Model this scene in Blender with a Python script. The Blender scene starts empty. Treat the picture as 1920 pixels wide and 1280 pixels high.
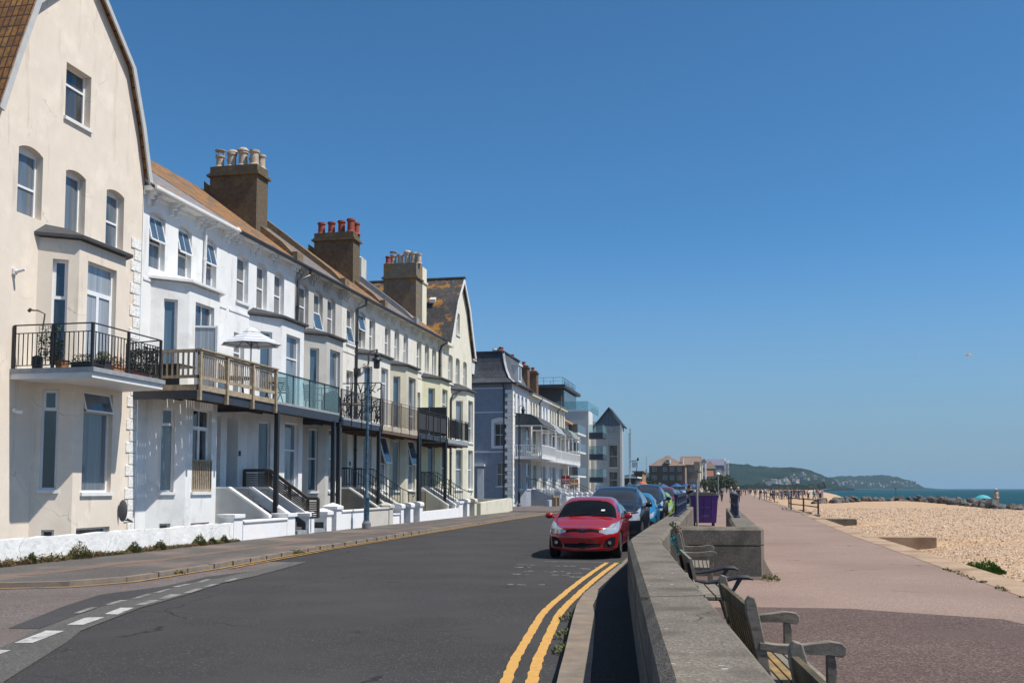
import bpy, bmesh, math, random
from mathutils import Vector, Matrix, noise as mnoise
from mathutils.geometry import tessellate_polygon
random.seed(7)
R_ = math.radians
SC = bpy.context.scene
COL = SC.collection

# ------------------------------------------------------------------ camera
FPX = 1867.0; YAW = R_(12.1); PITCH = R_(4.1); EYE = 1.65
cam_d = bpy.data.cameras.new('camera'); cam = bpy.data.objects.new('camera', cam_d); COL.objects.link(cam)
cam.location = (0, 0, EYE); cam.rotation_euler = (R_(90) + PITCH, 0, YAW)
cam_d.sensor_width = 36; cam_d.lens = 36 * FPX / 1920
PV = 915.5 - FPX * math.tan(PITCH)
cam_d.shift_y = (PV - 640) / 1920
cam_d.clip_start = 0.1; cam_d.clip_end = 30000
SC.camera = cam

# ------------------------------------------------------------------ sky and sun
SUN = Vector((0.64, -0.05, 1.0)).normalized()
EL = math.asin(SUN.z); AZ = math.atan2(SUN.x, SUN.y)
W = bpy.data.worlds.new('World'); SC.world = W; W.use_nodes = True
nt = W.node_tree; nt.nodes.clear()
sky = nt.nodes.new('ShaderNodeTexSky'); sky.sky_type = 'NISHITA'; sky.sun_disc = False
sky.sun_elevation = EL; sky.sun_rotation = AZ; sky.altitude = 0
sky.air_density = 0.7; sky.dust_density = 0.2; sky.ozone_density = 4.0
bg = nt.nodes.new('ShaderNodeBackground'); bg.inputs[1].default_value = 0.11
wo = nt.nodes.new('ShaderNodeOutputWorld')
tint = nt.nodes.new('ShaderNodeMix'); tint.data_type = 'RGBA'; tint.blend_type = 'MULTIPLY'; tint.inputs[0].default_value = 1.0; 
upr = nt.nodes.new('ShaderNodeMapRange'); upr.interpolation_type = 'SMOOTHSTEP'; upr.inputs[1].default_value = 0.46; upr.inputs[2].default_value = 0.75
utint = nt.nodes.new('ShaderNodeMix'); utint.data_type = 'RGBA'; utint.inputs[6].default_value = (0.60, 1.10, 1.27, 1); utint.inputs[7].default_value = (1.85, 1.40, 1.05, 1)
nt.links.new(upr.outputs[0], utint.inputs[0]); nt.links.new(utint.outputs[2], tint.inputs[7])
nt.links.new(sky.outputs[0], tint.inputs[6])
stc = nt.nodes.new('ShaderNodeTexCoord'); ssep = nt.nodes.new('ShaderNodeSeparateXYZ'); nt.links.new(stc.outputs['Generated'], ssep.inputs[0])
smr = nt.nodes.new('ShaderNodeMapRange'); smr.interpolation_type = 'SMOOTHSTEP'; smr.inputs[1].default_value = -0.03; smr.inputs[2].default_value = 0.26; smr.inputs[3].default_value = 1.0; smr.inputs[4].default_value = 0.0
nt.links.new(ssep.outputs[2], smr.inputs[0]); nt.links.new(ssep.outputs[2], upr.inputs[0])
hz = nt.nodes.new('ShaderNodeMix'); hz.data_type = 'RGBA'; hz.inputs[7].default_value = (2.35, 3.3, 4.15, 1); nt.links.new(smr.outputs[0], hz.inputs[0]); nt.links.new(tint.outputs[2], hz.inputs[6])
nt.links.new(hz.outputs[2], bg.inputs[0]); nt.links.new(bg.outputs[0], wo.inputs[0])
sd = bpy.data.lights.new('sun', 'SUN'); sun = bpy.data.objects.new('sun', sd); COL.objects.link(sun)
sd.energy = 5.0; sd.angle = R_(0.53); sd.color = (1.0, 0.955, 0.88)
sun.rotation_euler = SUN.to_track_quat('Z', 'Y').to_euler(); sun.location = (30, 0, 40)
SC.view_settings.view_transform = 'Standard'; SC.view_settings.look = 'None'
SC.view_settings.exposure = 0.0; SC.view_settings.gamma = 1.0

# ------------------------------------------------------------------ where a point of the street lies
_cr = (math.cos(YAW), math.sin(YAW), 0); _fh = (-math.sin(YAW), math.cos(YAW))
_fw = (_fh[0] * math.cos(PITCH), _fh[1] * math.cos(PITCH), math.sin(PITCH))
_up = (-_fh[0] * math.sin(PITCH), -_fh[1] * math.sin(PITCH), math.cos(PITCH))
def _ray(u, v):
    a = (u - 960) / FPX; b = -(v - PV) / FPX
    return [a * _cr[i] + b * _up[i] + _fw[i] for i in range(3)]
def onX(u, v, x):            # survey: point on the vertical plane X = x -> (y, z)
    d = _ray(u, v); t = x / d[0]; return (t * d[1], EYE + t * d[2])
def onY(u, v, y):
    d = _ray(u, v); t = y / d[1]; return (t * d[0], EYE + t * d[2])
def onZ(u, v, z=0.0):
    d = _ray(u, v); t = (z - EYE) / d[2]; return (t * d[0], t * d[1])
def yu(u, x=-17.0): return onX(u, 700, x)[0]

# ------------------------------------------------------------------ materials
MATS = {}
def mat(name, col, rough=0.7, var=0.12, scale=3.0, bump=0.0, bscale=60.0, metal=0.0, spec=0.5, col2=None, fac2=(0.45, 0.65), s2=1.2, detail=6, dirt=None, coat=0.0, obj=True):
    if name in MATS: return MATS[name]
    m = bpy.data.materials.new(name); m.use_nodes = True; n = m.node_tree; L = n.links
    b = n.nodes['Principled BSDF']
    b.inputs['Roughness'].default_value = rough; b.inputs['Metallic'].default_value = metal
    b.inputs['Specular IOR Level'].default_value = spec
    if coat: b.inputs['Coat Weight'].default_value = coat; b.inputs['Coat Roughness'].default_value = 0.03
    tc = n.nodes.new('ShaderNodeTexCoord')
    src = tc.outputs['Object']
    nz = n.nodes.new('ShaderNodeTexNoise'); nz.inputs['Scale'].default_value = scale; nz.inputs['Detail'].default_value = detail
    L.new(src, nz.inputs['Vector'])
    mr = n.nodes.new('ShaderNodeMapRange'); mr.inputs[1].default_value = 0.25; mr.inputs[2].default_value = 0.75
    mr.inputs[3].default_value = 1 - var; mr.inputs[4].default_value = 1 + var
    L.new(nz.outputs['Fac'], mr.inputs[0])
    last = None
    base = n.nodes.new('ShaderNodeRGB'); base.outputs[0].default_value = (*col, 1); last = base.outputs[0]
    def blend(prev, c2, lo, hi, sc, det=8, ax=None):
        q = n.nodes.new('ShaderNodeTexNoise'); q.inputs['Scale'].default_value = sc; q.inputs['Detail'].default_value = det
        q.inputs['Roughness'].default_value = 0.65
        if ax:
            mp = n.nodes.new('ShaderNodeMapping'); mp.inputs['Scale'].default_value = ax; L.new(src, mp.inputs[0]); L.new(mp.outputs[0], q.inputs['Vector'])
        else: L.new(src, q.inputs['Vector'])
        r = n.nodes.new('ShaderNodeMapRange'); r.inputs[1].default_value = lo; r.inputs[2].default_value = hi; L.new(q.outputs['Fac'], r.inputs[0])
        mx = n.nodes.new('ShaderNodeMix'); mx.data_type = 'RGBA'; L.new(r.outputs[0], mx.inputs[0]); L.new(prev, mx.inputs[6])
        mx.inputs[7].default_value = (*c2, 1); return mx.outputs[2]
    if col2: last = blend(last, col2, fac2[0], fac2[1], s2)
    if dirt: last = blend(last, dirt[0], dirt[1], dirt[2], dirt[3], 8, dirt[4] if len(dirt) > 4 else None)
    vm = n.nodes.new('ShaderNodeVectorMath'); vm.operation = 'SCALE'; L.new(last, vm.inputs[0]); L.new(mr.outputs[0], vm.inputs['Scale'])
    L.new(vm.outputs[0], b.inputs['Base Color'])
    if bump:
        nb = n.nodes.new('ShaderNodeTexNoise'); nb.inputs['Scale'].default_value = bscale; nb.inputs['Detail'].default_value = 3
        L.new(src, nb.inputs['Vector'])
        bp = n.nodes.new('ShaderNodeBump'); bp.inputs['Strength'].default_value = bump; bp.inputs['Distance'].default_value = 0.02
        L.new(nb.outputs['Fac'], bp.inputs['Height']); L.new(bp.outputs[0], b.inputs['Normal'])
    MATS[name] = m; return m

def add_cracks(m, scale, width, col, amt=1.0, thr=(.45, .6)):
    """a sparse web of hairline cracks laid into the surface colour"""
    n = m.node_tree; L = n.links; b = n.nodes['Principled BSDF']; lk = b.inputs['Base Color'].links[0]; src = lk.from_socket
    tc = n.nodes.new('ShaderNodeTexCoord'); nz = n.nodes.new('ShaderNodeTexNoise'); nz.inputs['Scale'].default_value = 2.5; nz.inputs['Detail'].default_value = 4; L.new(tc.outputs['Object'], nz.inputs['Vector'])
    ad = n.nodes.new('ShaderNodeVectorMath'); ad.operation = 'MULTIPLY_ADD'; L.new(nz.outputs['Color'], ad.inputs[0]); ad.inputs[1].default_value = (.45, .45, .45); L.new(tc.outputs['Object'], ad.inputs[2])
    v = n.nodes.new('ShaderNodeTexVoronoi'); v.feature = 'DISTANCE_TO_EDGE'; v.inputs['Scale'].default_value = scale; L.new(ad.outputs[0], v.inputs['Vector'])
    r = n.nodes.new('ShaderNodeMapRange'); r.inputs[1].default_value = width * .4; r.inputs[2].default_value = width; r.inputs[3].default_value = amt; r.inputs[4].default_value = 0.0; L.new(v.outputs['Distance'], r.inputs[0])
    q = n.nodes.new('ShaderNodeTexNoise'); q.inputs['Scale'].default_value = .9; L.new(tc.outputs['Object'], q.inputs['Vector']); r2 = n.nodes.new('ShaderNodeMapRange'); r2.inputs[1].default_value = thr[0]; r2.inputs[2].default_value = thr[1]; L.new(q.outputs['Fac'], r2.inputs[0])
    mu = n.nodes.new('ShaderNodeMath'); mu.operation = 'MULTIPLY'; L.new(r.outputs[0], mu.inputs[0]); L.new(r2.outputs[0], mu.inputs[1])
    mx = n.nodes.new('ShaderNodeMix'); mx.data_type = 'RGBA'; L.new(mu.outputs[0], mx.inputs[0]); L.new(src, mx.inputs[6]); mx.inputs[7].default_value = (*col, 1); L.new(mx.outputs[2], b.inputs['Base Color'])

def add_spots(m, scale, rad, col, thr=(.5, .56)):
    """small scattered blotches such as lichen or droppings"""
    n = m.node_tree; L = n.links; b = n.nodes['Principled BSDF']; src = b.inputs['Base Color'].links[0].from_socket
    tc = n.nodes.new('ShaderNodeTexCoord'); v = n.nodes.new('ShaderNodeTexVoronoi'); v.inputs['Scale'].default_value = scale; L.new(tc.outputs['Object'], v.inputs['Vector'])
    r = n.nodes.new('ShaderNodeMapRange'); r.inputs[1].default_value = rad * .7; r.inputs[2].default_value = rad; r.inputs[3].default_value = 1.0; r.inputs[4].default_value = 0.0; L.new(v.outputs['Distance'], r.inputs[0])
    q = n.nodes.new('ShaderNodeTexNoise'); q.inputs['Scale'].default_value = 1.6; L.new(tc.outputs['Object'], q.inputs['Vector']); r2 = n.nodes.new('ShaderNodeMapRange'); r2.inputs[1].default_value = thr[0]; r2.inputs[2].default_value = thr[1]; L.new(q.outputs['Fac'], r2.inputs[0])
    mu = n.nodes.new('ShaderNodeMath'); mu.operation = 'MULTIPLY'; L.new(r.outputs[0], mu.inputs[0]); L.new(r2.outputs[0], mu.inputs[1])
    mx = n.nodes.new('ShaderNodeMix'); mx.data_type = 'RGBA'; L.new(mu.outputs[0], mx.inputs[0]); L.new(src, mx.inputs[6]); mx.inputs[7].default_value = (*col, 1); L.new(mx.outputs[2], b.inputs['Base Color'])

def brick_mat(name, c1, c2, mortar, bw, bh, ms=0.012, axis='YZ', rough=0.8, lich=None, lf=(0.5, 0.6), ls=1.0, offset=0.5, bump=0.4, lift=0.0, rot=None):
    """courses of slates, tiles, bricks or boards"""
    m = bpy.data.materials.new(name); m.use_nodes = True; n = m.node_tree; L = n.links; b = n.nodes['Principled BSDF']
    b.inputs['Roughness'].default_value = rough
    tc = n.nodes.new('ShaderNodeTexCoord'); sp = n.nodes.new('ShaderNodeSeparateXYZ'); L.new(tc.outputs['Object'], sp.inputs[0])
    cb = n.nodes.new('ShaderNodeCombineXYZ')
    ia, ib = {'YZ': (1, 2), 'XZ': (0, 2), 'XY': (0, 1), 'YX': (1, 0)}[axis]
    L.new(sp.outputs[ia], cb.inputs[0]); L.new(sp.outputs[ib], cb.inputs[1])
    bt = n.nodes.new('ShaderNodeTexBrick'); bt.offset = offset
    bt.inputs['Color1'].default_value = (*c1, 1); bt.inputs['Color2'].default_value = (*c2, 1); bt.inputs['Mortar'].default_value = (*mortar, 1)
    bt.inputs['Scale'].default_value = 1; bt.inputs['Brick Width'].default_value = bw; bt.inputs['Row Height'].default_value = bh
    bt.inputs['Mortar Size'].default_value = ms; bt.inputs['Mortar Smooth'].default_value = 0.3
    L.new(cb.outputs[0], bt.inputs['Vector'])
    last = bt.outputs['Color']
    if lich:
        q = n.nodes.new('ShaderNodeTexNoise'); q.inputs['Scale'].default_value = ls; q.inputs['Detail'].default_value = 9; q.inputs['Roughness'].default_value = 0.7
        L.new(tc.outputs['Object'], q.inputs['Vector'])
        r = n.nodes.new('ShaderNodeMapRange'); r.inputs[1].default_value = lf[0]; r.inputs[2].default_value = lf[1]; L.new(q.outputs['Fac'], r.inputs[0])
        mx = n.nodes.new('ShaderNodeMix'); mx.data_type = 'RGBA'; L.new(r.outputs[0], mx.inputs[0]); L.new(last, mx.inputs[6]); mx.inputs[7].default_value = (*lich, 1)
        last = mx.outputs[2]
    q = n.nodes.new('ShaderNodeTexNoise'); q.inputs['Scale'].default_value = 7; q.inputs['Detail'].default_value = 6; L.new(tc.outputs['Object'], q.inputs['Vector'])
    mr = n.nodes.new('ShaderNodeMapRange'); mr.inputs[1].default_value = 0.3; mr.inputs[2].default_value = 0.7; mr.inputs[3].default_value = 0.7; mr.inputs[4].default_value = 1.25
    L.new(q.outputs['Fac'], mr.inputs[0])
    vm = n.nodes.new('ShaderNodeVectorMath'); vm.operation = 'SCALE'; L.new(last, vm.inputs[0]); L.new(mr.outputs[0], vm.inputs['Scale'])
    L.new(vm.outputs[0], b.inputs['Base Color'])
    bp = n.nodes.new('ShaderNodeBump'); bp.inputs['Strength'].default_value = bump; bp.inputs['Distance'].default_value = 0.02; bp.invert = True
    L.new(bt.outputs['Fac'], bp.inputs['Height']); L.new(bp.outputs[0], b.inputs['Normal'])
    MATS[name] = m; return m

def glass_mat(name, dark, light, ratio=0.5, stripes=9.0, rough=0.03, spec=0.9, tint=(1, 1, 1)):
    """a window pane with what hangs behind it: dark room and pale folded curtain; grey-blue colours also imitate reflected sky"""
    m = bpy.data.materials.new(name); m.use_nodes = True; n = m.node_tree; L = n.links; b = n.nodes['Principled BSDF']
    b.inputs['Roughness'].default_value = rough; b.inputs['Specular IOR Level'].default_value = spec; b.inputs['IOR'].default_value = 1.6
    tc = n.nodes.new('ShaderNodeTexCoord'); mp = n.nodes.new('ShaderNodeMapping'); L.new(tc.outputs['Object'], mp.inputs[0])
    oi = n.nodes.new('ShaderNodeObjectInfo'); cb = n.nodes.new('ShaderNodeCombineXYZ')
    ml = n.nodes.new('ShaderNodeMath'); ml.operation = 'MULTIPLY'; ml.inputs[1].default_value = 37.0; L.new(oi.outputs['Random'], ml.inputs[0])
    L.new(ml.outputs[0], cb.inputs[0]); L.new(ml.outputs[0], cb.inputs[1]); L.new(cb.outputs[0], mp.inputs['Location'])
    mp.inputs['Scale'].default_value = (stripes, stripes, 0.25)
    nz = n.nodes.new('ShaderNodeTexNoise'); nz.inputs['Scale'].default_value = 1.0; nz.inputs['Detail'].default_value = 2; L.new(mp.outputs[0], nz.inputs['Vector'])
    mp2 = n.nodes.new('ShaderNodeMapping'); mp2.inputs['Scale'].default_value = (1.3, 1.3, 0.35); L.new(tc.outputs['Object'], mp2.inputs[0]); L.new(cb.outputs[0], mp2.inputs['Location'])
    n2 = n.nodes.new('ShaderNodeTexNoise'); n2.inputs['Scale'].default_value = 1.0; n2.inputs['Detail'].default_value = 1; L.new(mp2.outputs[0], n2.inputs['Vector'])
    r = n.nodes.new('ShaderNodeMapRange'); r.inputs[1].default_value = 0.62 - 0.35 * ratio; r.inputs[2].default_value = 0.66 - 0.3 * ratio; L.new(n2.outputs['Fac'], r.inputs[0])
    r2 = n.nodes.new('ShaderNodeMapRange'); r2.inputs[1].default_value = 0.3; r2.inputs[2].default_value = 0.7; r2.inputs[3].default_value = 0.72; r2.inputs[4].default_value = 1.15; L.new(nz.outputs['Fac'], r2.inputs[0])
    lc = n.nodes.new('ShaderNodeVectorMath'); lc.operation = 'SCALE'; lc.inputs[0].default_value = light; L.new(r2.outputs[0], lc.inputs['Scale'])
    mx = n.nodes.new('ShaderNodeMix'); mx.data_type = 'RGBA'; L.new(r.outputs[0], mx.inputs[0]); mx.inputs[6].default_value = (*dark, 1); L.new(lc.outputs[0], mx.inputs[7])
    L.new(mx.outputs[2], b.inputs['Base Color'])
    MATS[name] = m; return m

# ------------------------------------------------------------------ mesh builder
class MB:
    def __init__(s): s.v = []; s.f = []; s.m = []; s.mi = 0; s.smooth = False; s.mats = []
    def add(s, vs, fs):
        o = len(s.v); s.v += [tuple(p) for p in vs]
        for f in fs: s.f.append([i + o for i in f]); s.m.append(s.mi)
    def box(s, c, d, rot=0.0, tilt=None):
        """centre, full sizes, rotation about z"""
        cx, cy, cz = c; hx, hy, hz = d[0] / 2, d[1] / 2, d[2] / 2; co, si = math.cos(rot), math.sin(rot)
        vs = []
        for z in (-hz, hz):
            for x, y in ((-hx, -hy), (hx, -hy), (hx, hy), (-hx, hy)):
                p = Vector((x, y, z))
                if tilt: p = tilt @ p
                vs.append((cx + p.x * co - p.y * si, cy + p.x * si + p.y * co, cz + p.z))
        s.add(vs, [(3, 2, 1, 0), (4, 5, 6, 7), (0, 1, 5, 4), (1, 2, 6, 5), (2, 3, 7, 6), (3, 0, 4, 7)])
    def b2(s, x0, x1, y0, y1, z0, z1): s.box(((x0 + x1) / 2, (y0 + y1) / 2, (z0 + z1) / 2), (abs(x1 - x0), abs(y1 - y0), abs(z1 - z0)))
    def bar(s, a, b, w, h=None, up=(0, 0, 1)):
        a = Vector(a); b = Vector(b); h = h or w; d = (b - a)
        if d.length < 1e-6: return
        d.normalize(); up = Vector(up)
        if abs(d.dot(up)) > 0.98: up = Vector((1, 0, 0))
        sx = d.cross(up).normalized() * (w / 2); sz = sx.cross(d).normalized() * (h / 2)
        vs = []
        for p in (a, b): vs += [p - sx - sz, p + sx - sz, p + sx + sz, p - sx + sz]
        s.add(vs, [(3, 2, 1, 0), (4, 5, 6, 7), (0, 1, 5, 4), (1, 2, 6, 5), (2, 3, 7, 6), (3, 0, 4, 7)])
    def tube(s, pts, r, n=8, cap=True):
        pts = [Vector(p) for p in pts]; rs = r if isinstance(r, (list, tuple)) else [r] * len(pts)
        o = len(s.v); vs = []; fs = []
        prev = None
        for i, p in enumerate(pts):
            d = (pts[min(i + 1, len(pts) - 1)] - pts[max(i - 1, 0)]).normalized()
            if prev is None:
                a = d.cross(Vector((0, 0, 1)))
                if a.length < 0.05: a = d.cross(Vector((1, 0, 0)))
                a.normalize()
            else:
                a = prev - d * prev.dot(d)
                if a.length < 1e-4: a = d.cross(Vector((1, 0, 0)))
                a.normalize()
            prev = a; b = d.cross(a)
            for k in range(n):
                t = 2 * math.pi * k / n; vs.append(p + (a * math.cos(t) + b * math.sin(t)) * rs[i])
        for i in range(len(pts) - 1):
            for k in range(n): fs.append((i * n + k, i * n + (k + 1) % n, (i + 1) * n + (k + 1) % n, (i + 1) * n + k))
        if cap: fs.append(tuple(range(n))[::-1]); fs.append(tuple((len(pts) - 1) * n + k for k in range(n)))
        s.add(vs, fs)
    def lathe(s, c, prof, n=16, sx=1, sy=1):
        vs = []; fs = []
        for r, z in prof:
            for k in range(n):
                t = 2 * math.pi * k / n; vs.append((c[0] + r * sx * math.cos(t), c[1] + r * sy * math.sin(t), c[2] + z))
        for i in range(len(prof) - 1):
            for k in range(n): fs.append((i * n + k, i * n + (k + 1) % n, (i + 1) * n + (k + 1) % n, (i + 1) * n + k))
        fs.append(tuple(range(n))[::-1]); fs.append(tuple((len(prof) - 1) * n + k for k in range(n)))
        s.add(vs, fs)
    def prism(s, poly, z0, z1):
        n = len(poly); tri = tessellate_polygon([[Vector((p[0], p[1], 0)) for p in poly]])
        vs = [(p[0], p[1], z0) for p in poly] + [(p[0], p[1], z1) for p in poly]
        fs = [tuple(reversed(t)) for t in tri] + [tuple(i + n for i in t) for t in tri]
        fs += [(i, (i + 1) % n, (i + 1) % n + n, i + n) for i in range(n)]
        s.add(vs, fs)
    def extr(s, poly, a, b):
        """polygon of 3-D points swept from offset a to offset b"""
        n = len(poly); P = [Vector(p) for p in poly]; a = Vector(a); b = Vector(b)
        nn = Vector((0, 0, 0))
        for i in range(n): nn += P[i].cross(P[(i + 1) % n])
        ax = max(range(3), key=lambda i: abs(nn[i])); ij = [i for i in range(3) if i != ax]
        tri = tessellate_polygon([[Vector((p[ij[0]], p[ij[1]], 0)) for p in P]])
        vs = [p + a for p in P] + [p + b for p in P]
        s.add(vs, [tuple(t) for t in tri] + [tuple(i + n for i in reversed(t)) for t in tri] + [(i, (i + 1) % n, (i + 1) % n + n, i + n) for i in range(n)])
    def blob(s, c, r, seg=10, rings=6, jit=0.0, sd=0):
        vs = []; fs = []
        for i in range(rings + 1):
            ph = math.pi * i / rings
            for k in range(seg):
                t = 2 * math.pi * k / seg; d = Vector((math.sin(ph) * math.cos(t), math.sin(ph) * math.sin(t), math.cos(ph)))
                q = 1 + jit * mnoise.noise(d * 1.7 + Vector((sd * 3.1, sd * 1.7, sd))) * 2
                vs.append((c[0] + d.x * r[0] * q, c[1] + d.y * r[1] * q, c[2] + d.z * r[2] * q))
        for i in range(rings):
            for k in range(seg): fs.append((i * seg + k, (i + 1) * seg + k, (i + 1) * seg + (k + 1) % seg, i * seg + (k + 1) % seg))
        s.add(vs, fs)
    def quad(s, a, b, c, d): s.add([a, b, c, d], [(0, 1, 2, 3)])

ORG = {}
def _org(p):
    while p is not None:
        if p.name in ORG: return ORG[p.name]
        p = p.parent
    return Vector((0, 0, 0))
def obj(name, mb, mt, parent=None, label=None, smooth=False, bevel=0.0, angle=35, org=None):
    me = bpy.data.meshes.new(name)
    o0 = Vector(org) if org is not None else (_org(parent) if parent else Vector((0, 0, 0)))
    me.from_pydata([(v[0] - o0.x, v[1] - o0.y, v[2] - o0.z) for v in mb.v], [], mb.f)
    ms = mt if isinstance(mt, (list, tuple)) else [mt]
    for m in ms: me.materials.append(m)
    if len(ms) > 1: me.polygons.foreach_set('material_index', mb.m)
    bm = bmesh.new(); bm.from_mesh(me); bmesh.ops.remove_doubles(bm, verts=bm.verts, dist=0.0004); bmesh.ops.recalc_face_normals(bm, faces=bm.faces)
    bmesh.ops.delete(bm, geom=[v for v in bm.verts if not v.link_faces], context='VERTS')
    bm.to_mesh(me); bm.free()
    if smooth:
        me.polygons.foreach_set('use_smooth', [True] * len(me.polygons))
        try: me.set_sharp_from_angle(angle=R_(angle))
        except Exception: pass
    me.update()
    o = bpy.data.objects.new(name, me); COL.objects.link(o)
    if parent: o.parent = parent
    elif org is not None: o.location = o0; ORG[o.name] = o0
    if label: o['label'] = label
    if bevel:
        md = o.modifiers.new('bevel', 'BEVEL'); md.width = bevel; md.segments = 2; md.limit_method = 'ANGLE'; md.angle_limit = R_(40)
    return o
def thing(name, label, cat, loc=(0, 0, 0), rz=0.0, group=None, world=True):
    """world=True: parts are given in world coordinates; False: in the thing's own"""
    o = bpy.data.objects.new(name, None); COL.objects.link(o); o.empty_display_size = 0.3
    o.location = loc; o.rotation_euler = (0, 0, rz); o['label'] = label; o['category'] = cat
    if group: o['group'] = group
    ORG[o.name] = Vector(loc) if world else Vector((0, 0, 0))
    return o
def tag(o, label, cat, group=None):
    o['label'] = label; o['category'] = cat
    if group: o['group'] = group
    return o
def struct(name, mb, m, smooth=False):
    o = obj(name, mb, m, smooth=smooth); o['kind'] = 'structure'; return o
def copy_thing(root, loc=None, rz=None, label=None, group=None, scale=None):
    def rec(o, par):
        c = o.copy(); COL.objects.link(c)
        if par: c.parent = par
        for ch in list(o.children): rec(ch, c)
        return c
    r = rec(root, None)
    if loc is not None: r.location = loc
    if rz is not None: r.rotation_euler[2] = rz
    if scale is not None: r.scale = (scale,) * 3 if not isinstance(scale, tuple) else scale
    if label: r['label'] = label
    if group: r['group'] = group
    return r

# ------------------------------------------------------------------ panels with openings
class Frame:
    """vertical plane: origin o (x,y), direction e, outward normal n"""
    def __init__(s, o, e, n):
        s.o = Vector((o[0], o[1])); s.e = Vector(e).normalized(); s.n = Vector(n).normalized()
    def p(s, a, z, d=0.0):
        q = s.o + s.e * a + s.n * d; return (q.x, q.y, z)
def fac(x): return Frame((x, 0), (0, 1), (1, 0))           # street front: s = y
def side(y): return Frame((0, y), (1, 0), (0, -1))         # wall facing back down the street: s = x
def between(p, q):
    e = Vector((q[0] - p[0], q[1] - p[1])); n = Vector((e.y, -e.x)); return Frame(p, e, n), e.length
def rect(a, b, z0, z1, arch=0.0, n=7):
    if not arch: return [(a, z0), (b, z0), (b, z1), (a, z1)]
    pts = [(a, z0), (b, z0)]
    for i in range(n + 1):
        t = i / n; pts.append((b + (a - b) * t, z1 - arch + arch * math.sin(math.pi * t) ** 0.8 if 0 < i < n else z1 - arch))
    return pts
def panel(mb, fr, outline, holes=(), reveal=0.0, d=0.0, back=None):
    loops = [outline] + list(holes); flat = [p for l in loops for p in l]
    tri = tessellate_polygon([[Vector((p[0], p[1], 0)) for p in l] for l in loops])
    mb.add([fr.p(p[0], p[1], d) for p in flat], tri)
    if back is not None: mb.add([fr.p(p[0], p[1], d - back) for p in flat], tri)
    for l in (holes if reveal else ()):
        for i in range(len(l)):
            a, b = l[i], l[(i + 1) % len(l)]
            mb.add([fr.p(*a, d), fr.p(*b, d), fr.p(*b, d - reveal), fr.p(*a, d - reveal)], [(0, 1, 2, 3)])
    if back is not None:
        l = outline
        for i in range(len(l)):
            a, b = l[i], l[(i + 1) % len(l)]
            mb.add([fr.p(*a, d), fr.p(*b, d), fr.p(*b, d - back), fr.p(*a, d - back)], [(0, 1, 2, 3)])
def fbox(mb, fr, a, b, z0, z1, d0, d1):
    mb.add([fr.p(a, z0, d0), fr.p(b, z0, d0), fr.p(b, z1, d0), fr.p(a, z1, d0), fr.p(a, z0, d1), fr.p(b, z0, d1), fr.p(b, z1, d1), fr.p(a, z1, d1)],
           [(0, 1, 2, 3), (7, 6, 5, 4), (0, 4, 5, 1), (1, 5, 6, 2), (2, 6, 7, 3), (3, 7, 4, 0)])
# ------------------------------------------------------------------ ground, road, promenade, beach, sea, hills
def speck_mat(name, c, c2, s=220.0, big=0.8, rough=0.92, bump=0.35, patch=None, pf=(0.5, 0.62), ps=0.35, spec=0.3, amt=0.5, bigamp=.16):
    """tarmac or shingle: fine grain of two stones plus broad worn patches"""
    m = bpy.data.materials.new(name); m.use_nodes = True; n = m.node_tree; L = n.links; b = n.nodes['Principled BSDF']
    b.inputs['Roughness'].default_value = rough; b.inputs['Specular IOR Level'].default_value = spec
    tc = n.nodes.new('ShaderNodeTexCoord')
    v = n.nodes.new('ShaderNodeTexVoronoi'); v.inputs['Scale'].default_value = s; L.new(tc.outputs['Object'], v.inputs['Vector'])
    sx = n.nodes.new('ShaderNodeSeparateColor'); L.new(v.outputs['Color'], sx.inputs[0])
    r = n.nodes.new('ShaderNodeMapRange'); r.inputs[1].default_value = 1 - amt; r.inputs[2].default_value = 1.0; L.new(sx.outputs[0], r.inputs[0])
    mx = n.nodes.new('ShaderNodeMix'); mx.data_type = 'RGBA'; L.new(r.outputs[0], mx.inputs[0]); mx.inputs[6].default_value = (*c, 1); mx.inputs[7].default_value = (*c2, 1)
    last = mx.outputs[2]
    if patch:
        q = n.nodes.new('ShaderNodeTexNoise'); q.inputs['Scale'].default_value = ps; q.inputs['Detail'].default_value = 8; L.new(tc.outputs['Object'], q.inputs['Vector'])
        r2 = n.nodes.new('ShaderNodeMapRange'); r2.inputs[1].default_value = pf[0]; r2.inputs[2].default_value = pf[1]; L.new(q.outputs['Fac'], r2.inputs[0])
        m2 = n.nodes.new('ShaderNodeMix'); m2.data_type = 'RGBA'; L.new(r2.outputs[0], m2.inputs[0]); L.new(last, m2.inputs[6]); m2.inputs[7].default_value = (*patch, 1); last = m2.outputs[2]
    q = n.nodes.new('ShaderNodeTexNoise'); q.inputs['Scale'].default_value = big; q.inputs['Detail'].default_value = 9; q.inputs['Roughness'].default_value = .6; L.new(tc.outputs['Object'], q.inputs['Vector'])
    mr = n.nodes.new('ShaderNodeMapRange'); mr.inputs[1].default_value = .3; mr.inputs[2].default_value = .7; mr.inputs[3].default_value = 1 - bigamp; mr.inputs[4].default_value = 1 + bigamp; L.new(q.outputs['Fac'], mr.inputs[0])
    vm = n.nodes.new('ShaderNodeVectorMath'); vm.operation = 'SCALE'; L.new(last, vm.inputs[0]); L.new(mr.outputs[0], vm.inputs['Scale']); L.new(vm.outputs[0], b.inputs['Base Color'])
    bp = n.nodes.new('ShaderNodeBump'); bp.inputs['Strength'].default_value = bump; bp.inputs['Distance'].default_value = 0.01; L.new(v.outputs['Distance'], bp.inputs['Height']); L.new(bp.outputs[0], b.inputs['Normal'])
    MATS[name] = m; return m
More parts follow.
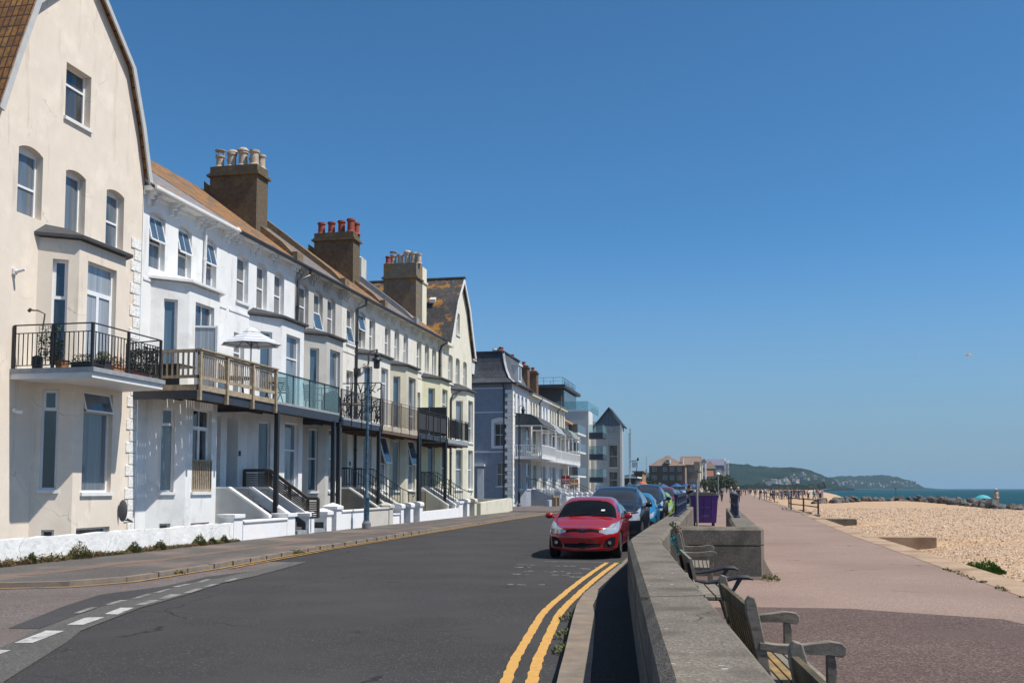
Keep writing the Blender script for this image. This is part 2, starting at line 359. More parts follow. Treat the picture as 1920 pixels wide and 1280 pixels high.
def strip(mb, L, Rr, z):
    o = len(mb.v); n = len(L)
    mb.add([(p[0], p[1], z if not callable(z) else z(p)) for p in L] + [(p[0], p[1], z if not callable(z) else z(p)) for p in Rr], [(i, i + 1, n + i + 1, n + i) for i in range(n - 1)])
def flat(mb, poly, z):
    tri = tessellate_polygon([[Vector((p[0], p[1], 0)) for p in poly]]); mb.add([(p[0], p[1], z) for p in poly], tri)
M_ASPH = speck_mat('asphalt', (0.046, 0.044, 0.0445), (0.12, 0.118, 0.118), 70, 0.45, amt=.13, patch=(0.056, 0.053, 0.053), pf=(.46,.58), ps=.5)
M_ASPH2 = speck_mat('old_asphalt', (0.115, 0.094, 0.088), (0.26, 0.22, 0.205), 70, .7, amt=.5, patch=(0.15, 0.12, 0.112), ps=1.2)
M_ASPH3 = speck_mat('grey_asphalt', (0.086, 0.083, 0.077), (0.17, 0.165, 0.155), 70, .6, amt=.5)
M_ASPH4 = speck_mat('dark_trench_asphalt', (0.056, 0.052, 0.054), (0.10, 0.10, 0.10), 120, .6, amt=.4)
M_PAVE = speck_mat('pavement_asphalt', (0.095, 0.087, 0.080), (0.19, 0.175, 0.16), 70, .5, amt=.5, patch=(0.19, 0.14, 0.115), pf=(.52, .62), ps=.5)
M_KERB = mat('kerb_stone', (0.24, 0.19, 0.145), .9, .22, 5, .4, 60, col2=(.19, .165, .14), s2=2)
M_PROM = speck_mat('pink_tarmac', (0.265, 0.186, 0.150), (0.40, 0.30, 0.255), 60, .35, amt=.5, bigamp=.05, patch=(0.250, 0.174, 0.143), pf=(.40, .70), ps=.25)
M_PROM2 = speck_mat('dusky_pink_tarmac', (0.092, 0.060, 0.051), (0.21, 0.155, 0.135), 60, .5, amt=.5, patch=(0.125, 0.088, 0.076))
M_EDGE = speck_mat('sandy_concrete', (0.40, 0.275, 0.18), (0.48, 0.37, 0.27), 90, 1.2, amt=.5, patch=(0.30, 0.2, 0.13), ps=.8)
M_BEACH = speck_mat('shingle', (0.32, 0.205, 0.118), (0.64, 0.455, 0.295), 22, 2.2, amt=1.0, bump=1.0, patch=None)
M_CONC = speck_mat('old_concrete', (0.155, 0.134, 0.108), (0.235, 0.21, 0.175), 70, 1.5, amt=.6, patch=(0.11, 0.096, 0.078), pf=(.48, .66), ps=2.2)
M_CONCD = speck_mat('dark_concrete', (0.09, 0.075, 0.06), (0.17, 0.15, 0.125), 60, 1.5, amt=.5, patch=(0.10, 0.085, 0.07), pf=(.45, .62), ps=2.0)
add_cracks(M_ASPH, .22, .006, (.02, .02, .02), .9, (.5, .56)); add_cracks(M_PROM, .16, .006, (.12, .08, .065), .8, (.5, .56)); add_cracks(M_CONC, .5, .006, (.06, .05, .04), .8, (.52, .6)); add_spots(M_CONC, 9, .16, (.42, .41, .39), (.54, .60))
M_EARTH = mat('inland_ground', (0.075, 0.085, 0.05), .95, .3, .02)
def wear_mat(name, c, under, lo, hi, s=2.5):
    return mat(name, c, .8, .1, 10, .2, 100, col2=under, fac2=(lo, hi), s2=s, detail=8)
M_YEL = wear_mat('yellow_line_paint', (0.60, 0.335, 0.085), (0.30, 0.19, 0.08), .57, .75, 9)
M_YELF = wear_mat('faded_yellow_paint', (0.42, 0.245, 0.075), (0.15, 0.105, 0.06), .50, .68, 4)
M_WHT = wear_mat('white_line_paint', (0.50, 0.49, 0.47), (0.2, 0.195, 0.19), .5, .68, 6)
M_WHTF = wear_mat('worn_white_paint', (0.30, 0.295, 0.28), (0.13, 0.128, 0.125), .42, .62, 5)

mb = MB(); flat(mb, [(-9000, -400), (5.0, -400), (5.0, 600), (60, 750), (170, 2000), (300, 2700), (900, 4300), (900, 9000), (-9000, 9000)], -0.06); struct('ground', mb, M_EARTH)
# road
mb = MB(); flat(mb, [(-40, -6), (-0.9, -6), (-1.0, 6), (-1.3, 9), (-1.9, 13.5), (-2.05, 18), (-2.2, 24), (-2.15, 60), (-2.2, 160), (-2.0, 420), (-9.5, 420), (-11.0, 160), (-11.3, 54), (-10.7, 25), (-10.3, 18), (-10.25, 16), (-10.7, 15), (-11.7, 14.45), (-14, 14.2), (-40, 14.2)], 0.0); struct('road', mb, M_ASPH)
# older surfaces and patches at the junction
mb = MB(); flat(mb, [(-30, 13.9), (-30, 6), (-5.2, 6), (-6.05, 7.54), (-6.93, 9.57), (-7.33, 10.36), (-7.94, 12.52), (-8.22, 14.23), (-8.61, 16.04), (-8.69, 17.51), (-9.2, 21), (-10.45, 21), (-10.25, 18.5), (-10.15, 16.2), (-10.6, 15.1), (-11.7, 14.6), (-14, 14.35)], 0.004); struct('road_patch', mb, M_ASPH2)
mb = MB(); flat(mb, [(-8.31, 10.39), (-9.09, 12.44), (-9.23, 12.9), (-9.54, 13.95), (-9.3, 15.4), (-9.53, 17.18), (-9.3, 18.6), (-9.1, 18.4), (-9.23, 16.39), (-8.94, 14.28), (-8.54, 12.4), (-7.92, 10.42)], 0.008); struct('road_patch', mb, M_ASPH4)
mb = MB(); flat(mb, [(-5.2, 6), (-6.05, 7.54), (-6.93, 9.57), (-7.33, 10.36), (-7.94, 12.52), (-8.22, 14.23), (-8.61, 16.04), (-8.69, 17.51), (-9.2, 21), (-9.55, 21.0), (-9.24, 18.4), (-9.1, 16.39), (-8.92, 14.28), (-8.5, 12.4), (-7.9, 10.42), (-7.35, 9.08), (-6.6, 6)], 0.012); struct('road_patch', mb, M_ASPH3)
# near-side kerb and pavement
KL = [(-0.85, 0), (-1.1, 6), (-1.41, 8.51), (-1.49, 9.22), (-1.82, 11.96), (-1.97, 13.28), (-2.08, 14.77), (-2.12, 17.5), (-2.16, 20.9), (-2.2, 24.4), (-2.2, 60), (-2.2, 160)]
KR = [(x + (.27 if y < 13 else .22 if y < 15 else .15), y) for x, y in KL]
mb = MB(); strip(mb, KL, KR, .11); strip(mb, [(x - .012, y) for x, y in KL], KL, lambda p: .11 if (p in KL) else 0); 
for i in range(len(KL) - 1): mb.quad((KL[i][0], KL[i][1], 0), (KL[i + 1][0], KL[i + 1][1], 0), (KL[i + 1][0], KL[i + 1][1], .11), (KL[i][0], KL[i][1], .11))
struct('kerb', mb, M_KERB)
mb = MB(); strip(mb, KR, [(.6, 0), (.25, 6), (.0, 8.51), (-.3, 9.22), (-.8, 11.96), (-1.0, 13.28), (-1.2, 14.77), (-1.4, 17.5), (-1.45, 20.9), (-1.5, 24.4), (-1.5, 60), (-1.5, 160)], .108); struct('pavement', mb, speck_mat('shadow_black_tarmac', (.022, .021, .021), (.05, .048, .047), 60, .6, amt=.3))  # tarmac colour darkened to deepen the wall's shadow lying on it
# far-side kerb and pavement
FK = [(-40, 14.25), (-14, 14.25), (-11.77, 14.49), (-10.82, 14.97), (-10.36, 15.9), (-10.34, 18.94), (-10.78, 25.47), (-11.05, 36.14), (-11.45, 53.7), (-11.35, 64.4), (-11.2, 90), (-11.0, 160), (-9.5, 420)]
def off(poly, d):
    out = []
    for i, p in enumerate(poly):
        a = Vector(poly[max(i - 1, 0)]); b = Vector(poly[min(i + 1, len(poly) - 1)]); t = (b - a).normalized(); out.append((p[0] - t.y * d, p[1] + t.x * d))
    return out
FKi = off(FK, .16)
def kerbstones(name, path, w, z0, z1, step=.92):
    """kerb laid as separate-looking stones with thin joints, one ribbon"""
    mb = MB(); pts = [Vector(p) for p in path]; inn = [Vector(p) for p in off(path, w)]; rnd = random.Random(3)
    for i in range(len(pts) - 1):
        L = (pts[i + 1] - pts[i]).length; k = max(1, int(L / step)) if pts[i].y < 80 else 1
        for j in range(k):
            g = (.012 if pts[i].y < 26 else .0) / max(.3, L / k) if k > 1 else 0; t0 = j / k + g / 2; t1 = (j + 1) / k - g / 2; dz = rnd.uniform(-.008, .008)
            a, b, c, d = pts[i].lerp(pts[i + 1], t0), pts[i].lerp(pts[i + 1], t1), inn[i].lerp(inn[i + 1], t1), inn[i].lerp(inn[i + 1], t0)
            vs = [(p.x, p.y, z0) for p in (a, b, c, d)] + [(p.x, p.y, z1 + dz) for p in (a, b, c, d)]
            mb.add(vs, [(4, 5, 6, 7), (0, 1, 5, 4), (1, 2, 6, 5), (2, 3, 7, 6), (3, 0, 4, 7)])
    return struct(name, mb, M_KERB)
kerbstones('kerb', FK, .16, -.02, .092)
mb = MB(); strip(mb, FKi, [(-40, 18.4), (-15.5, 18.2), (-14.8, 18.2), (-14.5, 18.4), (-14.5, 19), (-14.5, 21), (-14.5, 25.5), (-14.5, 36.1), (-14.5, 53.7), (-15.5, 64.4), (-17.6, 90), (-17.6, 160), (-13, 420)], .082); struct('pavement', mb, M_PAVE)
tr_ = [onZ(u, v, .086) for u, v in ((60, 1078), (180, 1064), (321, 1048), (457, 1030), (620, 1010), (760, 992), (900, 973), (980, 961))]; tr_[0] = (tr_[0][0], tr_[0][1])
mb = MB(); strip(mb, tr_, off(tr_, .34), .086); struct('pavement_patch', mb, speck_mat('reddish_trench_patch', (.165, .115, .090), (.25, .19, .16), 70, .8, amt=.5))
mb = MB(); flat(mb, [(-40, 18.3), (-14.5, 18.2), (-14.5, 59), (-15.3, 68), (-19, 84), (-17.6, 92), (-17.6, 200), (-60, 200), (-60, 18)], .05); struct('ground_front_gardens', mb, M_ASPH3)
# side road between the terraces
mb = MB(); flat(mb, [(-60, 72.5), (-11.3, 66), (-11.25, 82), (-18.0, 83.5), (-60, 84)], .118); struct('road_side_street', mb, M_ASPH2)
# road markings
YA = [(-1.80, 7.2), (-1.91, 8.4), (-2.08, 9.65), (-2.21, 10.86), (-2.43, 12.91), (-2.51, 14.19), (-2.58, 16.2), (-2.63, 18.19), (-2.66, 20.17), (-2.67, 22.3)]
def line(name, P, w, z, m, jag=.008, step=.12, parts=None):
    mb = MB(); pts = []; rnd = random.Random(len(P)); P = [Vector(p) for p in P]
    for i in range(len(P) - 1):
        L = (P[i + 1] - P[i]).length; k = max(1, int(L / step)); pts += [P[i].lerp(P[i + 1], j / k) for j in range(k)]
    pts.append(P[-1]); A = []; B = []
    for i, p in enumerate(pts):
        t = (pts[min(i + 1, len(pts) - 1)] - pts[max(i - 1, 0)]).normalized(); nn = Vector((t.y, -t.x))
        a = p + nn * rnd.uniform(-jag, jag); b = p + nn * (w + rnd.uniform(-jag, jag)); A.append((a.x, a.y)); B.append((b.x, b.y))
    strip(mb, A, B, z); o = struct(name, mb, m); return o
line('road_marking_yellow', YA, .10, .006, M_YEL); line('road_marking_yellow', [(x + .22, y) for x, y in YA], .105, .006, M_YEL)
line('road_marking_yellow', off(FK[1:12], -.10), .09, .019, M_YELF); line('road_marking_yellow', off(FK[5:12], -.30), .09, .019, M_YELF)
line('road_marking_white', [(-4.05, 22.5), (-2.3, 22.42)], .07, .006, M_WHTF)
DA = [[(-7.43, 9.39), (-7.24, 9.43), (-7.49, 10.29), (-7.71, 10.27)], [(-7.79, 10.75), (-7.6, 10.79), (-7.77, 11.47), (-8.0, 11.43)], [(-7.98, 11.77), (-7.78, 11.77), (-8.0, 12.47), (-8.18, 12.43)], [(-7.1, 8.0), (-6.9, 8.05), (-7.12, 8.95), (-7.3, 8.95)]]
DB = [[(-8.17, 12.75), (-8.05, 12.82), (-8.17, 13.4), (-8.32, 13.36)], [(-8.29, 13.55), (-8.17, 13.61), (-8.28, 14.22), (-8.47, 14.18)], [(-8.37, 14.36), (-8.27, 14.42), (-8.41, 15.09), (-8.54, 15.07)], [(-8.59, 15.37), (-8.48, 15.44), (-8.55, 15.88), (-8.66, 15.86)], [(-8.71, 16.27), (-8.6, 16.3), (-8.72, 16.93), (-8.84, 16.96)],
      [(-8.43, 11.75), (-8.34, 11.77), (-8.51, 12.4), (-8.61, 12.38)], [(-8.61, 12.7), (-8.53, 12.75), (-8.63, 13.3), (-8.75, 13.27)], [(-8.69, 13.46), (-8.62, 13.52), (-8.75, 14.12), (-8.83, 14.1)], [(-8.82, 14.26), (-8.76, 14.32), (-8.89, 14.88), (-8.97, 14.86)], [(-9.06, 15.16), (-8.95, 15.23), (-9.02, 15.78), (-9.13, 15.76)], [(-9.08, 16.01), (-8.99, 16.08), (-9.11, 16.63), (-9.24, 16.66)]]
mb = MB()
for q in DA: flat(mb, q, .017)
struct('road_marking_dashes', mb, M_WHT)
mb = MB()
for q in DB: flat(mb, q, .017)
struct('road_marking_dashes', mb, M_WHTF)
# worn lettering in front of the parked car: only flakes of it are left
rnd = random.Random(5); mb = MB()
for (x, y, l) in [(-3.55, 21.1, .5), (-4.3, 20.6, .2), (-3.9, 19.7, .7), (-3.5, 19.6, .2), (-4.05, 18.9, .25), (-3.3, 18.9, .25), (-2.95, 20.5, .15), (-3.05, 19.4, .25), (-3.7, 16.9, .55), (-2.85, 18.6, .2), (-2.8, 20.9, .12), (-4.4, 21.3, .3)]:
    for k in range(5):
        a = x + rnd.uniform(-.08, l); b = y + rnd.uniform(-.08, .08); w = rnd.uniform(.04, .16)
        flat(mb, [(a, b), (a + w, b + rnd.uniform(-.02, .02)), (a + w * .8, b + rnd.uniform(.05, .12)), (a + .01, b + rnd.uniform(.04, .1))], .005 + .0002 * k)
struct('road_marking_worn_letters', mb, M_WHTF)
# promenade, its seam and sea edge
ED = [(4.3, -8), (4.35, 10), (4.40, 16.6), (4.38, 25), (4.30, 36), (4.45, 50), (5.0, 72), (5.6, 142), (6.6, 335), (9, 700)]
mb = MB(); flat(mb, [(-1.3, 13.9), (-1.55, 22), (-1.55, 160), (-1.9, 420), (-1.9, 700)] + ED[::-1][:-2] + [(4.35, 13.5), (3.53, 13.4), (3.41, 13.8), (1.62, 14.57), (.18, 14.46)], 0.0); struct('promenade', mb, M_PROM)
mb = MB(); flat(mb, [(.2, -8), (.2, 6), (-.6, 13.0), (-1.3, 13.9), (.18, 14.46), (1.62, 14.57), (3.41, 13.8), (3.53, 13.4), (4.35, 13.5), (4.3, -8)], 0.0); struct('promenade', mb, M_PROM2)
mb = MB(); EO = [(x + (.68 if y < 60 else .35), y) for x, y in ED]; strip(mb, ED, EO, .006)
for i in range(len(EO) - 1): mb.quad((*EO[i], .006), (*EO[i + 1], .006), (*EO[i + 1], -.8), (*EO[i], -.8))
struct('promenade_edge', mb, M_EDGE)
# shingle beach: long sheet with soft ridges that falls to the water
def beach_z(x, y):
    e = 5.2 if y < 60 else 5.4 + (y - 60) * .008
    t = x - e; z = -.17 + .11 * min(1, max(0, t) / 5.0)
    for ysb in (35.8, 56.3):
        dy = ysb - y
        if -.3 < dy < 9: z -= .52 * (1 - max(0, dy) / 9) ** 1.3 * max(0, 1 - max(0, t) / 4.5) * (1 if dy > -.05 else .3)
    z += .10 * mnoise.noise(Vector((x * .13, y * .07, 0))) + .05 * mnoise.noise(Vector((x * .5, y * .35, 4)))
    sh = 27 if y < 147 else (27 - (y - 147) * .55 if y < 169 else .088 * y)
    if x > sh: z -= (x - sh) * .22
    return max(z, -4.5)
ys_extra = [35.3, 35.7, 35.95, 36.35, 36.95, 55.6, 56.1, 56.5, 57.0, 57.5]; mb = MB(); xs = [4.6, 5.0, 5.4, 5.8, 6.3, 7, 7.7, 8.5, 9.5, 10.5, 12, 13.5, 15, 17, 19, 21, 23, 25, 27, 29, 32, 36, 42, 50]; ys = []; y = -10.0
while y < 700: ys.append(y); y += max(.6, (y + 5) * .035)
ys = sorted(ys + ys_extra); o = 0; mb.add([(x + (max(0, yy - 60) * .008 if x < 9 else 0) + (max(0, yy - 260) * .07 if x > 20 else 0), yy, beach_z(x + (max(0, yy - 260) * .07 if x > 20 else 0), yy)) for yy in ys for x in xs],
    [(j * len(xs) + i, j * len(xs) + i + 1, (j + 1) * len(xs) + i + 1, (j + 1) * len(xs) + i) for j in range(len(ys) - 1) for i in range(len(xs) - 1)])
struct('beach', mb, M_BEACH, smooth=True)
rnd = random.Random(17); mb = MB(); mb.mats = 1
for i in range(30000):
    y = 17 + (rnd.random() ** 1.6) * 75; x = 5.2 + rnd.random() ** 1.3 * (6 + y * .22); s = rnd.uniform(.012, .045) * (1 + (y - 17) * .016); z = beach_z(x, y); a = rnd.uniform(0, 3.1); c, d = math.cos(a) * s, math.sin(a) * s; k = rnd.uniform(.6, 1.0); h = s * rnd.uniform(.5, .9); mb.mi = rnd.choice((0, 0, 1, 1, 2, 3))
    mb.add([(x + c, y + d, z), (x - d * k, y + c * k, z), (x - c, y - d, z), (x + d * k, y - c * k, z), (x, y, z + h)], [(0, 1, 4), (1, 2, 4), (2, 3, 4), (3, 0, 4)])
peb = obj('beach_pebbles', mb, [mat('pebble_tan', (.50, .35, .23), .8, .3, 9), mat('pebble_pale', (.66, .53, .42), .8, .2, 9), mat('pebble_brown', (.26, .17, .11), .8, .3, 9), mat('pebble_rust', (.42, .25, .14), .8, .3, 9)]); peb['kind'] = 'stuff'
mb = MB(); flat(mb, [(7, 640), (56, 640), (132, 1500), (270, 2600), (530, 3300), (900, 4300), (860, 4420), (500, 3450), (240, 2800), (60, 2000), (7, 900)], -.05); struct('beach_far', mb, mat('far_sand', (.52, .40, .30), .9, .15, .01))
mb = MB(); flat(mb, [onZ(u, v, .004) for u, v in ((1427.5, 1038), (1440, 1062), (1451, 1080), (1456, 1085), (1420, 1086), (1369, 1087), (1300, 1087), (1290, 1076), (1427.5, 1076))], .004); struct('promenade_patch', mb, M_PROM2)
# sea
sea = mat('sea_water', (0.004, 0.045, 0.052), .45, .25, .012, 0, col2=(0.004, 0.062, 0.064), fac2=(.45, .65), s2=.02, spec=.08)
n = sea.node_tree; b = n.nodes['Principled BSDF']; tc = n.nodes.new('ShaderNodeTexCoord'); mp = n.nodes.new('ShaderNodeMapping'); mp.inputs['Scale'].default_value = (.5, .22, .5); n.links.new(tc.outputs['Object'], mp.inputs[0])
nz = n.nodes.new('ShaderNodeTexNoise'); nz.inputs['Scale'].default_value = 1.0; nz.inputs['Detail'].default_value = 7; n.links.new(mp.outputs[0], nz.inputs['Vector'])
bp = n.nodes.new('ShaderNodeBump'); bp.inputs['Strength'].default_value = .9; bp.inputs['Distance'].default_value = .7; n.links.new(nz.outputs['Fac'], bp.inputs['Height']); n.links.new(bp.outputs[0], b.inputs['Normal'])
mb = MB(); flat(mb, [(4, -400), (15000, -400), (22000, 26000), (-3000, 26000), (4, 9000)], -2.2); struct('sea', mb, sea)
# wooded hills beyond the bay, and the headland behind them
M_HILL = mat('wooded_hillside', (0.012, 0.022, 0.011), 1.0, .5, .02, 0, spec=0.0, col2=(0.026, 0.036, 0.016), fac2=(.45, .6), s2=.012, detail=10)
def hill(name, prof, dist, depth, seed, base=0.0, m=M_HILL, n=150, rough=7.0):
    """terrain whose skyline follows prof = [(bearing px, height px)], at a real distance and size"""
    mb = MB(); U = [p[0] for p in prof]; u0, u1 = U[0], U[-1]; rows = 14
    def hz(u):
        for (a, ha), (b_, hb) in zip(prof[:-1], prof[1:]):
            if a <= u <= b_: t = (u - a) / (b_ - a); t = t * t * (3 - 2 * t) * .5 + t * .5; return ha + (hb - ha) * t
        return 0
    vs = []
    for j in range(rows + 1):
        k = j / rows
        for i in range(n + 1):
            u = u0 + (u1 - u0) * i / n; r = _ray(u, 800); L = math.hypot(r[0], r[1]); dx, dy = r[0] / L, r[1] / L
            D = dist + depth * (k - .35) * .8; H = max(0, hz(u)) / FPX * dist * .98
            sh = math.sin(min(1, k / .62) * math.pi / 2) ** 1.15 if k < .62 else math.cos((k - .62) / .38 * math.pi / 2)
            x, yv = dx * D, dy * D; z = base + H * sh
            z += rough * sh * (mnoise.noise(Vector((x * .012, yv * .012, seed))) + .6 * mnoise.noise(Vector((x * .045, yv * .03, seed))) + .35 * mnoise.noise(Vector((x * .11, yv * .05, seed)))) * min(1, H / 25)
            vs.append((x, yv, z))
    mb.add(vs, [(j * (n + 1) + i, j * (n + 1) + i + 1, (j + 1) * (n + 1) + i + 1, (j + 1) * (n + 1) + i) for j in range(rows) for i in range(n)])
    return struct(name, mb, m)
hill('hills', [(1080, 0), (1150, 22), (1190, 33), (1212, 36), (1235, 30), (1290, 24), (1330, 46), (1368, 54), (1400, 50), (1430, 44), (1460, 42), (1478, 44), (1500, 41), (1518, 37), (1535, 30), (1550, 22), (1575, 8), (1600, 0)], 2700, 1400, 2.0, rough=6)
hill('hills', [(1500, 10), (1548, 21), (1575, 24), (1600, 24), (1640, 25), (1660, 26.5), (1680, 23), (1695, 18), (1705, 15), (1718, 8), (1732, 2), (1760, 0)], 4300, 1500, 5.0, rough=7)
# ------------------------------------------------------------------ shared materials
PAINT = {}
def paint(n, c, dirt=True, bump=0.25):
    PAINT[n] = mat('render_' + n, c, 0.75, 0.05, 2.0, bump, 45, col2=tuple(x * (1.09 if n == 'cream' else 0.88) for x in c), fac2=(0.52, 0.62), s2=0.9,
                   dirt=((c[0] * 0.66, c[1] * 0.61, c[2] * 0.54), 0.57, 0.80, 1.6, (1.9, 1.9, 0.22)) if dirt else None)
    return PAINT[n]
P_TMP = None; P_CREAM = paint('cream', (0.76, 0.665, 0.555)); P_WHITE = paint('white', (0.80, 0.80, 0.785)); P_WHITE2 = paint('bright_white', (0.79, 0.79, 0.785))
P_GREIGE = paint('greige', (0.52, 0.50, 0.46)); P_PALE = paint('pale_cream', (0.74, 0.71, 0.64)); P_BEIGE = paint('beige', (0.62, 0.57, 0.44))
P_YELL = paint('yellow_cream', (0.70, 0.67, 0.46)); P_CREAM7 = paint('far_cream', (0.76, 0.72, 0.59)); P_STONE = paint('grey_cream', (0.6, 0.58, 0.52))
add_cracks(P_CREAM, .45, .004, (.42, .35, .28), .6, (.5, .6)); add_cracks(P_WHITE, .5, .004, (.45, .44, .42), .5, (.5, .6)); add_cracks(P_PALE, .6, .006, (.42, .36, .27), .6, (.5, .6))
M_FRAME = mat('upvc_white', (0.82, 0.83, 0.84), 0.35, 0.03, 5); M_WTRIM = mat('white_trim', (0.75, 0.75, 0.74), 0.6, 0.08, 4, 0.1)
M_QUOIN = mat('quoin_stone', (0.78, 0.77, 0.74), 0.85, 0.25, 14, 0.9, 16)
M_LEAD = mat('lead', (0.055, 0.055, 0.06), 0.75, 0.2, 6); M_LEADL = mat('pale_lead', (0.30, 0.32, 0.34), 0.55, 0.2, 6)
M_BLACK = mat('black_paint', (0.018, 0.019, 0.023), 0.42, 0.2, 8); M_IRON = mat('iron_bars', (0.03, 0.026, 0.025), 0.55, 0.3, 10)
M_RUSTY = mat('rusty_iron', (0.13, 0.085, 0.06), 0.7, 0.3, 12); M_STEEL = mat('steel_beam', (0.035, 0.042, 0.058), 0.5, 0.2, 4)
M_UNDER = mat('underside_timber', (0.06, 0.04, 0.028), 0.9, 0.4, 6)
M_WOOD = mat('balcony_timber', (0.38, 0.30, 0.205), 0.8, 0.25, 9, 0.3, 60, col2=(0.28, 0.23, 0.16), s2=5)
M_DWOOD = mat('brown_rail_timber', (0.085, 0.066, 0.052), 0.7, 0.25, 9)
M_REND = mat('chimney_render', (0.125, 0.095, 0.062), 0.95, 0.3, 7, 0.6, 30, col2=(0.20, 0.145, 0.07), fac2=(0.52, 0.7), s2=1.7)
M_COPE = mat('coping_stone', (0.20, 0.155, 0.10), 0.95, 0.3, 6, 0.5, 20, col2=(0.33, 0.17, 0.05), fac2=(0.52, 0.66), s2=3)
M_POTC = mat('buff_pot', (0.50, 0.42, 0.33), 0.85, 0.25, 6, col2=(0.3, 0.2, 0.12), fac2=(0.5, 0.7), s2=5); M_POTR = mat('red_pot', (0.30, 0.065, 0.04), 0.8, 0.25, 6)
M_SLATEL = brick_mat('weathered_slate', (0.25, 0.25, 0.26), (0.20, 0.20, 0.215), (0.11, 0.11, 0.12), 0.28, 0.17, 0.012, 'YX', lich=(0.36, 0.15, 0.035), lf=(0.56, 0.66), ls=1.4)
M_LICHEN = brick_mat('lichened_slate', (0.42, 0.175, 0.035), (0.30, 0.15, 0.05), (0.10, 0.06, 0.03), 0.28, 0.17, 0.016, 'YX', lich=(0.12, 0.098, 0.08), lf=(0.47, 0.56), ls=1.9)
M_PINK = brick_mat('pinkish_slate', (0.21, 0.175, 0.16), (0.17, 0.145, 0.135), (0.10, 0.08, 0.075), 0.28, 0.17, 0.012, 'YX', lich=(0.30, 0.14, 0.045), lf=(0.55, 0.68), ls=1.5)
M_TILE0 = brick_mat('mossy_roof_tile', (0.24, 0.095, 0.032), (0.36, 0.17, 0.04), (0.075, 0.036, 0.02), 0.17, 0.32, 0.022, 'XZ', offset=0.0, lich=(0.10, 0.065, 0.04), lf=(0.48, 0.7), ls=5, bump=1.0)
M_TILE7 = brick_mat('dark_slate_tile', (0.075, 0.07, 0.072), (0.055, 0.052, 0.055), (0.03, 0.03, 0.03), 0.42, 0.32, 0.016, 'XZ', lich=(0.36, 0.17, 0.03), lf=(0.54, 0.60), ls=1.0)
G_SKY = glass_mat('pane_sky', (0.06, 0.075, 0.095), (0.20, 0.235, 0.27), 0.6)  # grey-blue base colour paints in the sky reflected by the panes
G_CURT = glass_mat('pane_curtain', (0.055, 0.068, 0.08), (0.15, 0.18, 0.21), .9, 7)
G_DARK = glass_mat('pane_dark', (0.022, 0.025, 0.03), (0.075, 0.082, 0.09), 0.4)
G_BLUE = glass_mat('pane_blue', (0.055, 0.095, 0.14), (0.085, 0.13, 0.18), 0.6, 3)  # bluer pane, reflected sky put into its colour
G_LACE = glass_mat('pane_lace', (0.20, 0.22, 0.25), (0.34, 0.37, 0.40), 1.0, 20)
G_GREY = glass_mat('pane_grey', (0.10, 0.10, 0.10), (0.19, 0.19, 0.185), 0.8, 10)

# ------------------------------------------------------------------ windows
def sash(parent, fr, a, b, z0, z1, d, tilt, top=True, gl=None, bar=0.05, vbar=False):
    mb = MB(); h = z1 - z0; t = R_(tilt)
    def q(s, k):                         # k: 0 bottom .. 1 top of the sash, leaning out of the wall
        if top: dz = (1 - k) * h; return fr.p(s, z1 - dz * math.cos(t), d + dz * math.sin(t))
        dz = k * h; return fr.p(s, z0 + dz * math.cos(t), d + dz * math.sin(t))
    kb = bar / h
    for p0, p1 in (((a, kb / 2), (b, kb / 2)), ((a, 1 - kb / 2), (b, 1 - kb / 2)), ((a + bar / 2, 0), (a + bar / 2, 1)), ((b - bar / 2, 0), (b - bar / 2, 1))):
        mb.bar(q(*p0), q(*p1), bar)
    if vbar: mb.bar(q((a + b) / 2, 0), q((a + b) / 2, 1), 0.02)
    mb.mi = 1; mb.quad(q(a + bar, kb), q(b - bar, kb), q(b - bar, 1 - kb), q(a + bar, 1 - kb))
    return obj('sash', mb, [M_FRAME, gl or G_BLUE], parent)

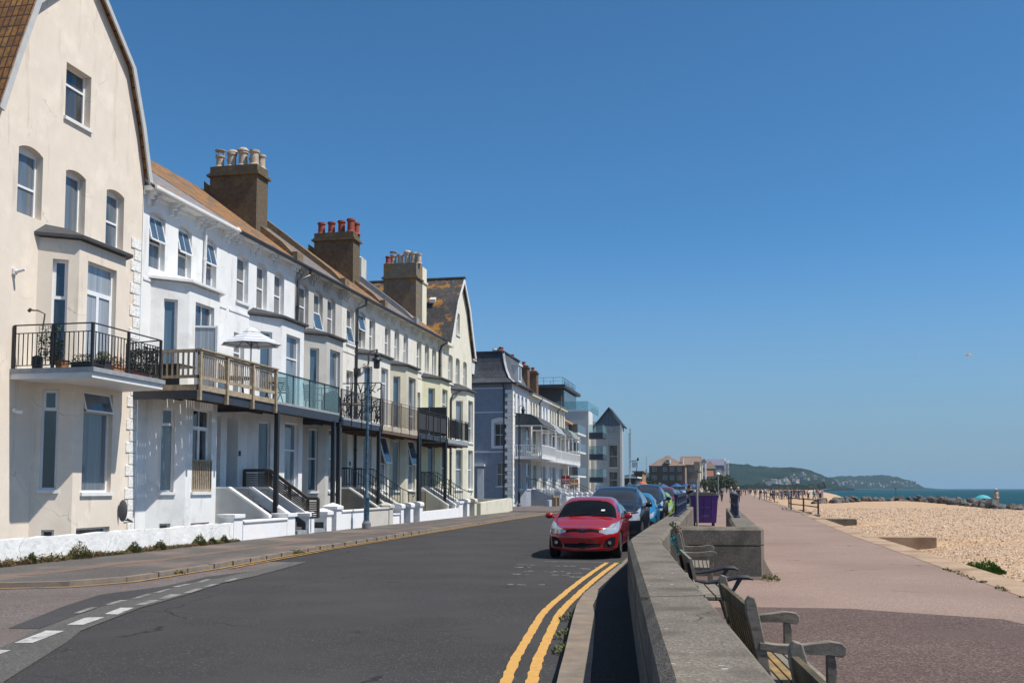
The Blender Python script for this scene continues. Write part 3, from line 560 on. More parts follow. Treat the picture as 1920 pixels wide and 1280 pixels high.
def win(par, fr, a, b, z0, z1, kind='sash', arch=0.0, rec=0.16, glass=None, fm=None, bar=0.055, sill=True, name='window', d=0.0, split=None, holes_only=False):
    """a window set back in its opening: frame, panes, sill, and any sash standing open"""
    glass = glass or G_SKY; fm = fm or M_FRAME; dd = d - rec; zc = z1 - arch; panes = []; sashes = []
    mid = (a + b) / 2; H = zc - z0; B = bar
    if kind == 'sash': zm = z0 + H * (split or 0.5); panes = [(a + B, b - B, z0 + B, zm - B / 2), (a + B, b - B, zm + B / 2, zc - B)]
    elif kind == 'sashv': zm = z0 + H * (split or 0.5); panes = [(x0, x1, y0, y1) for x0, x1 in ((a + B, mid - .012), (mid + .012, b - B)) for y0, y1 in ((z0 + B, zm - B / 2), (zm + B / 2, zc - B))]
    elif kind == 'top_open': zm = z0 + H * (split or 0.5); panes = [(a + B, b - B, z0 + B, zm - B / 2), (a + B, b - B, zm + B / 2, zc - B)]; sashes = [(a + .02, b - .02, zm, zc - .02, 14, True)]
    elif kind == 'bottom_open': zm = z0 + H * (split or 0.5); panes = [(a + B, b - B, z0 + B, zm - B / 2), (a + B, b - B, zm + B / 2, zc - B)]; sashes = [(a + .02, b - .02, z0 + .03, zm, 13, True)]
    elif kind == 'tall': panes = [(a + B, b - B, z0 + B, zc - B)]
    elif kind == 'tall2': zm = zc - H * (split or 0.2); panes = [(a + B, b - B, z0 + B, zm - B / 2), (a + B * 1.6, b - B * 1.6, zm + B, zc - B * 1.4)]
    elif kind == 'transom': zm = zc - H * (split or 0.25); panes = [(a + B, b - B, z0 + B, zm - B / 2), (a + B, b - B, zm + B / 2, zc - B)]
    elif kind == 'hopper': zm = zc - H * (split or 0.2); panes = [(a + B, b - B, z0 + B, zm - B / 2), (a + B, b - B, zm + B / 2, zc - B)]; sashes = [(a + .02, b - .02, zm - .02, zc, 15, True)]
    elif kind == 'french': zm = zc - H * (split or 0.26); panes = [(a + B, b - B, zm + B / 2, zc - B), (a + B * 2, mid - B, z0 + .2, zm - B * 1.6), (mid + B, b - B * 2, z0 + .2, zm - B * 1.6)]
    elif kind == 'frenchtop2': zm = zc - H * (split or 0.26); panes = [(a + B, mid - .015, zm + B / 2, zc - B), (mid + .015, b - B, zm + B / 2, zc - B), (a + B * 2, mid - B, z0 + .2, zm - B * 1.6), (mid + B, b - B * 2, z0 + .2, zm - B * 1.6)]
    mb = MB(); out = rect(a, b, z0, z1, arch)
    panel(mb, fr, out, [rect(*p) for p in panes], reveal=0.05, d=dd)
    w = obj(name, mb, fm, par)
    pm = MB()
    for p in panes: pm.quad(fr.p(p[0], p[2], dd - .035), fr.p(p[1], p[2], dd - .035), fr.p(p[1], p[3], dd - .035), fr.p(p[0], p[3], dd - .035))
    obj('pane', pm, glass, w)
    for s in sashes: sash(w, fr, s[0], s[1], s[2], s[3], dd + .03, s[4], s[5], vbar=(kind == 'top_open' and glass is G_CURT))
    if sill:
        sm = MB(); fbox(sm, fr, a - .06, b + .06, z0 - .09, z0 - .001, -rec + .004 + d, d + .07); obj('sill', sm, M_WTRIM, w)
    return w

def build_wall(par, fr, outline, ops, m, name='wall', rev=0.17, d=0.0, extra=None):
    """ops: list of dict(a,b,z0,z1,arch,...)"""
    mb = MB(); panel(mb, fr, outline, [rect(o[0], o[1], o[2], o[3], o[4] if len(o) > 4 else 0) for o in ops], reveal=rev, d=d)
    if extra: extra(mb)
    return obj(name, mb, m, par)

def pot(par, x, y, z, h=0.6, r=0.13, m=None, cowl=0, lean=0.0):
    mb = MB(); mb.lathe((x, y, z), [(r * 1.25, 0), (r * 1.2, .06), (r * .95, .1), (r * 0.9, h * .8), (r * 1.12, h * .86), (r * 1.12, h), (r * .8, h), (r * .75, h * .8)], 12)
    if cowl == 1:
        for k in range(5): t = k * 1.257; mb.bar((x + r * math.cos(t), y + r * math.sin(t), z + h), (x + r * math.cos(t), y + r * math.sin(t), z + h + .2), .02)
        mb.lathe((x, y, z + h + .2), [(r * 1.3, 0), (r * 1.3, .03), (.02, .06)], 12)
    elif cowl == 2:
        mb.lathe((x, y, z + h), [(r * 1.25, 0), (r * 1.2, .05), (r * .8, .13), (.03, .17)], 12)
    elif cowl == 3:
        mb.blob((x + .02, y, z + h + .02), (r * 1.2, r * .9, .13), 10, 6)
    return obj('chimney_pot', mb, m or M_POTC, par, smooth=True)

def chimney(par, x0, x1, y0, y1, zb, zt, pots, m=None, cap=0.42, capm=None):
    mb = MB(); m = m or M_REND
    mb.b2(x0, x1, y0, y1, zb, zt - cap); mb.b2(x0 - .11, x1 + .11, y0 - .11, y1 + .11, zt - cap, zt - cap + .09)
    mb.b2(x0 - .05, x1 + .05, y0 - .05, y1 + .05, zt - cap + .09, zt - cap + .15); mb.b2(x0 - .003, x1 + .003, y0 - .003, y1 + .003, zt - cap + .15, zt)
    c = obj('chimney', mb, m, par)
    for p in pots: pot(c, p[0], p[1], zt, *p[2:])
    return c

def coping(par, y, m=None, w=0.34, lift=0.22, end=True, x0=-21.0, z0=14.0, x1=-16.85, z1=10.78):
    mb = MB(); m = m or M_COPE
    a0 = Vector((x0, y, z0)); a1 = Vector((x1, y, z1)); k = 7; rnd = random.Random(int(y * 10))
    pts = [(x0, z0 - .3), (x1, z1 - .3), (x1, z1 + .12)]
    top = [(x0 + (x1 - x0) * t / k, z0 + (z1 - z0) * t / k + lift + rnd.uniform(-.015, .015)) for t in range(k, -1, -1)]
    top[0] = (x1 - .25, z1 + .2 + lift * .75)
    poly = [(p[0], y - w / 2, p[1]) for p in pts + top]
    mb.extr(poly, (0, 0, 0), (0, w, 0))
    mb.box((x1 - .05, y, z1 + .2), (.26, w + .08, .42))
    return obj('parapet_coping', mb, m, par)

def brackets(mb, fr, ys, zt, dep=0.36, h=0.42, w=0.11):
    for y in ys:
        fbox(mb, fr, y - w * .62, y + w * .62, zt - .09, zt, .0, dep + .05); fbox(mb, fr, y - w / 2, y + w / 2, zt - h, zt - .09, .0, dep * .42); fbox(mb, fr, y - w / 2, y + w / 2, zt - h * .55, zt - .09, dep * .42, dep * .85); continue
        poly = [fr.p(y - w / 2, zt, 0), fr.p(y - w / 2, zt, dep), fr.p(y - w / 2, zt - .1, dep), fr.p(y - w / 2, zt - .16, dep * .75), fr.p(y - w / 2, zt - .2, dep * .8),
                fr.p(y - w / 2, zt - .3, dep * .35), fr.p(y - w / 2, zt - h, dep * .22), fr.p(y - w / 2, zt - h - .06, 0)]
        mb.extr(poly, (0, 0, 0), (fr.e.x * w, fr.e.y * w, 0))

def roof_slab(par, y0, y1, m, x0=-21.0, z0=14.0, x1=-16.62, z1=10.72, th=.1):
    mb = MB(); v = Vector((x0, z0)) - Vector((x1, z1)); n = Vector((-v.y, v.x)).normalized()
    if n.y < 0: n = -n
    a = (x1, z1); b = (x0, z0); c = (x0 + (x0 - x1), z1)
    poly = [a, b, c, (c[0], c[1] - th), (b[0], b[1] - th * 1.3), (a[0], a[1] - th)]
    mb.extr([(p[0], y0, p[1]) for p in poly], (0, 0, 0), (0, y1 - y0, 0))
    return obj('roof', mb, m, par)

def bay(par, ja, k0, k1, jb, p, m, z1, side_ops, front_ops, side_kinds, front_kinds, zb=-1.0, roofm=None, edge=M_LEAD, glassS=None, ze=8.32, X=-17.0, right_ops=True):
    """canted bay: walls, roof and one window per face and storey"""
    f1, l1 = between((X, ja), (X + p, k0)); f2, l2 = between((X + p, k0), (X + p, k1)); f3, l3 = between((X + p, k1), (X, jb))
    mb = MB(); S = []; F = []
    for (a, b, c, d, *r) in side_ops: S.append((a * l1, b * l1, c, d))
    for (a, b, c, d, *r) in front_ops: F.append((a * l2, b * l2, c, d))
    panel(mb, f1, rect(0, l1, zb, z1), [rect(*o) for o in S], reveal=.15); panel(mb, f2, rect(0, l2, zb, z1), [rect(*o) for o in F], reveal=.15)
    S3 = [(l3 - o[1], l3 - o[0], o[2], o[3]) for o in S]
    panel(mb, f3, rect(0, l3, zb, z1), [rect(*o) for o in S3], reveal=.15)
    b = obj('bay', mb, m, par)
    for o, k in zip(S, side_kinds): win(par, f1, *o, rec=.13, **k)
    for o, k in zip(F, front_kinds): win(par, f2, *o, rec=.13, **k)
    for o in S3: win(par, f3, *o, 'tall', rec=.13, glass=G_SKY, sill=False)
    # roof: edge slab with overhang, then a low slope up to the wall
    mb = MB(); ov = .17
    base = [(X, ja - ov), (X + p + ov, k0 - ov * .5), (X + p + ov, k1 + ov * .5), (X, jb + ov)]
    mb.prism(base, z1 + .02, z1 + .1)
    n = 4; lo = [(q[0], q[1], z1 + .1) for q in base]; hi = [(X + .0, ja + .25, ze), (X + p * .35, k0 + .2, ze), (X + p * .35, k1 - .2, ze), (X, jb - .25, ze)]
    o = len(mb.v); mb.add(lo + hi, [(0, 1, 5, 4), (1, 2, 6, 5), (2, 3, 7, 6), (4, 5, 6, 7)])
    obj('bay_roof', mb, edge, par)
    return f1, f2, f3

def downpipe(par, pts, r=.045, m=None):
    mb = MB(); mb.tube(pts, r, 8)
    for i in range(len(pts) - 1):
        a, b = Vector(pts[i]), Vector(pts[i + 1])
        if abs(a.z - b.z) > 1.5:
            k = int(abs(a.z - b.z) / 1.8)
            for j in range(1, k + 1): q = a.lerp(b, j / (k + 1)); mb.lathe((q.x, q.y, q.z), [(r * 1.3, -.05), (r * 1.3, .05)], 8)
    return obj('downpipe', mb, m or M_BLACK, par, smooth=True)

def railing(par, path, zt, zb, m, step=.12, r=.009, top=.035, mid=None, posts=True, post_r=.022, name='railing', foot=None, low=.08, closed=False):
    """metal railing along a path of (x,y) with top and bottom rails and upright bars"""
    mb = MB()
    for (p, q) in zip(path[:-1], path[1:]):
        p3 = Vector((p[0], p[1], 0)); q3 = Vector((q[0], q[1], 0)); L = (q3 - p3).length
        zt0 = p[2] if len(p) > 2 else zt; zt1 = q[2] if len(q) > 2 else zt
        h = zt - zb; o = lambda t, z: (p3.lerp(q3, t).x, p3.lerp(q3, t).y, z + (zt0 + (zt1 - zt0) * t - zt))
        mb.bar(o(0, zt), o(1, zt), top, top * .7); mb.bar(o(0, zb + low), o(1, zb + low), .03, .02)
        if mid: mb.bar(o(0, zt - mid), o(1, zt - mid), .03, .02)
        n = max(1, int(L / step)); ztb = zt - (mid or 0)
        for i in range(1, n): mb.bar(o(i / n, zb + low), o(i / n, ztb), r * 2)
        if posts:
            k = max(1, round(L / 1.3))
            for i in range(k + 1): mb.bar(o(i / k, foot if foot is not None else zb), o(i / k, zt), post_r * 2)
    return obj(name, mb, m, par)

# ------------------------------------------------------------------ the cream gable house
X0 = -17.0
T2 = 10.12; B2 = 8.36          # top-floor windows
h0 = thing('terraced_house', 'tall cream gabled house at the near end of the terrace with mossy tiled roof', 'house', (X0, 23.4, 0))
fr = fac(X0)
ops = [(yu(36.0), yu(81.0), B2 + .08, T2 + .1, .13), (22.84, 23.68, B2 + .02, T2 + .05, .1), (24.62, 25.46, B2 + .1, T2 + .05, .1), (22.72, 23.78, 11.5, 12.98)]
ops[0] = (21.03, 21.93, 8.46, 10.23, .13)
gab = [(20.25, -1), (26.4, -1), (26.4, 10.7), (26.55, 10.85), (26.08, 12.41), (25.5, 13.95), (23.4, 15.95), (21.3, 13.95), (20.72, 12.4), (20.25, 11.0)]
def h0_extra(mb):
    panel(mb, side(20.25), [(-27, -1), (-17, -1), (-17, 11), (-27, 11)]); panel(mb, side(26.4), [(-27, -1), (-17, -1), (-17, 10.8), (-27, 10.8)])
build_wall(h0, fr, gab, ops, P_CREAM, extra=h0_extra, rev=.2)
win(h0, fr, *ops[0][:4], 'sash', ops[0][4], .2, G_CURT, split=.46, sill=False)
win(h0, fr, *ops[1][:4], 'tall', ops[1][4], .2, G_CURT, sill=False)
win(h0, fr, *ops[2][:4], 'sash', ops[2][4], .2, G_CURT, split=.5, sill=False)
win(h0, fr, *ops[3][:4], 'transom', 0, .2, G_DARK, split=.33)
sk = lambda **k: dict(k)
SB = (.36, .72)
bay(h0, 21.85, 22.4, 24.42, 25.0, .8, P_CREAM, 8.03,
    [(.36, .74, 4.75, 7.5), (.22, .62, 1.62, 4.15), (.3, .6, -.2, .62)], [(.18, .80, 4.6, 7.58), (.18, .80, 1.55, 4.17), (.1, .8, -.1, .64)],
    [sk(kind='tall2', glass=G_DARK, split=.36), sk(kind='tall2', glass=G_DARK, split=.2), sk(kind='tall', glass=G_DARK, sill=False)],
    [sk(kind='french', glass=G_LACE, split=.25, sill=False), sk(kind='hopper', glass=G_CURT, split=.2), sk(kind='sash', glass=G_DARK, sill=False)], ze=8.42)
# roof: curved sides, tiled, with white bargeboards
prof = [(20.05, 10.75), (20.62, 12.4), (21.22, 14.0), (23.4, 16.1), (25.58, 14.0), (26.18, 12.4), (26.62, 10.8)]
def gable_roof(par, prof, m, xf, xb, th=.12, split=None):
    mb = MB(); n = len(prof); inn = []
    for i, (a, z) in enumerate(prof):
        k = len(prof) // 2; s = 1 if i < k else (-1 if i > k else 0); inn.append((a + s * th, z - (th if s == 0 else .03)))
    poly = [(xf, a, z) for a, z in prof] + [(xf, a, z) for a, z in reversed(inn)]
    mb.extr(poly, (0, 0, 0), (xb - xf, 0, 0)); return obj('roof', mb, m, par)
gable_roof(h0, prof, M_TILE0, X0 + .19, -27)
mb = MB(); k = 3
outp = prof; inn = [(a + (0.19 if i < 3 else (-0.19 if i > 3 else 0)), z - (.25 if i == 3 else .07)) for i, (a, z) in enumerate(prof)]
poly = [(X0 + .22, a, z - .03) for a, z in [(p[0] + (.03 if i < 3 else -.03), p[1]) for i, p in enumerate(outp)]] + [(X0 + .22, a, z) for a, z in reversed(inn)]
mb.extr(poly, (0, 0, 0), (-.05, 0, 0)); obj('bargeboard', mb, mat('grey_white_bargeboard', (.50, .50, .49), .7, .1, 4), h0)
# soffit block that closes the verge and quoins
for y0, y1 in ((25.86, 26.36),):
    mb = MB()
    z = 0.0; i = 0
    while z < 9.0:
        w = .5 if i % 2 == 0 else .34
        a, b = (y1 - w, y1) if y0 > 22 else (y0, y0 + w)
        mb.b2(X0 + .002, X0 + .03, a, b, z + .012, z + .32); z += .335; i += 1
    obj('quoin_stones', mb, M_QUOIN, h0, bevel=.012)
# balcony of the cream house
def deck(par, poly, z0, z1, m, beam=None, inset=.1, under=True, name='balcony'):
    mb = MB(); mb.prism(poly, z1 - .07, z1); mb.mi = 1
    ins = [(x + (inset if i in (0, 3) else -.04), y) for i, (x, y) in enumerate(poly)]
    mb.prism([(p[0] - (.03 if abs(p[0] + 17) > .5 else 0), p[1]) for p in poly], z0, z1 - .072)
    return obj(name, mb, m, par)
d0 = [(X0, 20.98), (-14.72, 20.98), (-14.72, 24.1), (X0, 24.75)]
mb = MB(); mb.prism([(x if i in (0, 3) else x + .02, y) for i, (x, y) in enumerate(d0)], 4.44, 4.55); mb.mi = 1; mb.prism([(x if i in (0, 3) else x - .04, y + (.03 if i < 2 else -.03)) for i, (x, y) in enumerate(d0)], 4.3, 4.438)
bl0 = obj('balcony', mb, [M_LEADL, M_WTRIM], h0)
railing(bl0, [(X0 + .05, 21.05), (-14.8, 21.05), (-14.8, 24.0), (-16.0, 24.3)], 5.62, 4.55, M_IRON, .125, .009, .04, mid=.2, post_r=.03)
# small fittings on the wall
mb = MB(); mb.tube([(X0, 21.0, 6.95), (X0 + .12, 21.0, 6.95), (X0 + .3, 21.03, 7.0)], [.05, .045, .035], 8); mb.lathe((X0 + .02, 21.0, 6.93), [(.07, -.05), (.07, .08)], 10)
obj('vent_pipe', mb, M_WTRIM, h0, smooth=True)
mb = MB(); mb.box((X0 + .05, 21.15, 3.55), (.1, .1, .1)); mb.tube([(X0 + .08, 21.15, 3.52), (X0 + .24, 21.2, 3.5)], .045, 8); obj('security_camera', mb, M_WTRIM, h0, smooth=True)
mb = MB(); cy, cz = 24.72, 1.05
mb.tube([(X0 + .75, cy, cz - .25), (X0 + 1.0, cy + .02, cz - .3), (X0 + 1.02, cy - .25, cz - .22)], .02, 6)
for i in range(6):
    pass
vs = []; fs = []; N = 14
for i in range(5):
    r = .3 * i / 4
    for kk in range(N): t = 2 * math.pi * kk / N; vs.append((X0 + .98 - .25 * r * r / .09 * .3 + r * math.cos(t) * .25, cy - .28 + r * math.cos(t) * .35, cz + r * math.sin(t)))
for i in range(4):
    for kk in range(N): fs.append((i * N + kk, i * N + (kk + 1) % N, (i + 1) * N + (kk + 1) % N, (i + 1) * N + kk))
mb.add(vs, fs); obj('satellite_dish', mb, M_LEAD, h0, smooth=True)

# ------------------------------------------------------------------ the six narrow houses of the terrace
EV = 10.62
def house(i, b0, b1, label, pm, roofm, wins, kinds, glassT, bayd, bk, door_at, extras=None, lower=None, gut=M_BLACK, first_win=None, edge=M_LEAD, sideF=None, frontF=None, sideG=None, frontG=None):
    h = thing('terraced_house', label, 'house', (X0, (b0 + b1) / 2, 0), group=None)
    fr = fac(X0)
    ops = [(a, b, B2, T2, .12) for a, b in wins]
    po = (door_at[0], door_at[1], 1.64, 4.12); ops2 = [po]
    if first_win: ops2.append(first_win)
    mb = MB(); panel(mb, fr, rect(b0, b1, -1, EV + .1), [rect(*o) for o in ops] + [rect(*o) for o in ops2], reveal=.17)
    # porch sides, soffit and back wall
    xa = X0 - 1.0
    for y in door_at[:2]: mb.quad((X0 - .17, y, 1.64), (xa, y, 1.64), (xa, y, 4.12), (X0 - .17, y, 4.12))
    mb.quad((X0 - .17, door_at[0], 4.12), (X0 - .17, door_at[1], 4.12), (xa, door_at[1], 4.12), (xa, door_at[0], 4.12))
    mb.quad((xa, door_at[0], 1.64), (xa, door_at[1], 1.64), (xa, door_at[1], 4.12), (xa, door_at[0], 4.12))
    mb.b2(-26.9, -17.3, b0 + .01, b1 - .01, 0, 10.4) if False else None
    obj('wall', mb, pm, h)
    for o, k in zip(ops, kinds): win(h, fr, *o[:4], k, .12, .17, glassT, sill=(k != 'top_open'))
    if first_win: win(h, fr, *first_win, 'transom', 0, .17, G_GREY, split=.27)
    # front door
    dm = MB(); f2 = fac(xa + .02); a, b = door_at[0] + .06, door_at[1] - .06
    panel(dm, f2, rect(a, b, 1.64, 3.5), [rect(a + .22, b - .22, 2.3, 3.35)], reveal=.03, d=.03); panel(dm, f2, rect(a, b, 3.56, 4.08), [rect(a + .08, b - .08, 3.62, 4.02)], reveal=.03, d=.03)
    dr = obj('front_door', dm, M_FRAME, h)
    gm = MB(); panel(gm, f2, rect(a + .22, b - .22, 2.3, 3.35), d=.005); panel(gm, f2, rect(a + .08, b - .08, 3.62, 4.02), d=.005); obj('pane', gm, G_DARK, dr)
    hm = MB(); hm.box((xa + .07, b - .12, 2.6), (.06, .03, .12)); obj('handle', hm, M_BLACK, dr)
    # cornice with scrolled brackets, gutter
    mb = MB(); mb.b2(X0, X0 + .34, b0, b1, EV - .02, EV + .12); mb.b2(X0, X0 + .05, b0, b1, EV - .14, EV - .022)
    ys = [b0 + .35, wins[0][1] + (wins[1][0] - wins[0][1]) / 2, wins[1][1] + (wins[2][0] - wins[1][1]) / 2, b1 - .3]
    brackets(mb, fr, [y + s * .13 for y in ys for s in (-1, 1)], EV - .022, .26, .38, .10)
    mb.b2(X0 + .002, X0 + .03, b0 + .1, b1 - .1, 7.9, 7.98)
    # raised surrounds to the upper windows
    obj('cornice', mb, pm, h)
    mb = MB(); mb.b2(X0 + .342, X0 + .46, b0, b1, EV + .0, EV + .11); obj('gutter', mb, gut, h, bevel=.02)
    roof_slab(h, b0, b1, roofm)
    ja, k0, k1, jb = bayd
    bay(h, ja, k0, k1, jb, .8, lower or pm, 8.0, [(.34, .70, 4.75, 7.45), (.34, .70, 1.55, 4.1), (.36, .64, -.1, .6)],
        [(.2, .82, 4.6, 7.5), (.2, .82, 1.55, 4.15), (.2, .8, -.2, .58)],
        [sideF or sk(kind='tall', glass=G_BLUE), sideG or sk(kind='tall', glass=G_BLUE), sk(kind='tall', glass=G_DARK, sill=False)],
        [frontF or sk(kind='sash', glass=G_SKY), frontG or sk(kind='sash', glass=G_SKY), sk(kind='tall', glass=G_GREY, sill=False)], edge=edge)
    return h
WO = [(.58, 1.46), (2.12, 2.98), (3.60, 4.48)]
def ww(b): return [(b + p, b + q) for p, q in WO]
h1 = house(1, 26.42, 31.7, 'white house with timber balcony and three upper windows tilted open', P_WHITE, M_SLATEL,
      [(26.78, 27.66), (28.41, 29.23), (30.05, 30.87)], ['top_open'] * 3, G_CURT, (26.95, 27.8, 29.68, 30.5), None, (30.72, 31.42), gut=M_WTRIM, edge=M_WTRIM,
      sideF=sk(kind='tall', glass=G_BLUE), frontF=sk(kind='frenchtop2', glass=G_SKY, sill=False), sideG=sk(kind='tall2', glass=G_SKY), frontG=sk(kind='frenchtop2', glass=G_DARK, split=.22))
h2 = house(2, 31.7, 37.2, 'bright white house with glass balcony on steel posts and orange lichened roof', P_WHITE2, M_LICHEN, ww(31.75), ['sash'] * 3, G_GREY,
      (33.36, 34.4, 36.4, 37.15), None, (31.85, 32.66), first_win=(32.2, 33.0, 4.65, 7.2), sideF=sk(kind='tall', glass=G_BLUE), frontF=sk(kind='transom', glass=G_SKY, split=.3, sill=False), frontG=sk(kind='sash', glass=G_SKY, split=.6), sideG=sk(kind='tall', glass=G_BLUE))
h3 = house(3, 37.2, 42.35, 'grey beige house with black downpipe, between the bright white house and the pale cream one', P_GREIGE, M_PINK, [(37.67, 38.6), (39.15, 40.11), (40.63, 41.55)], ['sash', 'bottom_open', 'sash'], G_GREY,
      (37.93, 38.7, 40.5, 41.2), None, (41.35, 42.1), frontF=sk(kind='tall', glass=G_SKY), sideG=sk(kind='sash', glass=G_BLUE, split=.52), frontG=sk(kind='sash', glass=G_SKY, split=.52))
h4 = house(4, 42.35, 47.7, 'pale cream house with rusty balcony rails and a black downpipe between upper windows', P_PALE, M_LICHEN, [(42.9, 43.85), (44.43, 45.35), (45.9, 46.74)], ['bottom_open', 'top_open', 'sash'], G_GREY,
      (44.26, 45.1, 46.75, 47.4), None, (42.45, 43.2), first_win=(42.95, 43.8, 4.65, 7.1), frontF=sk(kind='transom', glass=G_SKY), frontG=sk(kind='hopper', glass=G_SKY, split=.5))
h5 = house(5, 47.7, 53.0, 'beige house with dark mesh panels on its balcony rail', P_PALE, M_PINK, [(48.18, 49.06), (49.7, 50.49), (51.21, 52.01)], ['sash'] * 3, G_GREY,
      (48.5, 49.3, 51.25, 52.0), None, (52.1, 52.85), lower=P_BEIGE, frontF=sk(kind='sash', glass=G_SKY, split=.3), frontG=sk(kind='hopper', glass=G_SKY, split=.5))
h6 = house(6, 53.0, 58.3, 'yellowish cream house with mixed open and screened balcony rail, last before the far gable', P_CREAM7, M_LICHEN, ww(53.0), ['sash', 'tall', 'tall'], G_SKY,
      (54.6, 55.7, 57.5, 58.2), None, (53.1, 53.7), lower=P_YELL, first_win=(53.75, 54.3, 4.65, 7.1), frontF=sk(kind='sash', glass=G_SKY, split=.7), frontG=sk(kind='sash', glass=G_SKY))
# orange upper half of the first roof
mb = MB(); t0 = .33
def rp(t, y, up=.015): return (-16.62 + (-21.0 + 16.62) * t, y, 10.72 + (14.0 - 10.72) * t + up)
mb.add([rp(.12, 31.68), rp(.45, 29.3), rp(.42, 27.6), rp(.5, 26.62), rp(1, 26.62), rp(1, 31.68)], [(0, 1, 2, 3, 4, 5)]); obj('lichened_slates', mb, M_LICHEN, h1)
coping(h2, 37.2, w=.5, lift=.36); coping(h3, 42.35, w=.42, lift=.34); coping(h4, 47.7, w=.34, lift=.3); coping(h5, 53.0, m=mat('grey_flashing', (.30, .31, .32), .6, .2, 5), w=.36, lift=.38)
chimney(h2, -20.5, -18.42, 36.55, 37.55, 11.2, 14.8, [(-20.2, 36.8, .52, .17, None, 1), (-19.95, 37.25, .5, .16), (-19.7, 36.85, .62, .19, None, 3), (-19.4, 37.25, .5, .16), (-19.2, 36.85, .66, .19, None, 2), (-18.98, 37.3, .5, .16), (-18.7, 36.85, .66, .19), (-18.6, 37.3, .6, .16)])
chimney(h4, -20.55, -18.42, 47.25, 48.2, 11.2, 14.75, [(-20.3, 47.6, .62, .19, M_POTR), (-19.75, 47.6, .62, .19, M_POTR), (-19.2, 47.6, .66, .19, M_POTR), (-18.65, 47.5, .7, .2, M_POTR), (-18.55, 48.0, .62, .18, M_POTR)])
c3 = chimney(h6, -20.5, -18.4, 57.75, 58.95, 11.0, 15.5, [(-20.3, 58.0, .5, .16, M_POTR), (-20.05, 58.3, .62, .2, M_POTC, 1), (-19.6, 58.3, .65, .2), (-19.15, 58.3, .75, .2, None, 2), (-18.75, 58.3, .75, .2), (-18.4, 58.3, .65, .18)], m=mat('stained_render', (.17, .15, .115), .95, .25, 5, .5, 30, col2=(.26, .17, .05), fac2=(.54, .66), s2=1.3), cap=.95)
mb = MB(); mb.b2(-18.95, -18.38, 59.0, 59.9, 11, 15.5); mb.b2(-19.0, -18.3, 58.97, 59.97, 14.5, 14.62); obj('flue_stack', mb, P_CREAM7, h6)
mb = MB(); mb.b2(-21.2, -20.3, 53.4, 54.2, 12, 14.9); mb.blob((-20.75, 53.8, 14.85), (.45, .4, .25)); obj('rear_stack', mb, P_STONE, h6)
# pots of stacks on the rear slope, seen over the ridge
mb = MB(); mb.b2(-23.9, -22.1, 29.0, 29.9, 11, 14.9); r1 = obj('rear_chimney', mb, M_REND, h1)
pot(r1, -23.0, 29.3, 14.9, .62, .14, M_POTC, 3); pot(r1, -22.35, 29.3, 14.9, .8, .17, M_POTC, 2); pot(r1, -22.15, 29.75, 14.9, .72, .15, M_POTR)
mb = MB(); mb.b2(-24.0, -22.0, 41.9, 42.7, 11, 14.6); r2 = obj('rear_chimney', mb, M_REND, h3)
pot(r2, -22.4, 42.1, 14.6, .65, .15, M_POTR); pot(r2, -22.15, 42.5, 14.6, .6, .15, M_POTR)
# downpipes
downpipe(h1, [(X0 + .42, 30.3, 10.66), (X0 + .3, 30.25, 10.5), (X0 + .09, 29.98, 10.3), (X0 + .07, 29.95, 8.3)], .045, M_WTRIM)
mb = MB(); mb.tube([(X0 + .06, 31.64, 10.5), (X0 + .44, 31.64, 10.72)], .1, 6); obj('gutter_end_block', mb, M_WTRIM, h1)
downpipe(h3, [(X0 + .42, 37.85, 10.68), (X0 + .38, 37.85, 10.4), (X0 + .1, 37.35, 10.1), (X0 + .08, 37.32, 7.9)], .055)
downpipe(h4, [(X0 + .42, 44.35, 10.68), (X0 + .4, 44.35, 10.35), (X0 + .1, 44.0, 10.1), (X0 + .08, 44.0, 6.9), (X0 + .08, 44.0, 0)], .06)
mb = MB(); mb.box((X0 + .12, 44.0, 7.1), (.24, .3, .35)); mb.tube([(X0 + .15, 44.0, 7.25), (X0 + .5, 44.5, 7.55), (X0 + .5, 44.5, 7.9)], .04, 6); obj('hopper_head', mb, M_BLACK, h4)
downpipe(h6, [(X0 + .42, 58.45, 10.6), (X0 + .2, 58.0, 10.3), (X0 + .08, 57.95, 10.0), (X0 + .08, 57.95, 8.2)], .06)

# ------------------------------------------------------------------ the far gable house
h7 = thing('terraced_house', 'cream gabled house ending the terrace with orange lichen on its dark roof', 'house', (X0, 62.7, 0))
XG = X0 + .12; fr = fac(XG)
ops = [(59.75, 60.75, B2 - .1, T2 - .05, .1), (61.5, 62.45, B2 - .1, T2 - .05, .1), (63.35, 64.3, B2 - .1, T2 - .05, .1), (61.55, 62.45, 11.6, 13.05, .06)]
gab7 = [(58.35, -1), (65.6, -1), (65.6, 10.7), (64.85, 12.3), (64.3, 13.6), (62.75, 15.3), (61.2, 13.6), (60.55, 12.3), (59.8, 10.75), (58.35, 10.7)]
def h7x(mb):
    panel(mb, side(65.6), [(-27, -1), (XG, -1), (XG, 10.7), (-27, 10.7)]); panel(mb, side(58.35), [(-18, -1), (XG, -1), (XG, 10.7), (-18, 10.7)])
build_wall(h7, fr, gab7, ops, P_CREAM7, extra=h7x, rev=.2)
for o in ops[:3]: win(h7, fr, *o[:4], 'sash', o[4], .19, G_SKY)
win(h7, fr, *ops[3][:4], 'sash', ops[3][4], .19, G_GREY, split=.7)
prof7 = [(59.45, 10.55), (60.4, 12.3), (61.1, 13.65), (62.75, 15.5), (64.4, 13.65), (65.05, 12.3), (66.0, 10.55)]
gable_roof(h7, prof7, M_TILE7, XG + .22, -27)
mb = MB(); inn = [(a + (0.28 if i < 3 else (-0.28 if i > 3 else 0)), z - (.34 if i == 3 else .06)) for i, (a, z) in enumerate(prof7)]
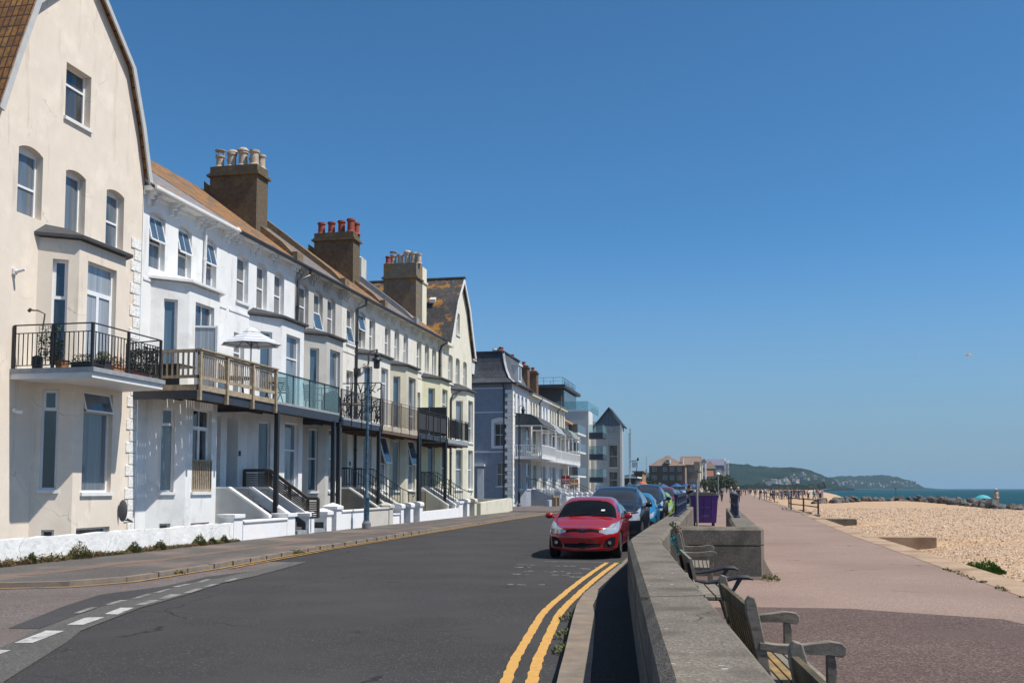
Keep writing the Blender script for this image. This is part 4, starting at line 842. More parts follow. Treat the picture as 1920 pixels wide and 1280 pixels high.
mb.extr([(XG + .26, a + (.03 if i < 3 else -.03), z - .03) for i, (a, z) in enumerate(prof7)] + [(XG + .26, a, z) for a, z in reversed(inn)], (0, 0, 0), (-.06, 0, 0)); obj('bargeboard', mb, M_WTRIM, h7)
mb = MB(); mb.b2(-26, XG + .3, 62.62, 62.88, 15.42, 15.55); obj('ridge_tiles', mb, M_REND, h7)
mb = MB(); mb.add([(-18.5, 60.85, 13.55), (-18.1, 60.85, 13.55), (-18.1, 61.15, 13.95), (-18.5, 61.15, 13.95), (-18.5, 60.85, 13.78), (-18.1, 60.85, 13.78)], [(0, 1, 5, 4), (4, 5, 2, 3), (1, 2, 5), (0, 4, 3)]); obj('roof_vent', mb, M_WTRIM, h7)
mb = MB(); mb.b2(XG, XG + .35, 58.4, 59.85, 10.45, 10.62); obj('eaves_return', mb, P_CREAM7, h7)
bay(h7, 60.45, 61.25, 63.2, 64.1, .8, P_CREAM7, 7.85, [(.3, .75, 4.7, 7.2), (.3, .75, 1.6, 4.1)], [(.2, .82, 4.6, 7.3), (.2, .82, 1.6, 4.1)],
    [sk(kind='tall', glass=G_SKY), sk(kind='sash', glass=G_SKY)], [sk(kind='sash', glass=G_SKY, split=.35), sk(kind='sash', glass=G_SKY)], X=XG)
downpipe(h7, [(XG + .5, 60.9, 7.85), (XG + .15, 60.2, 7.5), (XG + .08, 60.1, 7.2), (XG + .08, 60.1, .5)], .06)
# ------------------------------------------------------------------ balconies along the terrace
XB = -14.9
def balc(par, y0, y1, z1, m, beam, beam_h=.24, edge=.08, boards=False):
    mb = MB()
    if boards:
        yy = y0
        while yy < y1 - .1: mb.b2(X0 + .01, XB - .02, yy, yy + .125, z1 - edge, z1); yy += .14
    else: mb.b2(X0 + .01, XB, y0, y1, z1 - edge, z1)
    mb.mi = 1; mb.b2(XB - .12, XB - .01, y0 + .01, y1 - .01, z1 - edge - beam_h, z1 - edge - .002)
    mb.b2(X0 + .01, XB - .12, y0 + .01, y0 + .11, z1 - edge - beam_h * .9, z1 - edge - .002); mb.b2(X0 + .01, XB - .12, y1 - .11, y1 - .01, z1 - edge - beam_h * .9, z1 - edge - .002)
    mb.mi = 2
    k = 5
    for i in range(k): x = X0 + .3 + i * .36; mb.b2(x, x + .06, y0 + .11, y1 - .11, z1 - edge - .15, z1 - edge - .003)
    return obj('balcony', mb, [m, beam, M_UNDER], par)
def posts(par, pts, z1=4.3, z0=.6, w=.14):
    for x, y in pts:
        mb = MB(); mb.b2(x - w / 2, x + w / 2, y - w / 2, y + w / 2, z0, z1); obj('support_post', mb, M_BLACK, par)
# timber balcony: boards, square posts, balusters
b = balc(h1, 26.1, 31.18, 4.56, M_WOOD, M_STEEL, .26, .07, boards=True)
mb = MB()
for y in (26.15, 27.75, 29.45, 31.12): mb.b2(XB - .0, XB + .1, y - .05, y + .05, 4.2, 5.66)
mb.b2(XB - .07, XB + .13, 26.08, 31.2, 5.66, 5.70); mb.b2(XB + .0, XB + .05, 26.1, 31.15, 5.52, 5.62); mb.b2(XB + .0, XB + .05, 26.1, 31.15, 4.83, 4.93); mb.b2(XB + .0, XB + .04, 26.1, 31.15, 4.5, 4.66)
obj('railing', mb, M_WOOD, b)
mb = MB(); y = 26.28
while y < 31.0:
    mb.b2(XB - .008, XB + .012, y - .018, y + .018, 4.85, 5.58); y += .125
obj('balusters', mb, M_WOOD, b)
mb = MB(); mb.b2(X0 + .1, XB - .07, 26.1, 26.2, 5.6, 5.69); mb.b2(X0 + .1, XB - .05, 26.13, 26.18, 4.85, 4.94); mb.b2(X0 + .1, XB - .05, 26.13, 26.18, 4.56, 4.66); x = X0 + .25
while x < XB - .1: mb.b2(x - .025, x + .025, 26.12, 26.16, 4.85, 5.6); x += .17
obj('end_railing', mb, M_WOOD, b)
# glass balcony
M_GLASS = bpy.data.materials.new('balustrade_glass'); M_GLASS.use_nodes = True; n = M_GLASS.node_tree; pb = n.nodes['Principled BSDF']
tr = n.nodes.new('ShaderNodeBsdfTransparent'); tr.inputs[0].default_value = (.80, .93, .94, 1); mx = n.nodes.new('ShaderNodeMixShader'); mx.inputs[0].default_value = .24
pb.inputs['Base Color'].default_value = (.25, .36, .38, 1); pb.inputs['Roughness'].default_value = .02; pb.inputs['Specular IOR Level'].default_value = .9
n.links.new(tr.outputs[0], mx.inputs[1]); n.links.new(pb.outputs[0], mx.inputs[2]); n.links.new(mx.outputs[0], n.nodes['Material Output'].inputs[0])
b = balc(h2, 31.22, 36.92, 4.62, M_LEADL, M_STEEL, .28, .09)
posts(b, [(XB - .06, 31.5), (XB - .06, 36.5)])
for k in range(4):
    mb = MB(); y0 = 31.26 + k * 1.41; mb.b2(XB - .03, XB - .018, y0 + .01, y0 + 1.38, 4.64, 5.6); obj('glass_panel', mb, M_GLASS, b)
mb = MB(); mb.b2(XB - .05, XB + .01, 31.22, 36.92, 5.6, 5.635)
for k in range(5): y0 = 31.26 + k * 1.41; mb.b2(XB - .045, XB - .005, y0 - .015, y0 + .015, 4.6, 5.6)
obj('railing', mb, M_BLACK, b)
railing(b, [(XB - .1, 36.85), (X0 + .9, 36.85)], 5.62, 4.62, M_LEAD, .14, .01, .035)
# iron balconies
b = balc(h3, 37.1, 41.75, 4.5, M_LEADL, M_STEEL, .22, .1); posts(b, [(XB - .06, 37.05), (XB - .06, 41.7)])
railing(b, [(XB, 37.12), (XB, 41.72)], 5.6, 4.5, M_BLACK, .13, .009, .035, foot=4.2)
mb = MB(); rnd = random.Random(9)            # cut-metal screen: a frame full of curling branches
mb.bar((XB, 41.78, 4.5), (XB, 41.78, 6.33), .04); mb.bar((X0 + .25, 41.78, 4.5), (X0 + .25, 41.78, 6.33), .04); mb.bar((X0 + .25, 41.78, 6.33), (XB, 41.78, 6.33), .04)
for k in (.33, .66): x = X0 + .25 + k * (XB - X0 - .25); mb.bar((x, 41.78, 4.5), (x, 41.78, 6.33), .05)
for k in range(60):
    x = rnd.uniform(X0 + .3, XB - .1); z = rnd.uniform(4.5, 6.0); a = rnd.uniform(.5, 2.6); pts = []
    for j in range(6): pts.append((min(max(x, X0 + .27), XB - .02), 41.78, min(z, 6.31))); x += .11 * math.cos(a); z += .11 * math.sin(a); a += rnd.uniform(-.5, .5)
    mb.tube(pts, [.028 - .003 * q for q in range(6)], 4)
obj('privacy_screen', mb, M_BLACK, b)
b = balc(h4, 42.0, 47.2, 4.45, mat('concrete_edge', (.42, .37, .29), .9, .2, 5), M_RUSTY, .14, .2); posts(b, [(XB - .06, 47.5)])
railing(b, [(X0 + .1, 42.02), (XB, 42.02), (XB, 47.18)], 5.62, 4.45, M_RUSTY, .13, .009, .03, mid=.12, foot=4.2)
b = balc(h5, 47.35, 52.5, 4.42, M_STEEL, M_STEEL, .15, .1); posts(b, [(XB - .06, 47.75), (XB - .06, 52.35)])
railing(b, [(XB, 47.37), (XB, 52.48)], 5.6, 4.42, M_IRON, 1.3, .012, .035, mid=.12, foot=4.15)
M_MESH = mat('dark_mesh_cloth', (.035, .037, .043), .8, .2, 12)
for k in range(4):
    mb = MB(); y0 = 47.4 + k * 1.28; mb.b2(XB - .03, XB - .02, y0 + .03, y0 + 1.24, 4.62, 5.48); obj('mesh_panel', mb, M_MESH, b)
for k in range(2):
    mb = MB(); xx = X0 + .15 + k * 1.0; mb.b2(xx, xx + .95, 52.4, 52.42, 4.5, 6.1); mb.bar((xx, 52.41, 4.45), (xx, 52.41, 6.15), .05); obj('privacy_screen', mb, M_MESH, b)
b = balc(h6, 52.75, 57.1, 4.38, M_LEADL, M_LEAD, .1, .22)
railing(b, [(X0 + .1, 52.8), (XB, 52.8), (XB, 57.08), (X0 + .6, 57.08)], 5.55, 4.4, M_IRON, .14, .01, .03, mid=.12)
mb = MB(); mb.b2(XB - .03, XB - .02, 53.6, 54.9, 4.5, 5.5); mb.b2(XB - .03, XB - .02, 56.4, 57.0, 4.5, 5.5); obj('mesh_panel', mb, M_MESH, b)

# ------------------------------------------------------------------ stairs up to the front doors, shared by each pair
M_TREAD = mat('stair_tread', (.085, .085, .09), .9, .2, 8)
def stair(par, y, w, m, tall=True, xl=-15.95, xe=-14.5, zl=1.64, ze=.72, name='stair_wall'):
    mb = MB(); poly = [(X0, 0), (xe, 0), (xe, ze), (xl, zl), (X0, zl)]
    mb.extr([(p[0], y - w / 2, p[1]) for p in poly], (0, 0, 0), (0, w, 0)); mb.mi = 1
    poly = [(X0 + .002, zl + .0), (X0 + .002, zl + .07), (xl + .02, zl + .07), (xe + .02, ze + .07), (xe + .02, ze - .0), (xl, zl - .0)]
    mb.extr([(p[0], y - w / 2 - .03, p[1]) for p in poly], (0, 0, 0), (0, w + .06, 0))
    return obj(name, mb, m, par)
def flight(par, y0, y1):
    mb = MB(); n = 8; xl, xe = -15.95, -14.45
    mb.b2(X0 - .98, xl, y0, y1, .05, 1.58)
    for i in range(n): x = xl + (xe - xl) * i / n; mb.b2(x, x + (xe - xl) / n, y0, y1, .05, 1.58 - (i + 1) * 1.45 / n)
    return obj('front_steps', mb, M_TREAD, par)
WB = [P_WHITE, M_WTRIM]
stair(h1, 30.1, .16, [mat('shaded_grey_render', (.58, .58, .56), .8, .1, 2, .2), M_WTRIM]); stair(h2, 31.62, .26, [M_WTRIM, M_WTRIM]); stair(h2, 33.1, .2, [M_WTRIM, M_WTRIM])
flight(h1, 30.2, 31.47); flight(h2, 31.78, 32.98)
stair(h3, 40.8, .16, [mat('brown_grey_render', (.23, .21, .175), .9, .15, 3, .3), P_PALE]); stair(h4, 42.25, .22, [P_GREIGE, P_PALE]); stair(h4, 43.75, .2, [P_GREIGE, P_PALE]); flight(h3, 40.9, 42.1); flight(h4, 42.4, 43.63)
stair(h5, 51.4, .16, [P_BEIGE, M_WTRIM]); stair(h6, 52.9, .22, [P_PALE, M_WTRIM]); stair(h6, 54.3, .2, [P_PALE, M_WTRIM]); flight(h5, 51.5, 52.75); flight(h6, 53.05, 54.18)
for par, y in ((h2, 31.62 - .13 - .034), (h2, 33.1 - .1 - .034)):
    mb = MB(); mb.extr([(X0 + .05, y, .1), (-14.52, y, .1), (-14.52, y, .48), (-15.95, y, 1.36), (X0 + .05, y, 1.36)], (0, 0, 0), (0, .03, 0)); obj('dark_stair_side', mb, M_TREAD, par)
# brown slatted handrail
mb = MB(); yy = 33.1
A = (X0 + .05, 2.3); Bp = (-15.95, 2.3); Cp = (-14.5, 1.3); Dp = (-14.1, 1.3)
for p, q in ((A, Bp), (Bp, Cp), (Cp, Dp)): mb.bar((p[0], yy, p[1]), (q[0], yy, q[1]), .10, .11)
for k in range(8):
    dz = .14 + k * .075
    for p, q in ((A, Bp), (Bp, Cp), (Cp, Dp)):
        if (p[1] + q[1]) / 2 - dz > .55: mb.bar((p[0], yy, p[1] - dz), (q[0], yy, q[1] - dz), .03, .048)
for p in (A, (-16.1, 2.3), Bp, (-15.2, 1.79), Cp, Dp): mb.bar((p[0], yy, p[1] - (.68)), (p[0], yy, p[1]), .09)
obj('slatted_handrail', mb, M_DWOOD, h2)
def iron_rail(par, y, ext=0.0):
    mb = MB(); pts = [(X0 + .1, y, 2.55), (-15.95, y, 2.55), (-14.5, y, 1.62)]
    mb.tube(pts + ([(-14.2, y, 1.5), (-14.0, y, 1.45), (-13.95, y, 1.35), (-14.02, y, 1.28)] if ext else []), .022, 6)
    low = [(X0 + .1, y, 1.85), (-15.95, y, 1.85), (-14.5, y, .92)]; mb.tube(low, .014, 4)
    for p, q, k in ((pts[0], pts[1], 8), (pts[1], pts[2], 11)):
        a, b = Vector(p), Vector(q)
        for i in range(k + 1): c = a.lerp(b, i / k); mb.bar((c.x, y, c.z - .7 if i % 5 else c.z - .9), c, .018 if i % 5 else .03)
    return obj('stair_railing', mb, M_BLACK, par)
for par, y, e in ((h3, 40.8, 0), (h4, 42.25, 0), (h4, 43.75, 1), (h5, 51.4, 0), (h6, 52.9, 0), (h6, 54.3, 1)): iron_rail(par, y, e)
# guard rail in the tall ground window of the first white house
mb = MB(); f1, f2, f3 = Frame((X0 + .8, 27.8), (0, 1), (1, 0)), 0, 0
for k in range(11): s = .42 + k * .112; fbox(mb, f1, s, s + .05, 1.58, 2.5, -.03, .0)
fbox(mb, f1, .38, 1.58, 2.5, 2.56, -.04, .02); fbox(mb, f1, .38, 1.58, 1.56, 1.63, -.035, .015); obj('window_guard', mb, M_WOOD, h1)
# open leaf of the french window on the first floor
mb = MB(); mb.bar((X0 + .72, 28.2, 4.62), (X0 + 1.4, 28.45, 4.62), .06); mb.bar((X0 + .72, 28.2, 6.72), (X0 + 1.4, 28.45, 6.72), .06); mb.bar((X0 + .72, 28.2, 4.6), (X0 + .72, 28.2, 6.75), .08); mb.bar((X0 + 1.4, 28.45, 4.6), (X0 + 1.4, 28.45, 6.75), .08)
mb.mi = 1; mb.quad((X0 + .74, 28.21, 4.65), (X0 + 1.38, 28.44, 4.65), (X0 + 1.38, 28.44, 6.7), (X0 + .74, 28.21, 6.7)); obj('open_door_leaf', mb, [M_FRAME, G_LACE], h1)
for par, x, y, z, m in ((h2, X0 + .012, 32.78, 2.9, M_BLACK), (h4, X0 + .012, 43.5, 2.8, M_BLACK)):
    mb = MB(); mb.box((x, y, z), (.03, .13, .18)); obj('intercom', mb, m, par)

# ------------------------------------------------------------------ garden walls and gate piers
XW = -14.4
P_WALLR = mat('rough_white_wall', (.80, .80, .785), .9, .12, 2.5, .9, 9, col2=(.60, .59, .57), fac2=(.58, .72), s2=2.2, dirt=((.25, .24, .22), .68, .76, 4.0))
add_cracks(P_WALLR, .9, .007, (.33, .32, .30), 1.0, (.48, .56)); P_WALLW = mat('white_garden_wall', (.82, .82, .82), .85, .06, 2, .4, 14, col2=(.62, .62, .61), fac2=(.58, .8), s2=2); P_WALLG = mat('greige_garden_wall', (.56, .53, .475), .9, .07, 3, .5, 18)
P_WALLY = mat('yellow_garden_wall', (.66, .63, .50), .9, .1, 2, .3, 20, col2=(.5, .45, .33), fac2=(.58, .75), s2=1.2)
def gwall(label, y0, y1, z1, m, cap=None, th=.24, zb=.05, rough=0.0, x=XW, z2=None):
    o = thing('garden_wall', label, 'wall', (x, (y0 + y1) / 2, zb)); mb = MB(); z2 = z2 if z2 is not None else z1
    k = max(2, int((y1 - y0) / .35)); rnd = random.Random(int(y0 * 7))
    top = [(y0 + (y1 - y0) * i / k, z1 + (z2 - z1) * i / k + rnd.uniform(-1, 1) * rough) for i in range(k + 1)]
    mb.extr([(x - th, y0, zb)] + [(x - th, a, z) for a, z in top] + [(x - th, y1, zb)], (0, 0, 0), (th, 0, 0)); obj('masonry', mb, m, o)
    if cap:
        mb = MB(); mb.extr([(x, y0, z1 + .002), (x, y1, z2 + .002), (x, y1, z2 + cap), (x, y0, z1 + cap)], (-th - .05, 0, 0), (.05, 0, 0)); obj('coping', mb, m, o, bevel=.02)
    return o
def pier(label, y, z1, m, w=.42, wy=None, capk='flat', x=XW, capo=.06, group=None, dark=None):
    wy = wy or w; o = thing('gate_pier', label, 'gate pier', (x, y, .1), group=group); mb = MB(); mb.b2(x - w, x + .02, y - wy / 2, y + wy / 2, .08, z1 - .12); obj('shaft', mb, m, o)
    if dark: mb = MB(); mb.b2(x - w - .004, x - .1, y - wy / 2 - .006, y + wy / 2 - .05, .1, .42); obj('painted_base', mb, dark, o)
    mb = MB(); a, b, c, d = x - w - capo, x + .02 + capo, y - wy / 2 - capo, y + wy / 2 + capo
    mb.b2(a, b, c, d, z1 - .12, z1)
    if capk == 'pyr':
        mb.add([(a, c, z1), (b, c, z1), (b, d, z1), (a, d, z1), ((a + b) / 2, (c + d) / 2, z1 + .14)], [(0, 1, 4), (1, 2, 4), (2, 3, 4), (3, 0, 4)])
    elif capk == 'round':
        mb.extr([(a + (b - a) * (.5 - .5 * math.cos(math.pi * i / 8)), c, z1 + .1 * math.sin(math.pi * i / 8)) for i in range(9)], (0, 0, 0), (0, d - c, 0))
    obj('cap', mb, m, o, bevel=.012); return o
gwall('long rough white wall with cracked flaking render under the cream gabled house', 14.2, 27.55, .60, P_WALLR, rough=.02, z2=.63)
pier('square white pier with flat cap where the rough wall meets the clean one', 27.75, .88, P_WALLW, .46, .55)
gwall('clean white garden wall in front of the shared white stairs', 28.1, 31.2, .60, P_WALLW, cap=.08)
pier('white pier with oblong flat cap at the near side of the white gateway', 31.5, .82, P_WALLW, .5, .62)
pier('white pier with low pyramid cap, nearer of the two in the white gateway', 33.2, .78, P_WALLW, .46, .46, 'pyr', dark=M_LEAD)
pier('white pier with low pyramid cap, farther of the two in the white gateway', 34.8, .80, P_WALLW, .5, .46, 'pyr', dark=M_LEAD)
pier('tall white pier with pointed cap just left of the blue lamp post', 35.75, .98, P_WALLW, .5, .5, 'pyr')
gwall('white garden wall directly left of the blue lamp post', 36.05, 38.9, .74, P_WALLW, cap=.08)
gwall('beige grey garden wall directly right of the blue lamp post', 38.95, 41.5, .76, P_WALLG, cap=.08)
pier('beige grey pier with pointed cap beside the beige garden wall', 41.8, .92, P_WALLG, .48, .5, 'pyr')
gwall('short low cream wall piece between two pointed piers', 42.1, 43.0, .48, P_WALLW, cap=.06)
pier('cream pier with rounded cap near the first iron gateway', 43.35, .88, P_WALLW, .46, .4, 'round'); pier('cream pier with rounded cap, middle of three by the iron gateway', 44.75, .9, P_WALLW, .46, .45, 'round')
pier('cream pier with rounded cap before the low long white wall', 46.2, .93, P_WALLW, .46, .48, 'round')
gwall('long low white wall with a vent block under the screened balconies', 46.45, 53.2, .52, P_WALLW, z2=.58)
pier('cream pier at the far end of the low long white wall', 53.6, .95, P_WALLW, .5, .8, 'flat'); pier('white pier with slab cap, first after the low long wall', 55.2, .98, P_WALLW, .46, .5, 'round')
pier('white pier with slab cap, second after the low long wall', 56.9, .98, P_WALLY, .46, .5, 'round')
gwall('yellow cream boundary wall of the far gabled house by the side street', 58.2, 67.0, .80, P_WALLY, th=.3, z2=1.0)
gwall('brown topped return wall along the side street', 67.0, 67.3, .95, P_WALLY, th=3.5)
for a, b_, z in ((32.1, 32.9, .2), (33.5, 34.5, .2)):
    mb = MB(); mb.b2(XW - .9, XW - .02, a, b_, .05, z); tag(obj('gate_step', mb, M_LEADL, org=(XW, a, 0)), 'flat grey step in the %s white gateway' % ('nearer' if a < 33 else 'farther'), 'step')
# iron gate behind the low wall
t = thing('iron_gate', 'thin iron bar gate standing open behind the low long white wall', 'gate', (-15.2, 48.2, .1)); railing(t, [(-15.25, 46.9), (-15.25, 49.7)], 1.5, .5, M_RUSTY, .2, .012, .03)
# ------------------------------------------------------------------ the concrete sea wall with its recess
def slab(name, label, foot, ztop, rec=True, ch=.055, joint=None):
    """low wall: footprint polygon (counter-clockwise), chamfered top, shadow groove and a plinth course"""
    o = thing(name, label, 'wall', (foot[0][0], foot[0][1], 0)); P = [Vector(p) for p in foot]; n = len(P)
    def inset(d):
        out = []
        for i in range(n):
            a, b, c = P[i - 1], P[i], P[(i + 1) % n]; e1 = (b - a).normalized(); e2 = (c - b).normalized(); n1 = Vector((-e1.y, e1.x)); n2 = Vector((-e2.y, e2.x)); m = (n1 + n2)
            if m.length < 1e-4: m = n1
            m.normalize(); out.append(b + m * (d / max(.35, m.dot(n1))))
        return out
    mb = MB(); lv = [(0, -.1), (0, ztop - .36), (.035, ztop - .36), (.035, ztop - .33), (0, ztop - .33), (0, ztop - ch), (ch, ztop)]
    if not rec: lv = [(0, -.1), (0, ztop - ch), (ch, ztop)]
    rings = []
    for d, z in lv:
        q = inset(d); rings.append([(p.x, p.y, z) for p in q])
    vs = [p for r in rings for p in r]; fs = [(k * n + i, k * n + (i + 1) % n, (k + 1) * n + (i + 1) % n, (k + 1) * n + i) for k in range(len(lv) - 1) for i in range(n)]
    mb.add(vs, fs); tri = tessellate_polygon([[Vector((p[0], p[1], 0)) for p in rings[-1]]]); mb.add(rings[-1], tri)
    obj('concrete', mb, M_CONC, o)
    if joint:
        for a, b in joint:
            mb = MB(); mb.bar((a[0], a[1], ztop - .01), (b[0], b[1], ztop - .01), .012, .026); obj('joint', mb, M_CONCD, o)
    return o
ZW = .88
slab('sea_wall', 'thick grey concrete wall running from the camera between pavement and benches', [(.66, -1), (.21, 4.32), (-.97, 15.3), (-1.08, 21.0), (-1.09, 22.0), (-1.62, 22.0), (-1.49, 15.4), (-.27, 4.21), (.22, -1)][::1], ZW, joint=[((-.6, 7.2), (-.16, 7.4))])
slab('sea_wall', 'return of the concrete wall facing the benches, dark pebbly front', [(.63, 19.42), (.70, 19.9), (-1.0, 19.75), (-1.05, 19.25)], .92)
slab('sea_wall', 'concrete wall on the promenade side of the bin recess', [(.70, 19.95), (.62, 28), (.45, 42), (-.02, 42), (.05, 28), (.16, 19.95)], .86)
slab('sea_wall', 'concrete wall along the parked cars beyond the bin recess', [(-1.05, 22.1), (-1.15, 28), (-1.42, 45), (-1.52, 45), (-1.52, 170), (-2.05, 170), (-2.0, 45), (-1.72, 28), (-1.62, 22.1)], .86)
# blue railings standing on it
M_NAVY = mat('navy_rail_paint', (.022, .035, .075), .45, .25, 10)
def chunky_rail(label, x0, y0, x1, y1, zb=.86, h=.62, n=6):
    t = thing('wall_railing', label, 'railing', (x0, y0, zb)); a = Vector((x0, y0, 0)); b = Vector((x1, y1, 0))
    for i in range(n):
        p = a.lerp(b, i / (n - 1)); mb = MB(); mb.lathe((p.x, p.y, zb), [(.09, 0), (.09, .03), (.055, .05), (.05, h * .45), (.062, h * .5), (.05, h * .55), (.05, h - .07), (.07, h - .04), (.07, h), (.03, h + .03)], 10); obj('post', mb, M_NAVY, t, smooth=True)
    for z in (h - .05, h * .5):
        mb = MB(); mb.bar((a.x, a.y, zb + z), (b.x, b.y, zb + z), .075, .06); obj('rail', mb, M_NAVY, t)
chunky_rail('chunky navy painted railing on the wall beside the parked cars', -1.38, 28.6, -1.52, 38.4)
chunky_rail('chunky navy painted railing on the wall at the promenade side of the bin', .28, 27.9, .2, 36.0)
# the purple wheeled bin and the pole in front of it
t = thing('wheeled_bin', 'large purple wheeled bin with black lid in the wall recess', 'bin', (-1.0, 45.4, 0), R_(6), world=False)
M_PURP = mat('purple_plastic', (.085, .028, .20), .45, .15, 4); M_BLKP = mat('black_plastic', (.02, .021, .024), .5, .2, 6)
mb = MB(); n_ = 4
def tap(mb, w0, d0, w1, d1, z0, z1): mb.add([(-w0, -d0, z0), (w0, -d0, z0), (w0, d0, z0), (-w0, d0, z0), (-w1, -d1, z1), (w1, -d1, z1), (w1, d1, z1), (-w1, d1, z1)], [(3, 2, 1, 0), (4, 5, 6, 7), (0, 1, 5, 4), (1, 2, 6, 5), (2, 3, 7, 6), (3, 0, 4, 7)])
tap(mb, .52, .42, .60, .52, .14, 1.28); tap(mb, .64, .56, .64, .56, 1.26, 1.34)
for x in (-.35, 0, .35): mb.box((x, -.50, .72), (.03, .05, 1.0), 0, Matrix.Rotation(R_(5), 3, 'X'))
obj('tub', mb, M_PURP, t, bevel=.02)
mb = MB(); tap(mb, .66, .58, .6, .5, 1.345, 1.42); tap(mb, .6, .5, .35, .34, 1.42, 1.5); mb.bar((-.5, -.6, 1.4), (.5, -.6, 1.4), .04); obj('lid', mb, M_BLKP, t, bevel=.02)
for x in (-.42, .42):
    for y in (-.33, .33): mb = MB(); mb.tube([(x - .03, y, .09), (x + .03, y, .09)], .09, 12); mb.box((x, y, .15), (.05, .08, .08)); obj('wheel', mb, M_BLKP, t)
for w, z in ((.4, .82), (.28, .45)): mb = MB(); mb.box((.05, -.515 + z * .02 - .02 * 0, z), (w, .012, .012)); obj('pale_stripe', mb, M_LEADL, t)
t = thing('pole', 'slim grey pole with a box at its top in front of the purple bin', 'pole', (-1.24, 44.2, 0)); mb = MB(); mb.tube([(-1.24, 44.2, 0), (-1.24, 44.2, 2.85)], .055, 10); obj('shaft', mb, mat('grey_galvanised', (.30, .30, .29), .55, .15, 6, metal=.3), t, smooth=True)
mb = MB(); mb.box((-1.22, 44.2, 2.62), (.27, .2, .42)); mb.lathe((-1.1, 44.1, 2.32), [(.02, .0), (.1, .02), (.1, .1)], 10); obj('signal_box', mb, mat('weathered_box', (.30, .26, .2), .8, .2, 8), t, bevel=.02)

# ------------------------------------------------------------------ benches against the wall
M_TEAK = mat('silvered_teak', (.25, .215, .172), .85, .25, 6, .10, 90, col2=(.17, .155, .13), fac2=(.45, .65), s2=7, dirt=((.10, .088, .068), .48, .72, 7, (1.0, 9, 5)))
M_TEAKO = mat('lichened_teak_slat', (.25, .18, .09), .85, .3, 6, .1, 90, col2=(.34, .21, .06), fac2=(.45, .65), s2=6)
M_TEAKG = mat('green_stained_teak', (.105, .085, .045), .9, .35, 7, .12, 90, col2=(.07, .055, .03), fac2=(.45, .6), s2=4)
def wood_bench(label, x, y, rot, L=1.6, orange=False, n=6):
    """seat faces +x, length along y"""
    t = thing('park_bench', label, 'bench', (x, y, 0), rot, 'wooden benches along the wall', world=False); h = L / 2; t.scale = (.78, 1, 1)
    for i in range(n):
        mb = MB(); xx = .1 + i * .083; mb.b2(xx, xx + .068, -h + .02, h - .02, .40, .425); obj('seat_slat', mb, M_TEAKO if orange and i in (1, 2) else M_TEAK, t, bevel=.004)
    for s in (-1, 1):
        yy = s * (h - .035)
        mb = MB(); prof = [(.10, 0), (.035, 0), (.02, .42), (-.10, .86), (-.105, .93), (-.075, .965), (-.03, .955), (-.01, .9), (.07, .58), (.105, .42)]
        mb.extr([(p[0], yy - .035, p[1]) for p in prof], (0, 0, 0), (0, .07, 0)); obj('leg', mb, M_TEAK, t, bevel=.008)
        mb = MB(); mb.extr([(p[0], yy - .03, p[1]) for p in [(.535, 0), (.61, 0), (.605, .4), (.62, .5), (.6, .6), (.54, .6)]], (0, 0, 0), (0, .06, 0)); obj('leg', mb, M_TEAK, t, bevel=.006)
        mb = MB(); arm = [(.0, .625), (.2, .60), (.4, .60), (.54, .60), (.66, .585), (.69, .61), (.69, .65), (.66, .672), (.56, .685), (.45, .672), (.3, .658), (.15, .66), (.0, .675)]
        mb.extr([(p[0], yy - .04, p[1]) for p in arm], (0, 0, 0), (0, .08, 0)); obj('armrest', mb, M_TEAK, t, bevel=.006)
        mb = MB(); mb.b2(.06, .57, yy - .02, yy + .02, .31, .40); obj('side_rail', mb, M_TEAK, t)
    mb = MB()
    def bx_(z): return .03 - (z - .42) * .27
    for z0, z1 in ((.80, .90), (.45, .51)): mb.extr([(bx_(z0) + .005, -h + .06, z0), (bx_(z0) + .045, -h + .06, z0), (bx_(z1) + .045, -h + .06, z1), (bx_(z1) + .005, -h + .06, z1)], (0, 0, 0), (0, L - .12, 0))
    k = 11
    for i in range(k): yy = -h + .12 + i * (L - .24) / (k - 1); mb.extr([(bx_(.5) + .015, yy - .04, .5), (bx_(.5) + .035, yy - .04, .5), (bx_(.81) + .035, yy - .04, .81), (bx_(.81) + .015, yy - .04, .81)], (0, 0, 0), (0, .08, 0))
    obj('backrest', mb, M_TEAKG, t); mb = MB(); mb.b2(.56, .59, -h + .07, h - .07, .33, .40); mb.b2(.09, .12, -h + .07, h - .07, .33, .40); obj('front_rail', mb, M_TEAK, t)
    return t
wood_bench('weathered wooden bench with orange lichened seat slats, nearest one fully in view', .10, 7.42, R_(6.6), 1.62, True)
wood_bench('weathered wooden bench cut by the bottom edge of the photo', .42, 4.05, R_(6.2), 1.45)
wood_bench('wooden bench farthest along the wall with turquoise garland tied to its back', -.72, 16.7, R_(2.0), 1.75)
M_IRONB = mat('blue_black_iron', (.025, .03, .042), .45, .15, 8)
t = thing('park_bench', 'slatted wooden bench with curved black iron arms, between two wooden benches', 'bench', (-.42, 12.4, 0), R_(6.2), world=False)
for z0, z1 in ((.62, .86), (.44, .56)):
    mb = MB(); a = lambda z: .0 - (z - .42) * .22; mb.extr([(a(z0), -.85, z0), (a(z0) + .035, -.85, z0), (a(z1) + .035, -.85, z1), (a(z1), -.85, z1)], (0, 0, 0), (0, 1.7, 0)); obj('back_board', mb, M_TEAK, t, bevel=.004)
for i in range(3): mb = MB(); mb.b2(.06 + i * .15, .19 + i * .15, -.85, .85, .40, .435); obj('seat_board', mb, M_TEAK, t, bevel=.004)
